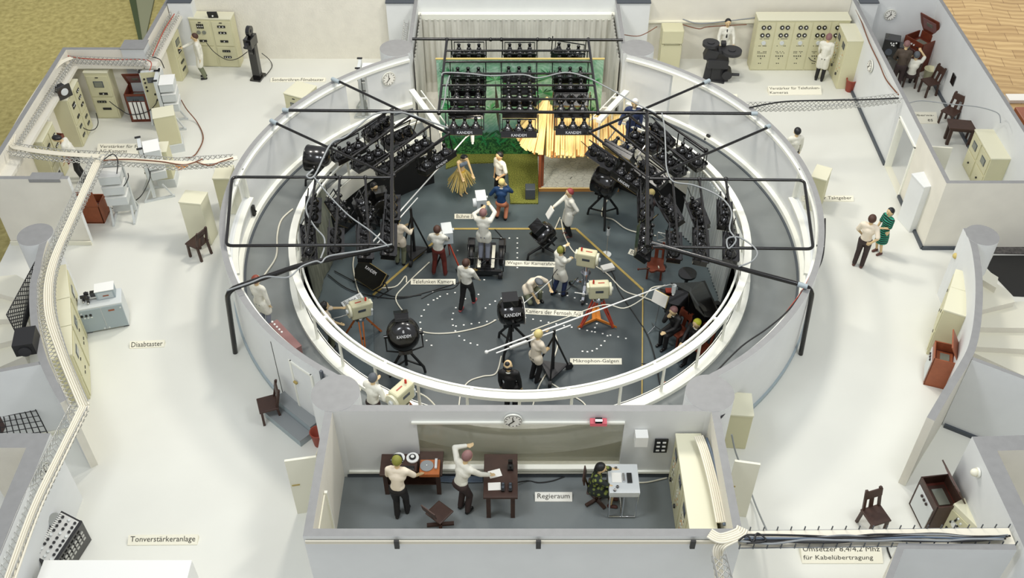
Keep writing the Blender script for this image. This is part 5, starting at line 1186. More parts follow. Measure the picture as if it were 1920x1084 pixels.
for x in (-.28,0,.28): 
    mb = MB(); mb.M = Matrix.Translation((x,0,.42)) @ Matrix.Rotation(.75,4,'X'); mb.lathe([(.12,0),(.1,-.06),(.06,-.12),(.04,-.25)],(0,0,0),'black',16); mb.build('lamp_head', t)
mb = MB(); text_mb(mb, 'KANDEM', 'white_ink', width=.42, height=.09, M=Matrix.Translation((0,.0,.38)) @ Matrix.Rotation(.75,4,'X') @ Matrix.Translation((0,.12,.152))); mb.build('lettering', t)['label'] = 'white KANDEM lettering'

# television cameras (cream ones): lens along local -y ... side with window faces +x/-x
def tvcam(t, z, rz, tilt=0.0, m='beige'):
    M = Matrix.Translation((0,0,z)) @ Matrix.Rotation(D2R(rz),4,'Z') @ Matrix.Rotation(tilt,4,'X') @ Matrix.Diagonal((.9,.84,.95,1))
    mb = MB(); mb.M = M; mb.box(0,0,.25,.32,.62,.48,m); b = mb.build('camera_body', t, bevel=.04)
    mb = MB(); mb.M = M; mb.box(.165,0,.3,.012,.24,.075,'dark_grey'); mb.box(-.165,0,.3,.012,.24,.075,'dark_grey'); mb.build('window', b)
    mb = MB(); mb.M = M; mb.cyl((0,.18,.49),(0,.18,.57),.032,.03,'red',12); mb.sphere((0,.18,.575),.03,'red',10); mb.build('tally_lamp', b)
    mb = MB(); mb.M = M; mb.box(0,-.06,.495,.03,.2,.012,'cable_red'); mb.build('nameplate', b)
    mb = MB(); mb.M = M; mb.cyl((0,-.31,.26),(0,-.38,.26),.19,.19,'beige_light',24); mb.cyl((0,-.38,.26),(0,-.44,.26),.07,.06,'light_grey',14); mb.build('lens_turret', b)
    mb = MB(); mb.M = M; mb.box(0,.33,.33,.2,.1,.2,'beige_light'); mb.box(.1,.33,.1,.06,.08,.2,'light_grey'); mb.sphere((.11,.33,.2),.05,'light_grey',10); mb.build('viewfinder', b, bevel=.01)
    return b
def woodpod(t, h, spread, m, a0=90):
    for i in range(3):
        a = D2R(a0+i*120); c, s = math.cos(a), math.sin(a); mb = MB()
        for k in (-1,1): mb.bar((c*.1-s*k*.055,s*.1+c*k*.055,h),(c*spread-s*k*.02,s*spread+c*k*.02,.02),.035,.05,m)
        mb.box(c*(spread*.5+.05),s*(spread*.5+.05),h*.5,.05,.05,.05,'black_matte'); mb.build('leg', t)
    mb = MB(); mb.cyl((0,0,h-.03),(0,0,h+.03),.15,.15,'chrome',20); mb.cyl((0,0,h+.03),(0,0,h+.09),.09,.1,'chrome',16); mb.build('pan_head', t)
t = thing('television_camera', 'cream television camera with red lamp on a wooden tripod, front left', 'television camera', P_(682,640,ZS), 0); woodpod(t, .88, .55, 'wood_orange', 40); tvcam(t, .95, -62, -.1); mb = MB(); mb.tube([(-.15,.05,1.0),(-.5,-.1,1.0),(-.65,-.15,1.0)], .012, 'silver_wire', 6); mb.build('pan_bar', t)
t = thing('television_camera', 'cream television camera with red lamp on a red and orange tripod at the centre', 'television camera', P_(1118,602,ZB), 0); woodpod(t, .84, .5, 'cable_red', 90)
mb = MB(); mb.prism([(-.52,-.3),(0,.0),(.52,-.3),(.12,-.02),(.1,.42),(-.1,.42),(-.12,-.02)], .03, .1, 'orange'); mb.build('base_plate', t); tvcam(t, .92, 93)
mb = MB(); mb.tube([(-.3,0,.98),(-.62,0.05,1.0)], .016, 'silver_wire', 6); mb.build('pan_bar', t)
t = thing('television_camera', 'cream television camera with red lamp on a chrome pedestal, its operator in a white coat', 'television camera', P_(1096,548,ZB), 0); tvcam(t, 1.02, 75, 0)
mb = MB(); mb.cyl((0,0,.25),(0,0,.72),.1,.1,'chrome',20); mb.cyl((0,0,.72),(0,0,.76),.14,.14,'chrome',20); mb.cyl((0,0,.76),(0,0,1.02),.07,.07,'chrome',16); mb.build('column', t)
for i in range(3):
    a = D2R(-100+i*120); c, s = math.cos(a), math.sin(a); mb = MB(); mb.bar((c*.08,s*.08,.3),(c*.45,s*.45,.1),.07,.07,'chrome'); mb.cyl((c*.3-s*.04,s*.3+c*.04,.2),(c*.3+s*.04,s*.3-c*.04,.2),.09,.09,'chrome',14); leg = mb.build('leg', t); mb = MB(); mb.cyl((c*.48-s*.03,s*.48+c*.03,.06),(c*.48+s*.03,s*.48-c*.03,.06),.06,.06,'black_matte',12); mb.build('wheel', leg)
t = thing('television_camera', 'cream television camera with red lamp at the guard rail above the control room wall', 'television camera', P_(760,800,ZG), 0); woodpod(t, .8, .45, 'wood_orange', 20); tvcam(t, .86, -38)
# grey box cameras
def greycam(t, z, rz):
    M = Matrix.Translation((0,0,z)) @ Matrix.Rotation(D2R(rz),4,'Z')
    mb = MB(); mb.M = M; mb.box(0,.02,.2,.28,.46,.38,'grey_box'); mb.box(0,.02,.4,.29,.48,.03,'light_grey'); b = mb.build('camera_body', t, bevel=.012)
    mb = MB(); mb.M = M; mb.cyl((-.14,-.1,.26),(-.24,-.1,.26),.13,.12,'light_grey',20); mb.cyl((.14,.1,.26),(.2,.1,.26),.04,.04,'light_grey',12); mb.build('lens_turret', b)
    mb = MB(); mb.M = M; mb.cyl((0,-.22,.25),(0,-.26,.25),.035,.03,'black',12); mb.build('eyepiece', b)
t = thing('television_camera', 'small grey box camera on a red tripod held by the person in maroon trousers', 'television camera', P_(842,500,ZS), 0)
greycam(t, 1.0, 10)
for i, a_ in enumerate((90,210,-40)): a = D2R(a_); mb = MB(); mb.bar((0,0,1.0),(math.cos(a)*.5,math.sin(a)*.5,.0),.03,.04,'cable_red' if i != 1 else 'black_matte'); mb.build('leg', t)
# dolly
t = thing('camera_dolly', 'black four-wheeled camera dolly with a seat platform and fenders', 'dolly', P_(912,496,ZS), D2R(-2)); mb = MB(); mb.box(0,.05,.25,.5,1.15,.08,'black'); mb.box(-.18,0,.31,.09,.95,.03,'cream'); mb.box(.2,0,.31,.09,.95,.03,'cream'); mb.box(0,-.55,.22,.9,.1,.14,'black'); mb.build('platform', t)
for x in (-.42,.42):
    mb = MB(); mb.box(x*1.05,.4,.38,.2,.3,.28,'charcoal'); mb.build('fender', t)
    for y, r in ((.08,.25),(-.55,.12)):
        mb = MB(); mb.lathe([(r*.5,-.05),(r*.95,-.06),(r,-.03),(r,.03),(r*.95,.06),(r*.5,.05)], (x,y,r), 'black_matte', 24, (1,0,0)); w_ = mb.build('wheel', t); mb = MB(); mb.cyl((x-.055,y,r),(x+.055,y,r),r*.45,r*.45,'silver_wire',14); mb.build('hub', w_)
mb = MB(); mb.tube([(-.5,-.5,.2),(-.5,-.5,.45),(-.5,.5,.55),(.5,.5,.55),(.5,-.5,.45),(.5,-.5,.2)],.018,'black',6); mb.tube([(-.5,-.25,.45),(.5,-.25,.45)],.016,'black',6); mb.tube([(-.25,-.5,.3),(0,-.1,.34),(.25,-.5,.3)],.014,'black',6); mb.build('guard_frame', t)
p = G(905,452,ZS+.32)
t = thing('television_camera', 'grey box camera on a column above the wheeled dolly', 'television camera', (p.x-.02,p.y+.12,ZS+.34), 0); greycam(t, 1.12, 8); mb = MB(); mb.cyl((0,.0,0),(0,0,1.12),.05,.04,'chrome',12); mb.build('column', t)
# microphone booms
def boom(label, base, a, b, mid_z, z=ZS, wheels=True):
    t = thing('microphone_boom', label, 'microphone boom', P_(*base, z), 0); o = Vector(P_(*base, z)); h = mid_z-z
    mb = MB(); mb.cyl((0,0,.2),(0,0,h),.045,.035,'black_matte',10); mb.build('pole', t)
    for i in range(3):
        an = D2R(-100+120*i); c, s = math.cos(an), math.sin(an); mb = MB(); mb.tube([(0,0,h*.85),(c*.42,s*.42,.16)],.025,'black_matte',6); lg = mb.build('leg', t)
        mb = MB(); mb.cyl((c*.45-s*.04,s*.45+c*.04,.1),(c*.45+s*.04,s*.45-c*.04,.1),.1,.1,'black_matte',16); mb.build('wheel', lg)
    mb = MB(); mb.prism([(.42*math.cos(D2R(-100+120*i)),.42*math.sin(D2R(-100+120*i))) for i in range(3)], .16, .2, 'charcoal'); mb.build('platform', t)
    A = G(*a[:2], a[2])-o; B = G(*b[:2], b[2])-o; d = (B-A).normalized(); sd = Vector((0,0,1)).cross(d).normalized()*.07
    mb = MB(); mb.cyl(A+sd,B+sd,.022,.018,'white_paint',8); mb.cyl(A-sd+d*.2,A-sd+(B-A)*.45,.018,.016,'white_paint',8); mb.build('boom_arm', t)
    mb = MB(); mb.cyl(A-sd+d*.55,A-sd+d*1.0,.05,.05,'silver_wire',14); mb.build('counterweight', t); mb = MB(); mb.sphere(A+sd,.05,'white_paint',10); mb.build('end_knob', t)
    mb = MB(); mb.tube([B+sd-d*.1,B+d*.1+Vector((0,0,.04)),B+d*.22-Vector((0,0,.06))],.016,'silver_wire',6); mb.cyl(B+d*.22-Vector((0,0,.05)),B+d*.22-Vector((0,0,.3)),.06,.05,'light_grey',12); mb.sphere(B+d*.22-Vector((0,0,.36)),.035,'white_paint',8); mb.build('microphone', t)
    return t
boom('long white microphone boom on a black wheeled stand reaching to the grand piano', (1036,700), (914,664,.15), (1250,538,.75), .42, z=ZB)
boom('long white microphone boom on a wheeled stand reaching over the dancer, left', (778,480), (690,470,.5), (878,258,1.1), .55)
# floor microphone, box, speaker
t = thing('microphone', 'white floor microphone on a thin stand right of the centre', 'microphone', P_(1136,500,ZS), 0); mb = MB(); mb.cyl((0,0,0),(0,0,.03),.14,.14,'light_grey',16); mb.build('base', t); mb = MB(); mb.cyl((0,0,.03),(0,0,.75),.014,.014,'silver_wire',8); mb.build('stand', t); mb = MB(); mb.cyl((0,0,.75),(0,0,.98),.045,.045,'light_grey',12); mb.cyl((0,0,.98),(0,0,1.05),.035,.03,'black_matte',12); mb.build('microphone_head', t)
t = thing('junction_box', 'small white box on the studio floor beside the gold edge', 'box', P_(1137,502,ZB), D2R(20)); 
p = G(1135,499,ZB); t.location = (p.x, p.y-.0, ZB); mb = MB(); mb.box(0,0,.06,.36,.22,.11,'white_paint'); mb.build('box_body', t, bevel=.015)
t.location = G(1139,505,ZB)
for o in COL.objects:
    if o.get('label','').startswith('white floor microphone'): o.location = G(1137,478,ZS)
t = thing('monitor_speaker', 'small dark grey wedge box on the grass beside the hut post', 'speaker', P_(994,372,ZS+.05), 0); mb = MB(); mb.box(0,.08,.2,.3,.32,.38,'dark_grey'); mb.build('box_body', t, bevel=.02)
# piano
t = thing('grand_piano', 'black grand piano with propped lid on the right of the studio floor', 'piano', P_(1282,600,ZS), D2R(0)); o = Vector(P_(1282,600,ZS))
def pp(px, py, z): q = G(px, py, z)-o; return (q.x, q.y)
case = [pp(x,y,ZS+.95) for x,y in ((1237,541),(1245,562),(1258,570),(1280,575),(1296,590),(1306,603),(1330,602),(1351,592),(1338,560),(1312,530),(1283,533),(1280,545))]
mb = MB(); mb.prism(case, .62, .95, 'black'); mb.build('case', t, bevel=.012)
lid = [G(x,y,z)-o for x,y,z in ((1258,530,ZS+1.62),(1292,548,ZS+1.62),(1305,578,ZS+1.6),(1322,594,ZS+1.45),(1351,597,ZS+1.05),(1350,588,ZS+.98),(1322,526,ZS+.98),(1302,530,ZS+1.1))]
mb = MB(); n = len(lid); mb.add([tuple(q) for q in lid]+[tuple(q-Vector((0,0,.03))) for q in lid], [tuple(range(n)), tuple(reversed(range(n,2*n)))]+[(i, n+i, n+(i+1)%n, (i+1)%n) for i in range(n)], 'black'); mb.build('lid', t)
mb = MB(); mb.bar(lid[1]-Vector((0,0,.02)), (lid[1].x+.05, lid[1].y-.1, .94), .02,.02,'black'); mb.build('lid_prop', t)
for x, y in ((1250,590),(1302,632),(1340,606)): q = pp(x,y,ZS); mb = MB(); mb.cyl((q[0],q[1]+.12,0),(q[0],q[1]+.12,.64),.06,.08,'black',12); mb.build('leg', t)
k0, k1 = Vector((*pp(1282,541,ZS+.9),.88)), Vector((*pp(1313,538,ZS+.9),.88)); mb = MB(); mb.bar(k0, k1, .05,.22,'black'); mb.bar(k0+Vector((0,0,.06)),k1+Vector((0,0,.06)),.1,.02,'white_paint'); mb.build('keyboard', t)
mb = MB(); q = pp(1256,545,ZS+1.0); mb.box(q[0],q[1],1.0,.22,.16,.05,'cable_red'); mb.build('metal_frame_end', t)
t = thing('piano_stool', 'black round piano stool behind the grand piano', 'stool', P_(1284,545,ZS), 0); mb = MB(); mb.cyl((0,0,.6),(0,0,.66),.25,.25,'black',24); mb.build('seat', t, bevel=.01); mb = MB(); mb.lathe([(.2,0),(.2,.03),(.08,.08),(.1,.2),(.05,.3),(.05,.6)],(0,0,0),'black',16); mb.build('pedestal', t)
t = thing('music_stand', 'thin music stand with cream sheet in front of the grand piano', 'music stand', P_(1227,618,ZS), D2R(-40)); 
for i in range(3): a = D2R(20+120*i); mb = MB(); mb.tube([(0,0,.12),(math.cos(a)*.25,math.sin(a)*.25,.0)],.012,'chrome',6); mb.build('leg', t)
mb = MB(); mb.cyl((0,0,.05),(.02,.05,1.0),.013,.013,'chrome',8); mb.build('pole', t); mb = MB(); mb.box(.02,.03,1.12,.42,.025,.34,'paper',R=Matrix.Rotation(-.3,3,'X')); mb.box(.02,.05,1.11,.44,.02,.36,'straw_skirt',R=Matrix.Rotation(-.3,3,'X')); mb.build('desk', t)
t = thing('music_stand', 'small wire music stand beside the lamp racks, right', 'music stand', P_(1242,500,ZS), D2R(-20)); mb = MB(); mb.cyl((0,0,0),(0,0,.9),.012,.012,'black_matte',6); mb.cyl((0,0,0),(0,0,.02),.12,.12,'black_matte',12); mb.build('pole', t); mb = MB()
for a, b in (((-.25,0,.9),(.25,0,.9)),((.25,0,.9),(.25,0,1.2)),((.25,0,1.2),(-.25,0,1.2)),((-.25,0,1.2),(-.25,0,.9)),((-.25,0,.9),(.25,0,1.2)),((-.25,0,1.2),(.25,0,.9))): mb.cyl(a,b,.012,.012,'silver_wire',6)
mb.build('desk', t)
t = thing('side_table', 'dark table with an orange-brown top seen between the guard rail posts, front right', 'table', P_(1255,775,ZS), D2R(-25)); mb = MB(); mb.cyl((0,0,0),(0,0,.95),.04,.04,'black_matte',10); mb.box(0,0,.02,.5,.3,.04,'black_matte'); mb.build('stand', t); mb = MB(); mb.box(0,0,.98,.5,.1,.05,'wood_brown'); mb.build('tabletop', t)
t = thing('display_case', 'shallow brown and silver case with lamps on the ring walkway, front left', 'case', P_(540,650,ZG), D2R(-50)); mb = MB(); mb.box(0,.0,.2,1.1,.2,.4,'hair_mauve'); mb.box(0,0,.41,1.12,.22,.02,'hair_mauve'); mb.build('case_body', t); mb = MB(); 
for i in range(5): mb.sphere((-.55+i*.11,-.03,.43),.03,'meter_white',8)
mb.build('lamps', t)

# ================================================================ STAGE SET
mb = MB(); mb.box(0,0,1.72,5.0,.05,3.46,'jungle_paint'); mb.box(0,0,3.46,5.04,.06,.03,'straw_skirt'); o = tag(mb.build('painted_backdrop', loc=(.24,26.62,ZS+.03)), 'painted jungle backdrop with palms and dark bushes behind the stage', 'backdrop')
# brush-stroke palms standing out on the painting: fronds as flat paint strokes
random.seed(21); mb = MB()
mat('leaf_a', (40,140,80), .7); mat('leaf_b', (84,176,106), .7); mat('leaf_c', (26,84,48), .7); mat('trunk_paint', (64,60,48), .7); mat('leaf_d', (120,178,120), .7)
def stroke(x0, z0, x1, z1, w, m, y=-.03):
    d = Vector((x1-x0, 0, z1-z0)); n = Vector((-d.z,0,d.x)).normalized()*w; mid = Vector(((x0+x1)/2,y,(z0+z1)/2))
    mb.add([(x0,y,z0), tuple(mid+n), (x1,y,z1), tuple(mid-n)], [(0,3,2,1)], m)
for cx, cz, r in ((-2.1,2.9,.8),(-.75,2.75,.9),(.95,2.85,.85),(2.2,2.7,.7),(-.9,1.7,.75),(1.0,1.9,.8),(2.2,1.6,.7),(.7,2.3,.6),(-2.1,1.8,.7)):
    for i in range(18):
        a = random.uniform(-.3, PI+.3); L_ = r*random.uniform(.5,1); x1 = cx+math.cos(a)*L_; z1 = cz+math.sin(a)*L_*.7-L_*.25
        x1 = max(-2.45, min(2.45, x1)); z1 = max(.2, min(3.38, z1)); stroke(cx, cz, x1, z1, .022, random.choice(('leaf_a','leaf_b','leaf_b','leaf_c','leaf_d')), -.03-random.random()*.006)
for cx in (-.75, 1.0): stroke(cx+.1,.9,cx,2.75 if cx < 0 else 1.9,.06,'trunk_paint',-.028)
for i in range(120):
    cx = random.uniform(-2.4,2.4); cz = random.uniform(.2,.75); a = random.uniform(.2,PI-.2); L_ = random.uniform(.2,.45); stroke(cx,cz,max(-2.45,min(2.45,cx+math.cos(a)*L_)),cz+math.sin(a)*L_,.04,random.choice(('leaf_c','leaf_c','leaf_a')), -.036-random.random()*.004)
mb.build('painted_palms', o)
g1 = [G(x,y,ZS) for x,y in ((836,291),(1009,291),(1009,383),(957,383),(953,330),(948,312),(930,306),(895,307),(862,309),(836,318))]
mb = MB(); mb.prism([(p.x,p.y) for p in g1], ZS+.004, ZS+.05, 'grass_mat'); tag(mb.build('grass_mat', ), 'green and yellow artificial grass mat in front of the painted backdrop', 'grass mat', kind='stuff')
# hut terrace and thatched roof
a, b_, c_, d_ = G(1010,358,ZS), G(1160,358,ZS), G(1160,296,ZS), G(1010,296,ZS)
t = thing('beach_hut', 'open hut with thatched straw roof, wooden post and crazy paving floor', 'hut', ((a.x+b_.x)/2, (a.y+d_.y)/2, ZS), 0); ho = Vector(((a.x+b_.x)/2, (a.y+d_.y)/2, ZS)); W_, Dp = b_.x-a.x, d_.y-a.y
mb = MB(); mb.box(0,0,.06,W_,Dp,.12,'crazy_paving'); mb.box(0,-Dp/2-.02,.06,W_,.04,.12,'straw_dark'); mb.box(0,-Dp/2-.02,.125,W_,.05,.01,'straw'); mb.build('terrace', t)
for x, y in ((-W_/2+.03,-Dp/2+.03),(-W_/2+.1,-Dp/2+.12)): mb = MB(); mb.cyl((x,y,0.05),(x,y,1.62),.05,.05,'wood_brown',12); mb.build('post', t)
for y in (Dp/2-.05,): mb = MB(); mb.cyl((-W_/2+.05,y,0.1),(-W_/2+.05,y,1.8),.05,.05,'wood_brown',12); mb.build('post', t)
mb = MB(); mb.box(0,Dp/2,.5,W_,.04,.9,'straw_skirt'); mb.build('back_wall', t)
random.seed(9); mb = MB(); apexL = Vector((-W_/2+.25, .1, 2.72)); apexR = Vector((W_/2, .1, 2.72))
eave = []
N = 96
for i in range(N):
    u = i/(N-1)
    if u < .34:   # left hip
        v = u/.34; an = D2R(175-85*v*-1) ; ang_ = D2R(165+ v*95); e = apexL+Vector((math.cos(ang_)*.95, math.sin(ang_)*1.25, -1.2)); s0 = apexL+Vector((math.cos(ang_)*.03,math.sin(ang_)*.03,0))
    else:
        v = (u-.34)/.66; x = -W_/2+.22+v*(W_-.1); s0 = Vector((x,.05,2.1+.62*max(0,1-v*7))); e = Vector((x+random.uniform(-.03,.03)-.05*(1-v), -1.16, 1.5))
    e = e+Vector((0,0,random.uniform(-.06,.06)))
    mb.cyl(s0, e, .026, .034, 'straw' if random.random() < .72 else 'straw_dark', 6); 
    if i % 2 == 0: mb.cyl(s0+Vector((0,0,.03)), s0.lerp(e, random.uniform(.85,1.0))+Vector((0,0,.04)), .024, .03, 'straw', 6)
for i in range(40): x = -W_/2+.2+i/39*(W_-.1); mb.cyl((x,.05,2.08),(x,1.0,1.6),.03,.03,'straw',5)
mb.build('thatched_roof', t)

# ================================================================ CONTROL ROOM
zc = .02
table('long dark brown desk carrying tape recorder and record player against the control room wall', (722,928),(828,928), .6, .74, z=zc, shelf=True)
t = table('dark brown desk with sloped top, papers and telephones in the control room', (912,972),(966,972), 1.0, .78, z=zc)
p = G(806,880,zc+.8); t = thing('record_player', 'orange-brown record player with grey turntable on the long desk', 'record player', (p.x,p.y,zc+.77), 0); mb = MB(); mb.box(0,0,.06,.42,.38,.1,'wood_orange'); mb.build('plinth', t, bevel=.008); mb = MB(); mb.cyl((-.06,.02,.11),(-.06,.02,.13),.14,.14,'cable_grey',28); mb.cyl((-.06,.02,.13),(-.06,.02,.15),.012,.012,'white_paint',8); mb.build('turntable', t); mb = MB(); mb.box(.13,.06,.14,.05,.24,.04,'light_grey'); mb.build('tonearm', t)
p = G(756,882,zc+.8); t = thing('tape_recorder', 'black tape recorder with two white reels on the long desk', 'tape recorder', (p.x+.0,p.y+.05,zc+.77), 0); mb = MB(); mb.box(.05,0,.12,.5,.42,.22,'wood_dark'); mb.box(.05,-.14,.24,.4,.1,.02,'black'); mb.build('recorder_body', t, bevel=.01)
for x in (-.09,.2): mb = MB(); mb.cyl((x,.1,.24),(x,.1,.27),.13,.13,'white_paint',24); mb.cyl((x,.1,.27),(x,.1,.3),.07,.07,'black_matte',16); mb.cyl((x,.1,.3),(x,.1,.31),.04,.04,'white_paint',12); mb.build('reel', t)
for k, (x, y, r_) in enumerate(((928,888,.3),(927,912,.05))): p = G(x,y,zc+.82); mb = MB(); mb.box(0,0,.004,.26,.19,.006,'paper'); tag(mb.build('paper_sheet', loc=(p.x,p.y,zc+.812), rot=(0,0,r_)), 'white paper sheet on the sloped desk, %s one' % ('rear, tilted','front'), 'paper')if False else tag(mb.build('paper_sheet', loc=(p.x,p.y,zc+.812), rot=(0,0,r_)), 'white paper sheet on the dark desk, %s' % (('rear tilted one','front one')[k]), 'paper')
for k, (x, y) in enumerate(((943,915),(957,915))): p = G(x,y,zc+.82); mb = MB(); mb.box(0,0,.03,.07,.2,.05,'black'); mb.box(0,-.02,.065,.05,.07,.02,'dark_grey'); mb.box(0,.06,.065,.05,.05,.02,'dark_grey'); tag(mb.build('intercom', loc=(p.x,p.y,zc+.812)), 'small black intercom set on the dark desk, %s' % ('left one','right one')[k], 'intercom')
p = G(957,878,zc+.82); t = thing('desk_microphone', 'black desk microphone on the back corner of the dark desk', 'microphone', (p.x,p.y,zc+.812), 0); mb = MB(); mb.box(0,0,.03,.12,.14,.06,'black'); mb.build('base', t); mb = MB(); mb.cyl((0,.02,.06),(0,0,.2),.02,.02,'black',8); mb.box(0,0,.22,.09,.06,.09,'black'); mb.build('microphone_head', t)
# mixing console
def console(label, px, py, rz, z=zc):
    t = thing('mixing_console', label, 'mixing console', P_(px,py,z), D2R(rz)); 
    mb = MB(); mb.box(0,0,.8,.72,.62,.14,'light_grey'); mb.prism([(-.36,-.31),(.36,-.31),(.36,.31),(-.36,.31)], .86, .9, 'light_grey'); mb.build('console_top', t, bevel=.03)
    for s in (-1,1):
        mb = MB(); pts = [(s*.34,-.28,.04),(s*.34,.28,.04),(s*.34,.28,.76),(s*.34,-.28,.76)]; mb.tube(pts,.022,'chrome',8,True); mb.tube([(s*.34,0,.04),(s*.34,0,.76)],.018,'chrome',8); mb.build('side_frame', t)
    mb = MB(); mb.tube([(-.34,.28,.55),(.34,.28,.55)],.018,'chrome',8); mb.tube([(-.34,0,.06),(.34,0,.06)],.018,'chrome',8); mb.box(0,.27,.62,.66,.02,.2,'light_grey'); mb.build('cross_frame', t)
    mb = MB(); mb.box(-.0,.12,.915,.24,.1,.03,'black'); mb.build('meter', t)
    for x, y in ((-.26,-.14),(.22,-.14),(.30,-.2)): mb = MB(); mb.cyl((x,y,.9),(x,y,.94),.03,.028,'black',12); mb.build('knob', t)
    mb = MB(); mb.box(-.02,-.14,.905,.24,.2,.008,'paper'); mb.build('note', t); mb = MB(); mb.cyl((-.1,.0,.93),(.1,.0,.93),.025,.025,'chrome',10); mb.build('lamp_tube', t)
    return t
console('white mixing console on a chrome tube frame with the person in patterned blouse', 1163,945,-90)
console('second white mixing console cut off by the front wall of the control room', 1150,1040,-175)
for o in COL.objects:
    if o.get('label','').startswith('second white mixing'): o.location = (1.94, 10.74, zc)
def swivel(label, px, py, rz, tip=0.0, z=zc):
    t = thing('swivel_chair', label, 'chair', P_(px,py,z), D2R(rz)); m_ = 'wood_dark'
    for i in range(2): a = D2R(45+90*i); c, s = math.cos(a), math.sin(a); mb = MB(); mb.bar((-c*.28,-s*.28,.04),(c*.28,s*.28,.04),.07,.05,m_); mb.build('foot', t)
    mb = MB(); mb.cyl((0,0,.05),(0,0,.44),.03,.03,m_,8); mb.build('pole', t); mb = MB(); mb.box(0,0,.46,.42,.42,.04,m_); mb.build('seat', t, bevel=.04); mb = MB(); mb.bar((0,.2,.46),(0,.3,.8),.08,.02,m_); mb.box(0,.29,.8,.38,.03,.2,m_,R=Matrix.Rotation(-.2,3,'X')); mb.build('backrest', t, bevel=.01); return t
swivel('dark brown swivel chair standing empty between the desks in the control room', 826,985,140)
swivel('dark brown swivel chair under the person at the mixing console', 1118,938,80)
# racks in the control room right
t = ampwall('beige equipment rack row with small screens along the right wall of the control room', (1262,905),(1285,985), .5, 1.5, 4, 'small', L=2.66)
for o in COL.objects:
    if o.get('label','').startswith('beige equipment rack row'): o.location = (G(1256,945,0).x+.3, 11.76, .02); o.rotation_euler = (0,0,-PI/2)
# sockets etc on walls
def onwall(name, label, cat, px, py, y, sx, sz, m, sy=.04, extra=None):
    p = Zat(px, py, y); mb = MB(); mb.box(0,0,0,sx,sy,sz,m)
    if extra: extra(mb)
    return tag(mb.build(name, loc=(p.x, y, p.z)), label, cat)
def six(mb):
    for i in range(2):
        for j in range(3): mb.box(-.06+i*.12,-.025,-.13+j*.13,.07,.012,.04,'white_paint')
onwall('socket_panel', 'black panel with six white sockets on the control room wall', 'socket panel', 1239,836,13.1, .28,.42,'black', extra=six)
onwall('wall_box', 'small white box on the control room wall above the console', 'box', 1202,822,13.02, .26,.3,'white_paint', sy=.22)
onwall('warning_light', 'red warning light shelf with black lamp above the observation window', 'lamp', 1122,792,13.05, .34,.09,'pink', sy=.14, extra=lambda mb: mb.box(0,-.02,.08,.14,.1,.07,'black'))
mb = MB(); mb.box(0,0,.9,.05,.62,1.8,'cream'); mb.box(.03,-.2,1.0,.02,.16,.03,'gold_tape'); t = tag(mb.build('door_leaf', loc=(G(586,958,0).x,G(586,958,0).y,0), rot=(0,0,D2R(-80))), 'cream door leaf with brass handle standing open left of the control room', 'door')
mb = MB(); mb.box(0,0,.9,.05,.5,1.8,'cream'); mb.box(.03,-.2,1.0,.02,.16,.03,'gold_tape'); t = tag(mb.build('door_leaf', loc=(G(1376,965,0).x,G(1376,965,0).y,0), rot=(0,0,D2R(-100))), 'cream door leaf with brass handle standing open right of the control room', 'door')
mb = MB(); mb.box(-3.6,11.0,.9,.03,.9,1.8,'cream'); mb.box(-3.58,11.45,.9,.06,.06,1.85,'rail_white'); mb.box(-3.58,10.55,.9,.06,.06,1.85,'rail_white'); struct(tag(mb.build('door_2'), 'cream door in the left wall of the control room', 'door'))
# ================================================================ SIGNS, CLOCKS, TRAYS, STAIRS
def placard(lines, A, B, label, z=0, h=.2, m='placard', ink='ink', fs=.7):
    a, b = G(*A, z), G(*B, z); d = b-a; L = d.length; rz = math.atan2(d.y, d.x); c = (a+b)/2; n = Vector((-math.sin(rz), math.cos(rz), 0))
    c = c+n*h/2
    tl = D2R(26); h *= .82; c = c+n*(-h/.82/2)
    mb = MB(); mb.add([(-L/2,0,0),(L/2,0,0),(L/2,0,.012),(-L/2,0,.012),(-L/2,h*math.cos(tl),0),(L/2,h*math.cos(tl),0),(L/2,h*math.cos(tl),h*math.sin(tl)+.012),(-L/2,h*math.cos(tl),h*math.sin(tl)+.012)], [(0,1,2,3),(3,2,6,7),(5,4,7,6),(1,5,6,2),(4,0,3,7),(4,5,1,0)], m); o = tag(mb.build('placard', loc=(c.x,c.y,z+.001), rot=(0,0,rz)), label, 'sign')
    mb = MB(); k = len(lines)
    for i, (s, w_, off) in enumerate(lines):
        y = (k-1-2*i)*h/(2*k)*.92+h/2; text_mb(mb, s, ink, width=L*w_, height=h/k*fs, M=Matrix.Translation((0,0,.012)) @ Matrix.Rotation(tl,4,'X') @ Matrix.Translation((L*off,y,.002)), depth=.002)
    q = mb.build('lettering', o); return o
placard([('Sondenröhren-Filmabtaster',.94,0)], (507,154), (610,154), 'cream sign reading Sondenröhren-Filmabtaster on the white floor')
placard([('Verstärker für Fernseh-',.92,0),('AG-Kameras',.47,-.225)], (181,289), (292,289), 'cream two-line sign about the amplifiers for Fernseh AG cameras, far left', h=.42, fs=.6)
placard([('abtaster',.85,0)], (402,324), (450,324), 'cream sign showing the letters abta beside the curved wall')
placard([('Diaabtaster',.9,0)], (243,654), (308,651), 'cream sign reading Diaabtaster on the white floor', h=.22)
placard([('Tonverstärkeranlage',.93,0)], (239,1023), (370,1022), 'cream sign reading Tonverstärkeranlage, bottom left', h=.25)
placard([('Regieraum',.86,0)], (1003,941), (1073,941), 'white sign reading Regieraum on the control room floor', z=.02, h=.24, m='paper')
placard([('Mikrophon-Galgen',.88,0)], (1069,684), (1166,684), 'cream sign reading Mikrophon-Galgen on the studio floor', z=ZB+.002, h=.2)
placard([('Kamera der Fernseh AG',.92,0)], (981,589), (1093,595), 'cream sign reading Kamera der Fernseh AG on the studio floor', z=ZB+.002, h=.2)
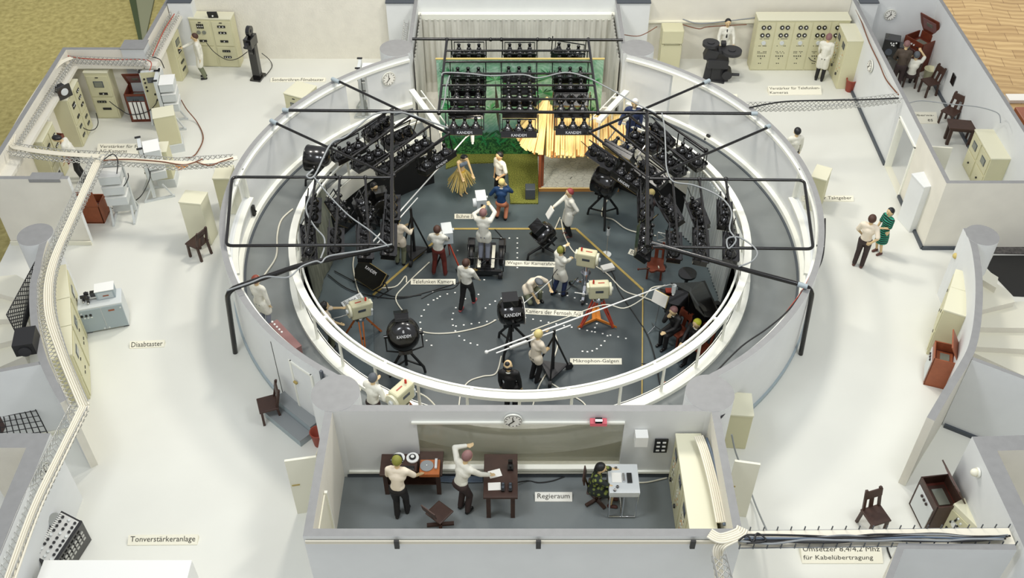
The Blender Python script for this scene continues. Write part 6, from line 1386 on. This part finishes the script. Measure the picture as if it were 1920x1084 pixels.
placard([('Telefunken Kamera',.92,0)], (770,534), (854,534), 'cream sign reading Telefunken Kamera on the studio floor', z=ZS+.034, h=.2)
placard([('Wagen für Kamerafahrt',.92,0)], (947,499), (1050,502), 'cream sign reading Wagen für Kamerafahrt behind the crouching person', z=ZB+.002, h=.2)
placard([('Bühne I',.8,0)], (852,411), (888,411), 'cream sign reading Bühne I beside the dolly camera', z=ZS+.002, h=.2)
placard([('Bühne II',.8,0)], (1177,476), (1214,490), 'cream sign reading Bühne II partly under a lamp bank, right', z=ZS+.002, h=.2)
placard([('Bühne III',.8,0)], (645,577), (682,558), 'pale sign with letters Bü behind the cream camera, front left', z=ZS+.002, h=.2, m='light_grey')
placard([('Inhalt',.8,0)], (640,731), (677,733), 'small cream sign ending in lt behind the front left column', z=ZG+.002, h=.3)
placard([('Zentraler Taktgeber',.92,0)], (1504,378), (1601,378), 'cream sign ending in Taktgeber beside the right curved wall', h=.22)
placard([('Verstärker für Telefunken-',.96,0),('Kameras',.34,-.31)], (1442,179), (1541,178), 'cream two-line sign Verstärker für Telefunken-Kameras, back right', h=.42, fs=.55)
placard([('Filmabtaster',.85,0)], (1325,186), (1383,186), 'cream sign ending in ter behind the curved wall, back right', h=.22)
placard([('Überwa-',.8,-.02),('es',.2,.2)], (1712,232), (1759,232), 'cream sign with the letters Überwa in the far right room', h=.5, fs=.42)
placard([('Umsetzer 8,4/4,2 Mhz',.95,0),('für Kabelübertragung',.86,-.05)], (1504,1057), (1656,1057), 'cream two-line sign Umsetzer 8,4/4,2 Mhz below the cable bridge', h=.46, fs=.6)
mb = MB(); p = G(1667,1034,0); mb.tube([(p.x+.03,p.y+.25,.03),(p.x-.02,p.y+.12,.03),(p.x-.03,p.y,.03),(p.x-.02,p.y-.15,.03),(p.x+.02,p.y-.25,.03)], .018, 'cable_black', 6); tag(mb.build('cable'), 'short curved black wire piece beside the Umsetzer sign', 'cable')
mb = MB(); p = G(1120,140,0)
def clock(label, loc_, rz, r=.22):
    t = thing('wall_clock', label, 'clock', loc_, rz)
    mb = MB(); mb.cyl((0,.0,0),(0,-.04,0),r,r,'rail_white',32); mb.cyl((0,-.04,0),(0,-.05,0),r*.93,r*.93,'ink',32); mb.cyl((0,-.045,0),(0,-.054,0),r*.9,r*.9,'paper',32); mb.build('clock_face', t)
    mb = MB()
    for i in range(12): a = 2*PI*i/12; mb.bar((math.sin(a)*r*.7,-.057,math.cos(a)*r*.7),(math.sin(a)*r*.84,-.057,math.cos(a)*r*.84),.018,.006,'ink',up=(0,1,0))
    mb.build('hour_marks', t)
    mb = MB(); mb.bar((0,-.06,0),(-.01,-.06,r*.62),.018,.006,'ink',up=(0,1,0)); mb.bar((.03,-.062,.03),(-.1,-.062,-.1),.022,.006,'ink',up=(0,1,0)); mb.build('hands', t)
    return t
def onring(px, py, r):
    best = None
    for i in range(0, 260):
        z = -.2+i*.01; p = G(px, py, z); e = abs(math.hypot(p.x-CX, p.y-CY)-r)
        if best is None or e < best[0]: best = (e, p)
    return best[1]
def onx(px, py, x):
    q = G(px, py, 0); k = x/q.x; return Vector((x, q.y*k, CAM_H*(1-k)))
p = onring(728,147,R_OUT-.08); a_ = math.atan2(p.y-CY, p.x-CX); clock('round white clock on the inner side of the curved wall, back left', p, a_-PI/2)
p = Zat(259,122,27.22); clock('round white clock on the stepped left wall above the monitor rack', p, 0, .2)
p = Zat(1669,27,YB+.05); clock('round white clock on the back wall of the far right room', p, 0, .19)
p = onx(1633,124,11.08); clock('round white clock on the left face of the long wall beside the amplifier racks', p, -PI/2, .19)
p = Zat(962,787,13.12); clock('round white clock above the observation window of the control room', p, 0, .19)
p = onx(82,886,G(72,826,WT).x+.16+(G(-36,1084,WT).x-G(72,826,WT).x)*.22); clock('round white clock on the thick wall in the bottom left corner', p, D2R(80), .2)
p = onx(82,222,XW+.09); t = thing('wall_fan', 'round white ventilation fan on the left wall', 'fan', p, PI/2); mb = MB(); mb.cyl((0,0,0),(0,-.05,0),.2,.18,'rail_white',28); mb.build('fan_ring', t); mb = MB(); mb.cyl((0,-.05,0),(0,-.14,0),.07,.06,'rail_white',16); mb.build('hub', t)
for lb, px, py, x in (('small yellow wall lamp on the curved right wall',1796,480,G(1812,428,WT).x+.0),('small cream wall lamp on the wall of the bottom right room',1832,886,G(1846,850,WT).x-.1)):
    p = onx(px,py,x-.02); t = thing('wall_lamp', lb, 'lamp', p, -PI/2); mb = MB(); mb.sphere((0,-.05,0),.08,'straw_skirt' if px < 1800 else 'placard',12); mb.build('shade', t); mb = MB(); mb.cyl((0,.03,0),(0,-.01,0),.1,.1,'rail_white',14); mb.build('base', t)
# handset on walls of the ring
for lb, px, py in (('black wall telephone on the inner side of the curved wall, left',474,396),('black wall telephone on the inner side of the curved wall, right',1328,262)):
    p = onring(px,py,R_OUT-.1); a_ = math.atan2(p.y-CY, p.x-CX); t = thing('wall_telephone', lb, 'telephone', p, a_-PI/2); mb = MB(); mb.box(0,-.03,0,.12,.07,.38,'black_matte'); mb.build('housing', t, bevel=.01); mb = MB(); mb.cyl((-.02,-.06,.05),(-.06,-.12,.05),.03,.03,'black',8); mb.build('mouthpiece', t)
# doors on the outside of the curved wall and the steps
def ringdoor(n, lb, a0, a1, handle=True):
    mb = MB(); ring_band(mb, R_OUT+.07, R_OUT+.085, .38, 1.85, a0, a1, 'white_wall', n=4)
    for a_ in (a0, a1): ring_band(mb, R_OUT+.07, R_OUT+.1, .36, 1.9, a_-.25, a_+.25, 'rail_white', n=1)
    ring_band(mb, R_OUT+.07, R_OUT+.1, 1.85, 1.9, a0, a1, 'rail_white', n=4); struct(tag(mb.build('door_%d' % n), lb, 'door'))
p0, p1 = onring(549,700,R_OUT+.08), onring(592,745,R_OUT+.08); an = lambda p: math.degrees(math.atan2(p.y-CY, p.x-CX)) % 360
ringdoor(3, 'white door in the outside of the curved wall above the grey steps', an(p0), an(p1))
p2, p3 = onring(492,640,R_OUT+.08), onring(511,660,R_OUT+.08)
mb = MB(); ring_band(mb, R_OUT+.07, R_OUT+.076, .05, 1.95, an(p3), an(p3)+.15, 'ink', n=1); ring_band(mb, R_OUT+.07, R_OUT+.12, 0, .1, 175, 226, 'grey_door', n=30); ring_band(mb, R_OUT+.07, R_OUT+.12, 0, .1, -48, 5, 'grey_door', n=30); struct(tag(mb.build('baseboard_studio'), 'grey skirting and panel joint on the outside of the curved wall', 'baseboard'))
p = onring(556,716,R_OUT+.1); a_ = an(p); mb = MB(); mb.box(0,-.03,0,.1,.05,.04,'gold_tape'); hd_ = mb.build('door_handle', bpy.data.objects['door_3'], loc=p, rot=(0,0,D2R(a_+90)))
p = onring(606,706,R_OUT+.1); a_ = an(p); mb = MB(); mb.box(0,-.03,0,.06,.06,.4,'dark_grey'); tag(mb.build('bracket', loc=p, rot=(0,0,D2R(a_+90))), 'dark vertical bracket on the curved wall beside the front left column', 'bracket')
ac = an(onring(572,770,R_OUT)); t = thing('steps', 'two grey steps up to the white door in the curved wall, front left', 'steps', (CX+(R_OUT+.4)*math.cos(D2R(ac)), CY+(R_OUT+.4)*math.sin(D2R(ac)), 0), D2R(ac-90+180))
for k, (y, h_) in enumerate(((-.13,.38),(.2,.19))): mb = MB(); mb.box(0,-y if False else y*1.0-.1,h_/2,1.25,.32,h_,'grey_door'); mb.box(0,y-.1,h_+.005,1.26,.33,.012,'cable_grey'); mb.build('step', t)
t.rotation_euler = (0,0,D2R(ac-90))

# chain-link cable trays
def tray(label, pts, z=2.05, w_=.36, h_=.15, pitch=.135, smooth=False, m='silver_wire', name='cable_tray'):
    P = [Vector((G(x,y,z).x, G(x,y,z).y, z)) for x, y in pts]
    if smooth:
        out = []
        for i in range(len(P)-1):
            a, b, c, d = P[max(i-1,0)], P[i], P[i+1], P[min(i+2,len(P)-1)]
            for k in range(6): t = k/6; out.append(.5*((2*b)+(-a+c)*t+(2*a-5*b+4*c-d)*t*t+(-a+3*b-3*c+d)*t**3))
        out.append(P[-1]); P = out
    cum = [0]
    for i in range(1, len(P)): cum.append(cum[-1]+(P[i]-P[i-1]).length)
    L = cum[-1]
    def at(s):
        s = max(0, min(L, s)); i = 0
        while i < len(P)-2 and cum[i+1] < s: i += 1
        u = (s-cum[i])/max(cum[i+1]-cum[i], 1e-6); p = P[i].lerp(P[i+1], u); d = (P[i+1]-P[i]).normalized(); return p, Vector((-d.y, d.x, 0))
    U = w_+2*h_
    def pt(s, u):
        p, n = at(s)
        if u < h_: return p-n*w_/2+Vector((0,0,h_-u))
        if u < h_+w_: return p+n*(u-h_-w_/2)
        return p+n*w_/2+Vector((0,0,u-h_-w_))
    o0 = P[0]; t = thing(name, label, 'cable tray', (o0.x,o0.y,z)); mb = MB(); mb.M = Matrix.Translation(-o0)
    us = [0, h_*.5, h_, h_+w_*.33, h_+w_*.66, h_+w_, h_*1.5+w_, U]
    s = -U
    while s < L:
        for sg in (1, -1):
            q = [pt(s+(u if sg > 0 else U-u), u) for u in us if 0 <= s+(u if sg > 0 else U-u) <= L]
            if len(q) > 1: mb.tube(q, .0105, m, 3)
        s += pitch
    for u in (0, U): mb.tube([pt(L*i/12, u) for i in range(13)], .009, m, 3)
    mb.build('wire_mesh', t)
    return P, t
def ribbon(label, pts, z=2.12, w_=.17, n=5, smooth=True, m='ribbon', th=.02):
    P = [Vector((G(p[0],p[1],(p[2] if len(p) > 2 else z)).x, G(p[0],p[1],(p[2] if len(p) > 2 else z)).y, (p[2] if len(p) > 2 else z))) for p in pts]
    out = []
    for i in range(len(P)-1):
        a, b, c, d = P[max(i-1,0)], P[i], P[i+1], P[min(i+2,len(P)-1)]
        for k in range(8): t = k/8; out.append(.5*((2*b)+(-a+c)*t+(2*a-5*b+4*c-d)*t*t+(-a+3*b-3*c+d)*t**3))
    out.append(P[-1]); mb = MB(); xy = [(p.x,p.y) for p in out]
    for k in range(n):
        q = offset_poly(xy, (k-(n-1)/2)*w_/n); mb.tube([(v.x,v.y,out[i].z) for i, v in enumerate(q)], w_/n*.52, m, 5)
    return tag(mb.build('ribbon_cable'), label, 'ribbon cable')
tray('chain-link cable tray running right from the junction to the curved wall, left', [(438,305),(330,312),(188,300)])
tray('chain-link cable tray running left from the junction across the far left room', [(188,300),(110,296),(22,284)])
tray('chain-link cable tray along the top of the long left wall', [(20,282),(128,118)], z=1.95)
tray('chain-link cable tray along the stepped back part of the left wall', [(130,116),(276,122)], z=1.92, w_=.2)
tray('chain-link cable tray along the wall towards the back left corner', [(283,112),(330,28)], z=1.95, w_=.26)
tray('chain-link cable tray from the junction forward along the left curved wall', [(188,300),(140,400),(98,500),(90,580),(112,670),(152,768)], smooth=True)
tray('chain-link cable tray from the left curved wall down to the bottom left corner', [(152,768),(110,850),(60,955),(5,1095)])
tray('chain-link cable tray spanning between the curved wall and the long right wall', [(1400,205),(1520,203),(1620,196),(1686,188)], w_=.26)
tray('chain-link cable tray hanging down beside the front right corner of the control room', [(1345,1040),(1372,1150)], w_=.25)
mb = MB(); tray('narrow chain-link tray on the left of the stage recess', [(763,42),(757,88)], z=2.0, w_=.15, h_=.1)
ribbon('cream ribbon cable from the curved wall to the junction, left', [(445,296),(400,303),(350,306),(260,301),(190,296)])
ribbon('cream ribbon cable curving through the far left cable tray', [(186,293),(110,288),(50,280),(22,268),(40,220),(100,130),(134,108)])
ribbon('cream ribbon cable following the tray along the left curved wall', [(184,300),(140,400),(98,500),(92,580),(118,665),(158,762)], w_=.22)
ribbon('cream ribbon cable running down to the bottom left corner', [(158,762),(118,845),(68,950),(15,1095)], w_=.22)
wire('cable', [(124,104),(150,109),(200,112),(277,113),(281,132)], 2.0, .014, 'cable_red', 'thin red cable along the stepped left wall')
wire('cable', [(327,26),(306,60),(286,105)], 2.08, .016, 'cable_red', 'thin red cable along the wall towards the back left corner')
wire('cable', [(194,301),(240,299),(300,303),(340,309),(360,306),(380,298)], 2.2, .018, 'cable_brown', 'brown cable lying on the tray left of the curved wall')
wire('cable', [(367,303),(380,308),(395,310),(415,303),(437,296)], 2.2, .018, 'cable_brown', 'dark brown cable lying on the right end of the tray near the curved wall')
wire('cable', [(195,299,2.2),(212,289,2.25),(221,303,2.2),(219,335,1.4),(230,350,1.2),(240,335,1.5),(240,325,1.7)], 2, .014, 'cable_black', 'black cable looping down in front of the grey amplifier boxes')
wire('cable', [(184,381,.6),(205,390,.1),(230,388,.1),(262,370,.3),(279,340,1.2),(282,322,1.6)], 0, .014, 'cable_black', 'black cable from the red-brown console to the white rack, far left')
wire('cable', [(340,188,.9),(350,205,.4),(370,230,.05),(381,258,.05),(370,285,.05),(358,295,.05),(348,295,.05)], 0, .018, 'cable_brown', 'brown cable curving over the white floor beside the beige cabinet, far left')
wire('cable', [(205,190,.8),(225,205,.5),(245,215,.3),(275,210,.4),(292,195,.7),(293,183,.8)], 0, .013, 'cable_black', 'thin black cable from the tall beige cabinet past the radio console')
wire('cable', [(141,220,.8),(152,236,.5),(165,244,.3),(178,242,.15),(184,230,.3),(180,212,.6)], 0, .013, 'cable_black', 'thin black cable hanging from the double beige cabinet')
wire('cable', [(387,80,.95),(402,98,.7),(425,112,.4),(445,110,.5),(464,97,.7)], 0, .013, 'cable_black', 'thin black cable from the four-door cabinet to the black projector')
wire('cable', [(491,100,.6),(505,112,.1),(510,125,.05),(497,143,.05)], 0, .013, 'cable_black', 'thin black cable beside the foot of the black projector')
wire('cable', [(286,107,2.0),(300,112,1.9),(308,128,1.6)], 0, .014, 'cable_black', 'short black cable at the step of the left wall')
wire('cable', [(1169,65,1.6),(1200,67,1.5),(1232,50,1.7)], 0, .014, 'cable_brown', 'brown cable hanging left of the beige scanner, back right')
wire('cable', [(1280,36,1.6),(1310,44,1.5),(1360,40,1.5),(1418,33,1.6)], 0, .022, 'cable_grey', 'grey cable along the back wall to the amplifier racks')
wire('cable', [(1280,46,1.5),(1310,54,1.4),(1330,50,1.45),(1400,46,1.5)], 0, .016, 'cable_brown', 'thin brown cable along the back wall ledge')
wire('cable', [(1405,202),(1440,195),(1480,190),(1560,188),(1620,187),(1685,184)], 2.25, .022, 'cable_black', 'black cable lying on the tray across to the long right wall')
wire('cable', [(1685,178),(1662,150),(1648,118),(1630,80),(1615,40),(1605,18)], 2.1, .02, 'cable_brown', 'brown cable along the top of the long right wall')
ribbon('grey flat cable strip along the top of the long right wall', [(1682,172),(1650,110),(1618,48),(1603,14)], z=2.0, w_=.14, m='light_grey')
wire('cable', [(1705,193),(1730,189),(1780,195),(1830,200),(1862,208),(1874,216),(1876,230)], 2.15, .014, 'cable_grey', 'thin grey cable hanging across the far right room to the beige cabinets')
wire('cable', [(1510,85,.9),(1512,100,.6),(1520,112,.45),(1530,116,.4)], 0, .013, 'cable_black', 'thin black cable plugged into the amplifier racks')
wire('cable', [(1547,410,2.1),(1546,450,2.05),(1540,490,2.1),(1518,530,2.1),(1480,580,2.1),(1440,615,2.1),(1390,650,2.1),(1340,700,2.15)], 0, .02, 'cable_black', 'black cable fixed along the outside of the curved wall, right')
ribbon('red flat cable showing behind the black cable on the curved wall, right', [(1528,500),(1505,545),(1475,585)], z=2.08, w_=.04, n=2, m='cable_red')
# front wall band with clips
mb = MB(); 
for k in range(3): mb.tube([(-3.75,10.19,2.02+k*.035),(4.0,10.19,2.02+k*.035)], .018, 'ribbon', 6)
tag(mb.build('ribbon_cable'), 'cream ribbon cable clipped along the outside of the control room front wall', 'ribbon cable')
for k, x in enumerate((742,1010,1302)):
    p = Zat(x,1007,10.15); mb = MB(); mb.box(0,0,0,.09,.05,.24,'black_matte'); tag(mb.build('cable_clip', loc=(p.x,10.15,2.05)), 'black clip holding the cable on the control room front wall, %s' % ('left','middle','right')[k], 'clip', 'black clips on the control room front wall')
ribbon('cream ribbon cable lying behind the rack row in the control room', [(1310,818),(1322,850),(1338,910),(1352,980)], z=1.72, w_=.2)
wire('cable', [(1325,822),(1340,870),(1350,930),(1358,985)], 1.7, .03, 'cable_blue', 'pale blue cable bundle beside the ribbon cable in the control room')
wire('cable', [(1372,815,1.2),(1380,850,.8),(1400,900,.3),(1418,950,.2),(1440,1000,1.0)], 0, .02, 'cable_grey', 'grey cable hanging past the open door right of the control room')
wire('cable', [(612,808,2.1),(600,835,1.8),(590,870,1.2),(588,930,.9),(587,945,.9)], 0, .022, 'cable_white', 'white cable hanging outside the left wall of the control room')
wire('cable', [(1338,700,2.1),(1360,730,2.1),(1368,745,2.1),(1362,770,2.05),(1345,790,2.0)], 0, .02, 'cable_black', 'black cable wrapped around the front right column')
ribbon('cream ribbon cable folding over the corner of the control room', [(1330,1000),(1352,1010),(1385,1000),(1392,990)], z=2.25, w_=.22)
ribbon('cream ribbon cable hanging below the cable bridge', [(1390,1003,2.25),(1352,1022,2.2),(1346,1050,1.9),(1352,1110,1.2)], w_=.2)
# cable bridge bottom right
a, b_ = G(1383,1012,2.1), G(1897,1006,2.1); t = thing('cable_bridge', 'white cable bridge with rows of pegs spanning to the bottom right room', 'cable tray', (a.x,a.y,2.1)); mb = MB(); d = b_-a; mb.bar((0,0,0),(d.x,d.y,0),.34,.03,'ribbon'); mb.build('deck', t)
for s in (-1,1):
    mb = MB(); 
    for i in range(21): q = Vector((d.x,d.y,0))*(i/20); mb.cyl((q.x,q.y+s*.18,-.02),(q.x,q.y+s*.18,.12),.012,.012,'dark_grey',6)
    mb.tube([(0,s*.18,.0),(d.x,d.y+s*.18,.0)],.012,'cable_grey',6); mb.build('peg_row', t)
random.seed(4)
for k in range(6):
    pts = []; y0 = 1006+k*2.2
    for i in range(9): pts.append((1385+i*63+random.uniform(-8,8), y0+random.uniform(-3.5,3.5)-i*.4))
    wire('cable', pts, 2.17+k*.015, .022, ('cable_black','cable_grey','cable_black','cable_blue','cable_black','cable_grey')[k], '%s cable on the cable bridge, %s of the bundle' % (('black','grey','black','bluish','black','grey')[k], ('rearmost','second from the rear','third from the rear','third from the front','second from the front','frontmost')[k]), group='cables on the cable bridge')
wire('cable', [(1385,1014),(1400,1004),(1412,1016),(1420,1000),(1436,1014),(1400,1019)], 2.28, .018, 'cable_black', 'tangle of black cable at the left end of the cable bridge')
# beige device bottom right corner
t = thing('converter_unit', 'beige converter unit with dial panel behind the cable bridge, bottom right', 'converter', P_(1803,1014,0), D2R(-62)); mb = MB(); mb.box(0,0,.5,.75,.5,1.0,'beige_light'); mb.build('unit_body', t, bevel=.01); mb = MB(); mb.box(0,-.26,.45,.68,.02,.8,'beige'); fr = mb.build('front_panel', t); mb = MB(); random.seed(8)
for i in range(16): x, z_ = random.uniform(-.28,.28), random.uniform(.15,.8); mb.cyl((x,-.27,z_),(x,-.3,z_),.025,.022,('black_matte','light_grey')[i % 2],8)
mb.cyl((-.15,-.27,.55),(-.15,-.29,.55),.08,.08,'meter_white',16); mb.build('dials', fr); mb = MB(); mb.box(0,.05,.93,.2,.15,.1,'black_matte'); mb.tube([(0,.05,.95),(.15,.1,1.0),(.25,.2,.9)],.015,'cable_black',6); mb.build('plug', t)

# floor cables in the studio
zf = ZB+.015
FC = [
 ('cable_white', [(805,492),(760,535),(742,560),(760,590),(772,610),(800,624),(850,624),(905,612),(930,600)], 'white cable snaking over the studio floor behind the large front spotlight'),
 ('cable_white', [(940,668),(930,700),(905,706),(880,715),(865,735),(860,765)], 'white cable curving down from the centre spotlight to the guard rail'),
 ('cable_white', [(1040,625),(1045,650),(1030,690),(1010,725),(998,765)], 'white cable hanging from the boom and running to the guard rail'),
 ('cable_white', [(1032,718),(1060,735),(1090,752),(1102,766)], 'short white cable beside the boom stand, front centre'),
 ('cable_white', [(1118,500),(1140,515),(1170,545),(1205,557),(1232,567)], 'white cable from the cream camera towards the grand piano'),
 ('cable_white', [(1050,408),(1040,430),(1032,440)], 'short white cable beside the red-haired person, rear'),
 ('cable_white', [(1052,412),(1058,440),(1070,465),(1082,478)], 'white cable from the red-haired person to the chrome pedestal camera'),
 ('cable_white', [(1138,376),(1130,392),(1130,406),(1150,412),(1172,428),(1196,436),(1230,442)], 'white cable from the drum spotlight at the hut to the right racks'),
 ('cable_white', [(665,475),(662,500),(670,540),(680,562)], 'white cable hanging in front of the left side rack'),
 ('cable_white', [(672,503),(680,525),(695,538),(740,538),(760,518),(762,530)], 'white cable around the open floodlight tray, left'),
 ('cable_black', [(615,515),(660,545),(740,560),(800,548),(860,530),(912,517)], 'black cable running from the left curtain to the camera dolly'),
 ('cable_black', [(627,508),(680,535),(740,556),(790,553)], 'second black cable running from the left curtain across the floor'),
 ('cable_black', [(855,505),(862,525),(850,540),(820,545),(790,560)], 'black cable looping from the red tripod camera'),
 ('cable_black', [(928,430),(945,452),(945,480),(942,495)], 'black cable hanging beside the camera dolly'),
 ('cable_black', [(1137,495),(1150,515),(1160,545),(1190,590),(1215,630),(1230,680),(1236,715),(1243,730)], 'long black cable from the white box down past the grand piano'),
 ('cable_black', [(1203,682),(1232,684)], 'short straight black cable at the gold edge, front right'),
]
for m_, pts, lb in FC: wire('cable', pts, zf, .02 if m_ == 'cable_white' else .015, m_, lb)
wire('cable', [(549,392),(528,412),(520,440),(518,480),(500,510),(482,535),(474,552)], ZG+.02, .025, 'cable_white', 'white cable lying on the ring walkway, left')
wire('cable', [(770,730,ZG),(800,745,ZG),(822,768,ZG)], 0, .02, 'cable_white', 'white cable from the camera at the control room wall')
wire('cable', [(996,620,.3),(1050,600,.3),(1130,572,.3),(1170,578,.3),(1205,560,.55),(1222,540,.75),(1245,536,.8)], 0, .014, 'cable_white', 'thin white cable wound along the microphone boom')
wire('cable', [(1045,505,.0),(1036,520,-.2),(1040,545,-.7),(1062,545,-.6),(1084,520,-.3)], 0, .012, 'cable_black', 'black headphone cable of the camera operator in blue trousers')
wire('rod', [(1035,524,-.4),(1008,548,-.7),(976,574,-1.0)], 0, .014, 'white_paint', 'white rod held by the crouching person', cat='rod', smooth=False)
p = G(1030,402,-.05); mb = MB(); mb.box(0,0,0,.03,.24,.32,'paper',R=Matrix.Rotation(.5,3,'Y')); tag(mb.build('clipboard', loc=(G(1031,397,.0).x,G(1031,397,-.0).y,-.03), rot=(0,0,.3)), 'cream clipboard in the hand of the red-haired person', 'clipboard')
# control room floor cables
wire('cable', [(968,905,.3),(990,902,.04),(1010,905,.04),(1035,902,.04),(1058,894,.04)], 0, .014, 'cable_black', 'black cable on the control room floor beside the dark desk')
for k in range(4): wire('cable', [(818,893+k*3),(860,895+k*3),(905,894+k*3)], .06, .02, 'cable_blue', 'blue-grey cable along the control room wall under the window, %s of four' % ('uppermost','second','third','lowest')[k], group='cable bundle along the control room wall')
wire('cable', [(1192,905),(1215,904),(1250,896)], .05, .018, 'cable_white', 'white cable on the floor between console and racks')

# staircases
def stair(name, lb, quads, z0, dz, m='white_paint'):
    t = thing(name, lb, 'staircase', (G(*quads[0][0], z0).x, G(*quads[0][0], z0).y, 0)); o = t.location.copy()
    for i, q in enumerate(quads):
        z = z0+dz*i; P = [G(x,y,z) for x, y in q]; mb = MB(); mb.prism([(p.x-o.x,p.y-o.y) for p in P], 0.0, z, 'warm_wall', 'cream'); mb.build('step', t)
    return t
stair('staircase', 'white winding staircase behind the right curved wall', [
 ((1822,660),(1918,704),(1990,730),(1990,655),(1918,694-41),(1826,648)), ((1826,650),(1920,655),(1990,670),(1990,613),(1920,614),(1832,613)), ((1832,614),(1990,616),(1990,560),(1903,566),(1838,582)),((1838,582),(1903,566),(1890,545),(1850,520),(1838,520)),((1838,522),(1868,540),(1872,520),(1840,500))], .45, .17)
stair('staircase', 'white winding staircase behind the left curved wall, seen through black mesh', [
 ((-60,705),(0,688),(46,668),(42,634),(0,645),(-60,660)), ((-60,660),(0,644),(46,632),(44,596),(0,598),(-60,600)), ((-60,600),(0,599),(50,598),(50,566),(0,552),(-60,545)), ((-60,545),(0,551),(52,566),(56,530),(30,515),(0,518))], .45, .17)
def lattice(name, label, C4, nu, nv, m='black_matte', diag=False, r=.012):
    A, B, Cc, D = [G(*c) for c in C4]
    def q(u, v): return A.lerp(B, u).lerp(D.lerp(Cc, u), v)
    t = thing(name, label, 'mesh screen', (A.x,A.y,A.z)); mb = MB(); mb.M = Matrix.Translation(-A)
    if not diag:
        for i in range(nu+1): mb.tube([q(i/nu,0), q(i/nu,1)], r, m, 4)
        for j in range(nv+1): mb.tube([q(0,j/nv), q(1,j/nv)], r, m, 4)
    else:
        for k in range(-nv, nu+1):
            for s in (1,-1):
                pts = []
                for u_, v_ in ((k/nu, 0), ((k+nv)/nu, 1)):
                    pts.append((u_, v_ if s > 0 else 1-v_))
                (u0,v0),(u1,v1) = pts
                t0 = max(0, (0-u0)/(u1-u0)); t1 = min(1, (1-u0)/(u1-u0))
                if t1 > t0: mb.tube([q(u0+(u1-u0)*t0, v0+(v1-v0)*t0), q(u0+(u1-u0)*t1, v0+(v1-v0)*t1)], r, m, 4)
    mb.tube([q(0,0),q(1,0),q(1,1),q(0,1)], r, m, 4, True); mb.build('wire_grid', t)
lattice('mesh_screen', 'black diamond mesh screen along the left staircase', ((66,490,2.0),(12,590,2.0),(38,640,1.3),(66,560,1.3)), 12, 9, diag=True)
lattice('mesh_screen', 'black square mesh screen below the left staircase', ((-30,716,1.6),(33,702,1.6),(92,818,.3),(-20,835,.3)), 9, 12)
mb = MB(); P = [G(x,y,.0) for x, y in ((-40,700),(4,716),(33,752),(4,815),(-40,812))]; mb.prism([(p.x,p.y) for p in P], .004, .02, 'wood_dark'); struct(tag(mb.build('floor_dark_slab'), 'dark floor slab standing in for the shaded opening under the left staircase', 'floor'))  # flat dark slab: the gloom of the stairwell put into its colour
p = G(52,655,2.2); t = thing('projector_box', 'black box with round front opening standing on the left staircase wall', 'box', (p.x,p.y,2.19), D2R(12)); mb = MB(); mb.box(0,.1,.16,.42,.55,.32,'black_matte'); mb.build('box_body', t); mb = MB(); mb.cyl((0,-.17,.12),(0,-.2,.12),.13,.13,'charcoal',20); mb.build('front_ring', t)
mb = MB(); P = [G(x,y,.0) for x, y in ((1862,480),(1990,480),(1990,560),(1900,556),(1850,503))]; mb.prism([(p.x,p.y) for p in P], .004, .02, 'black_matte'); P = [G(x,y,0) for x, y in ((1790,463),(1990,463),(1990,479),(1790,475))]; mb.prism([(p.x,p.y) for p in P], .004, .05, 'rock'); struct(tag(mb.build('floor_black_sheet'), 'black sheet standing in for the dark void, with rough edge, beside the right staircase', 'floor'))  # black sheet paints the darkness of the void; the rock strip is real
mb = MB(); mb.box(0,0,0,.05,.2,.26,'black_matte'); p = G(118,525,1.3); tag(mb.build('wall_switch', loc=(p.x,p.y,1.3), rot=(0,0,.2)), 'small black switch plate at the rear end of the left cabinets', 'switch')
mb = MB(); mb.box(0,0,0,.03,.26,.34,'black'); p = onx(1787,149,13.9); o = tag(mb.build('socket_panel', loc=(13.9,p.y,p.z)), 'small black socket plate on the outer wall of the far right room', 'socket panel')
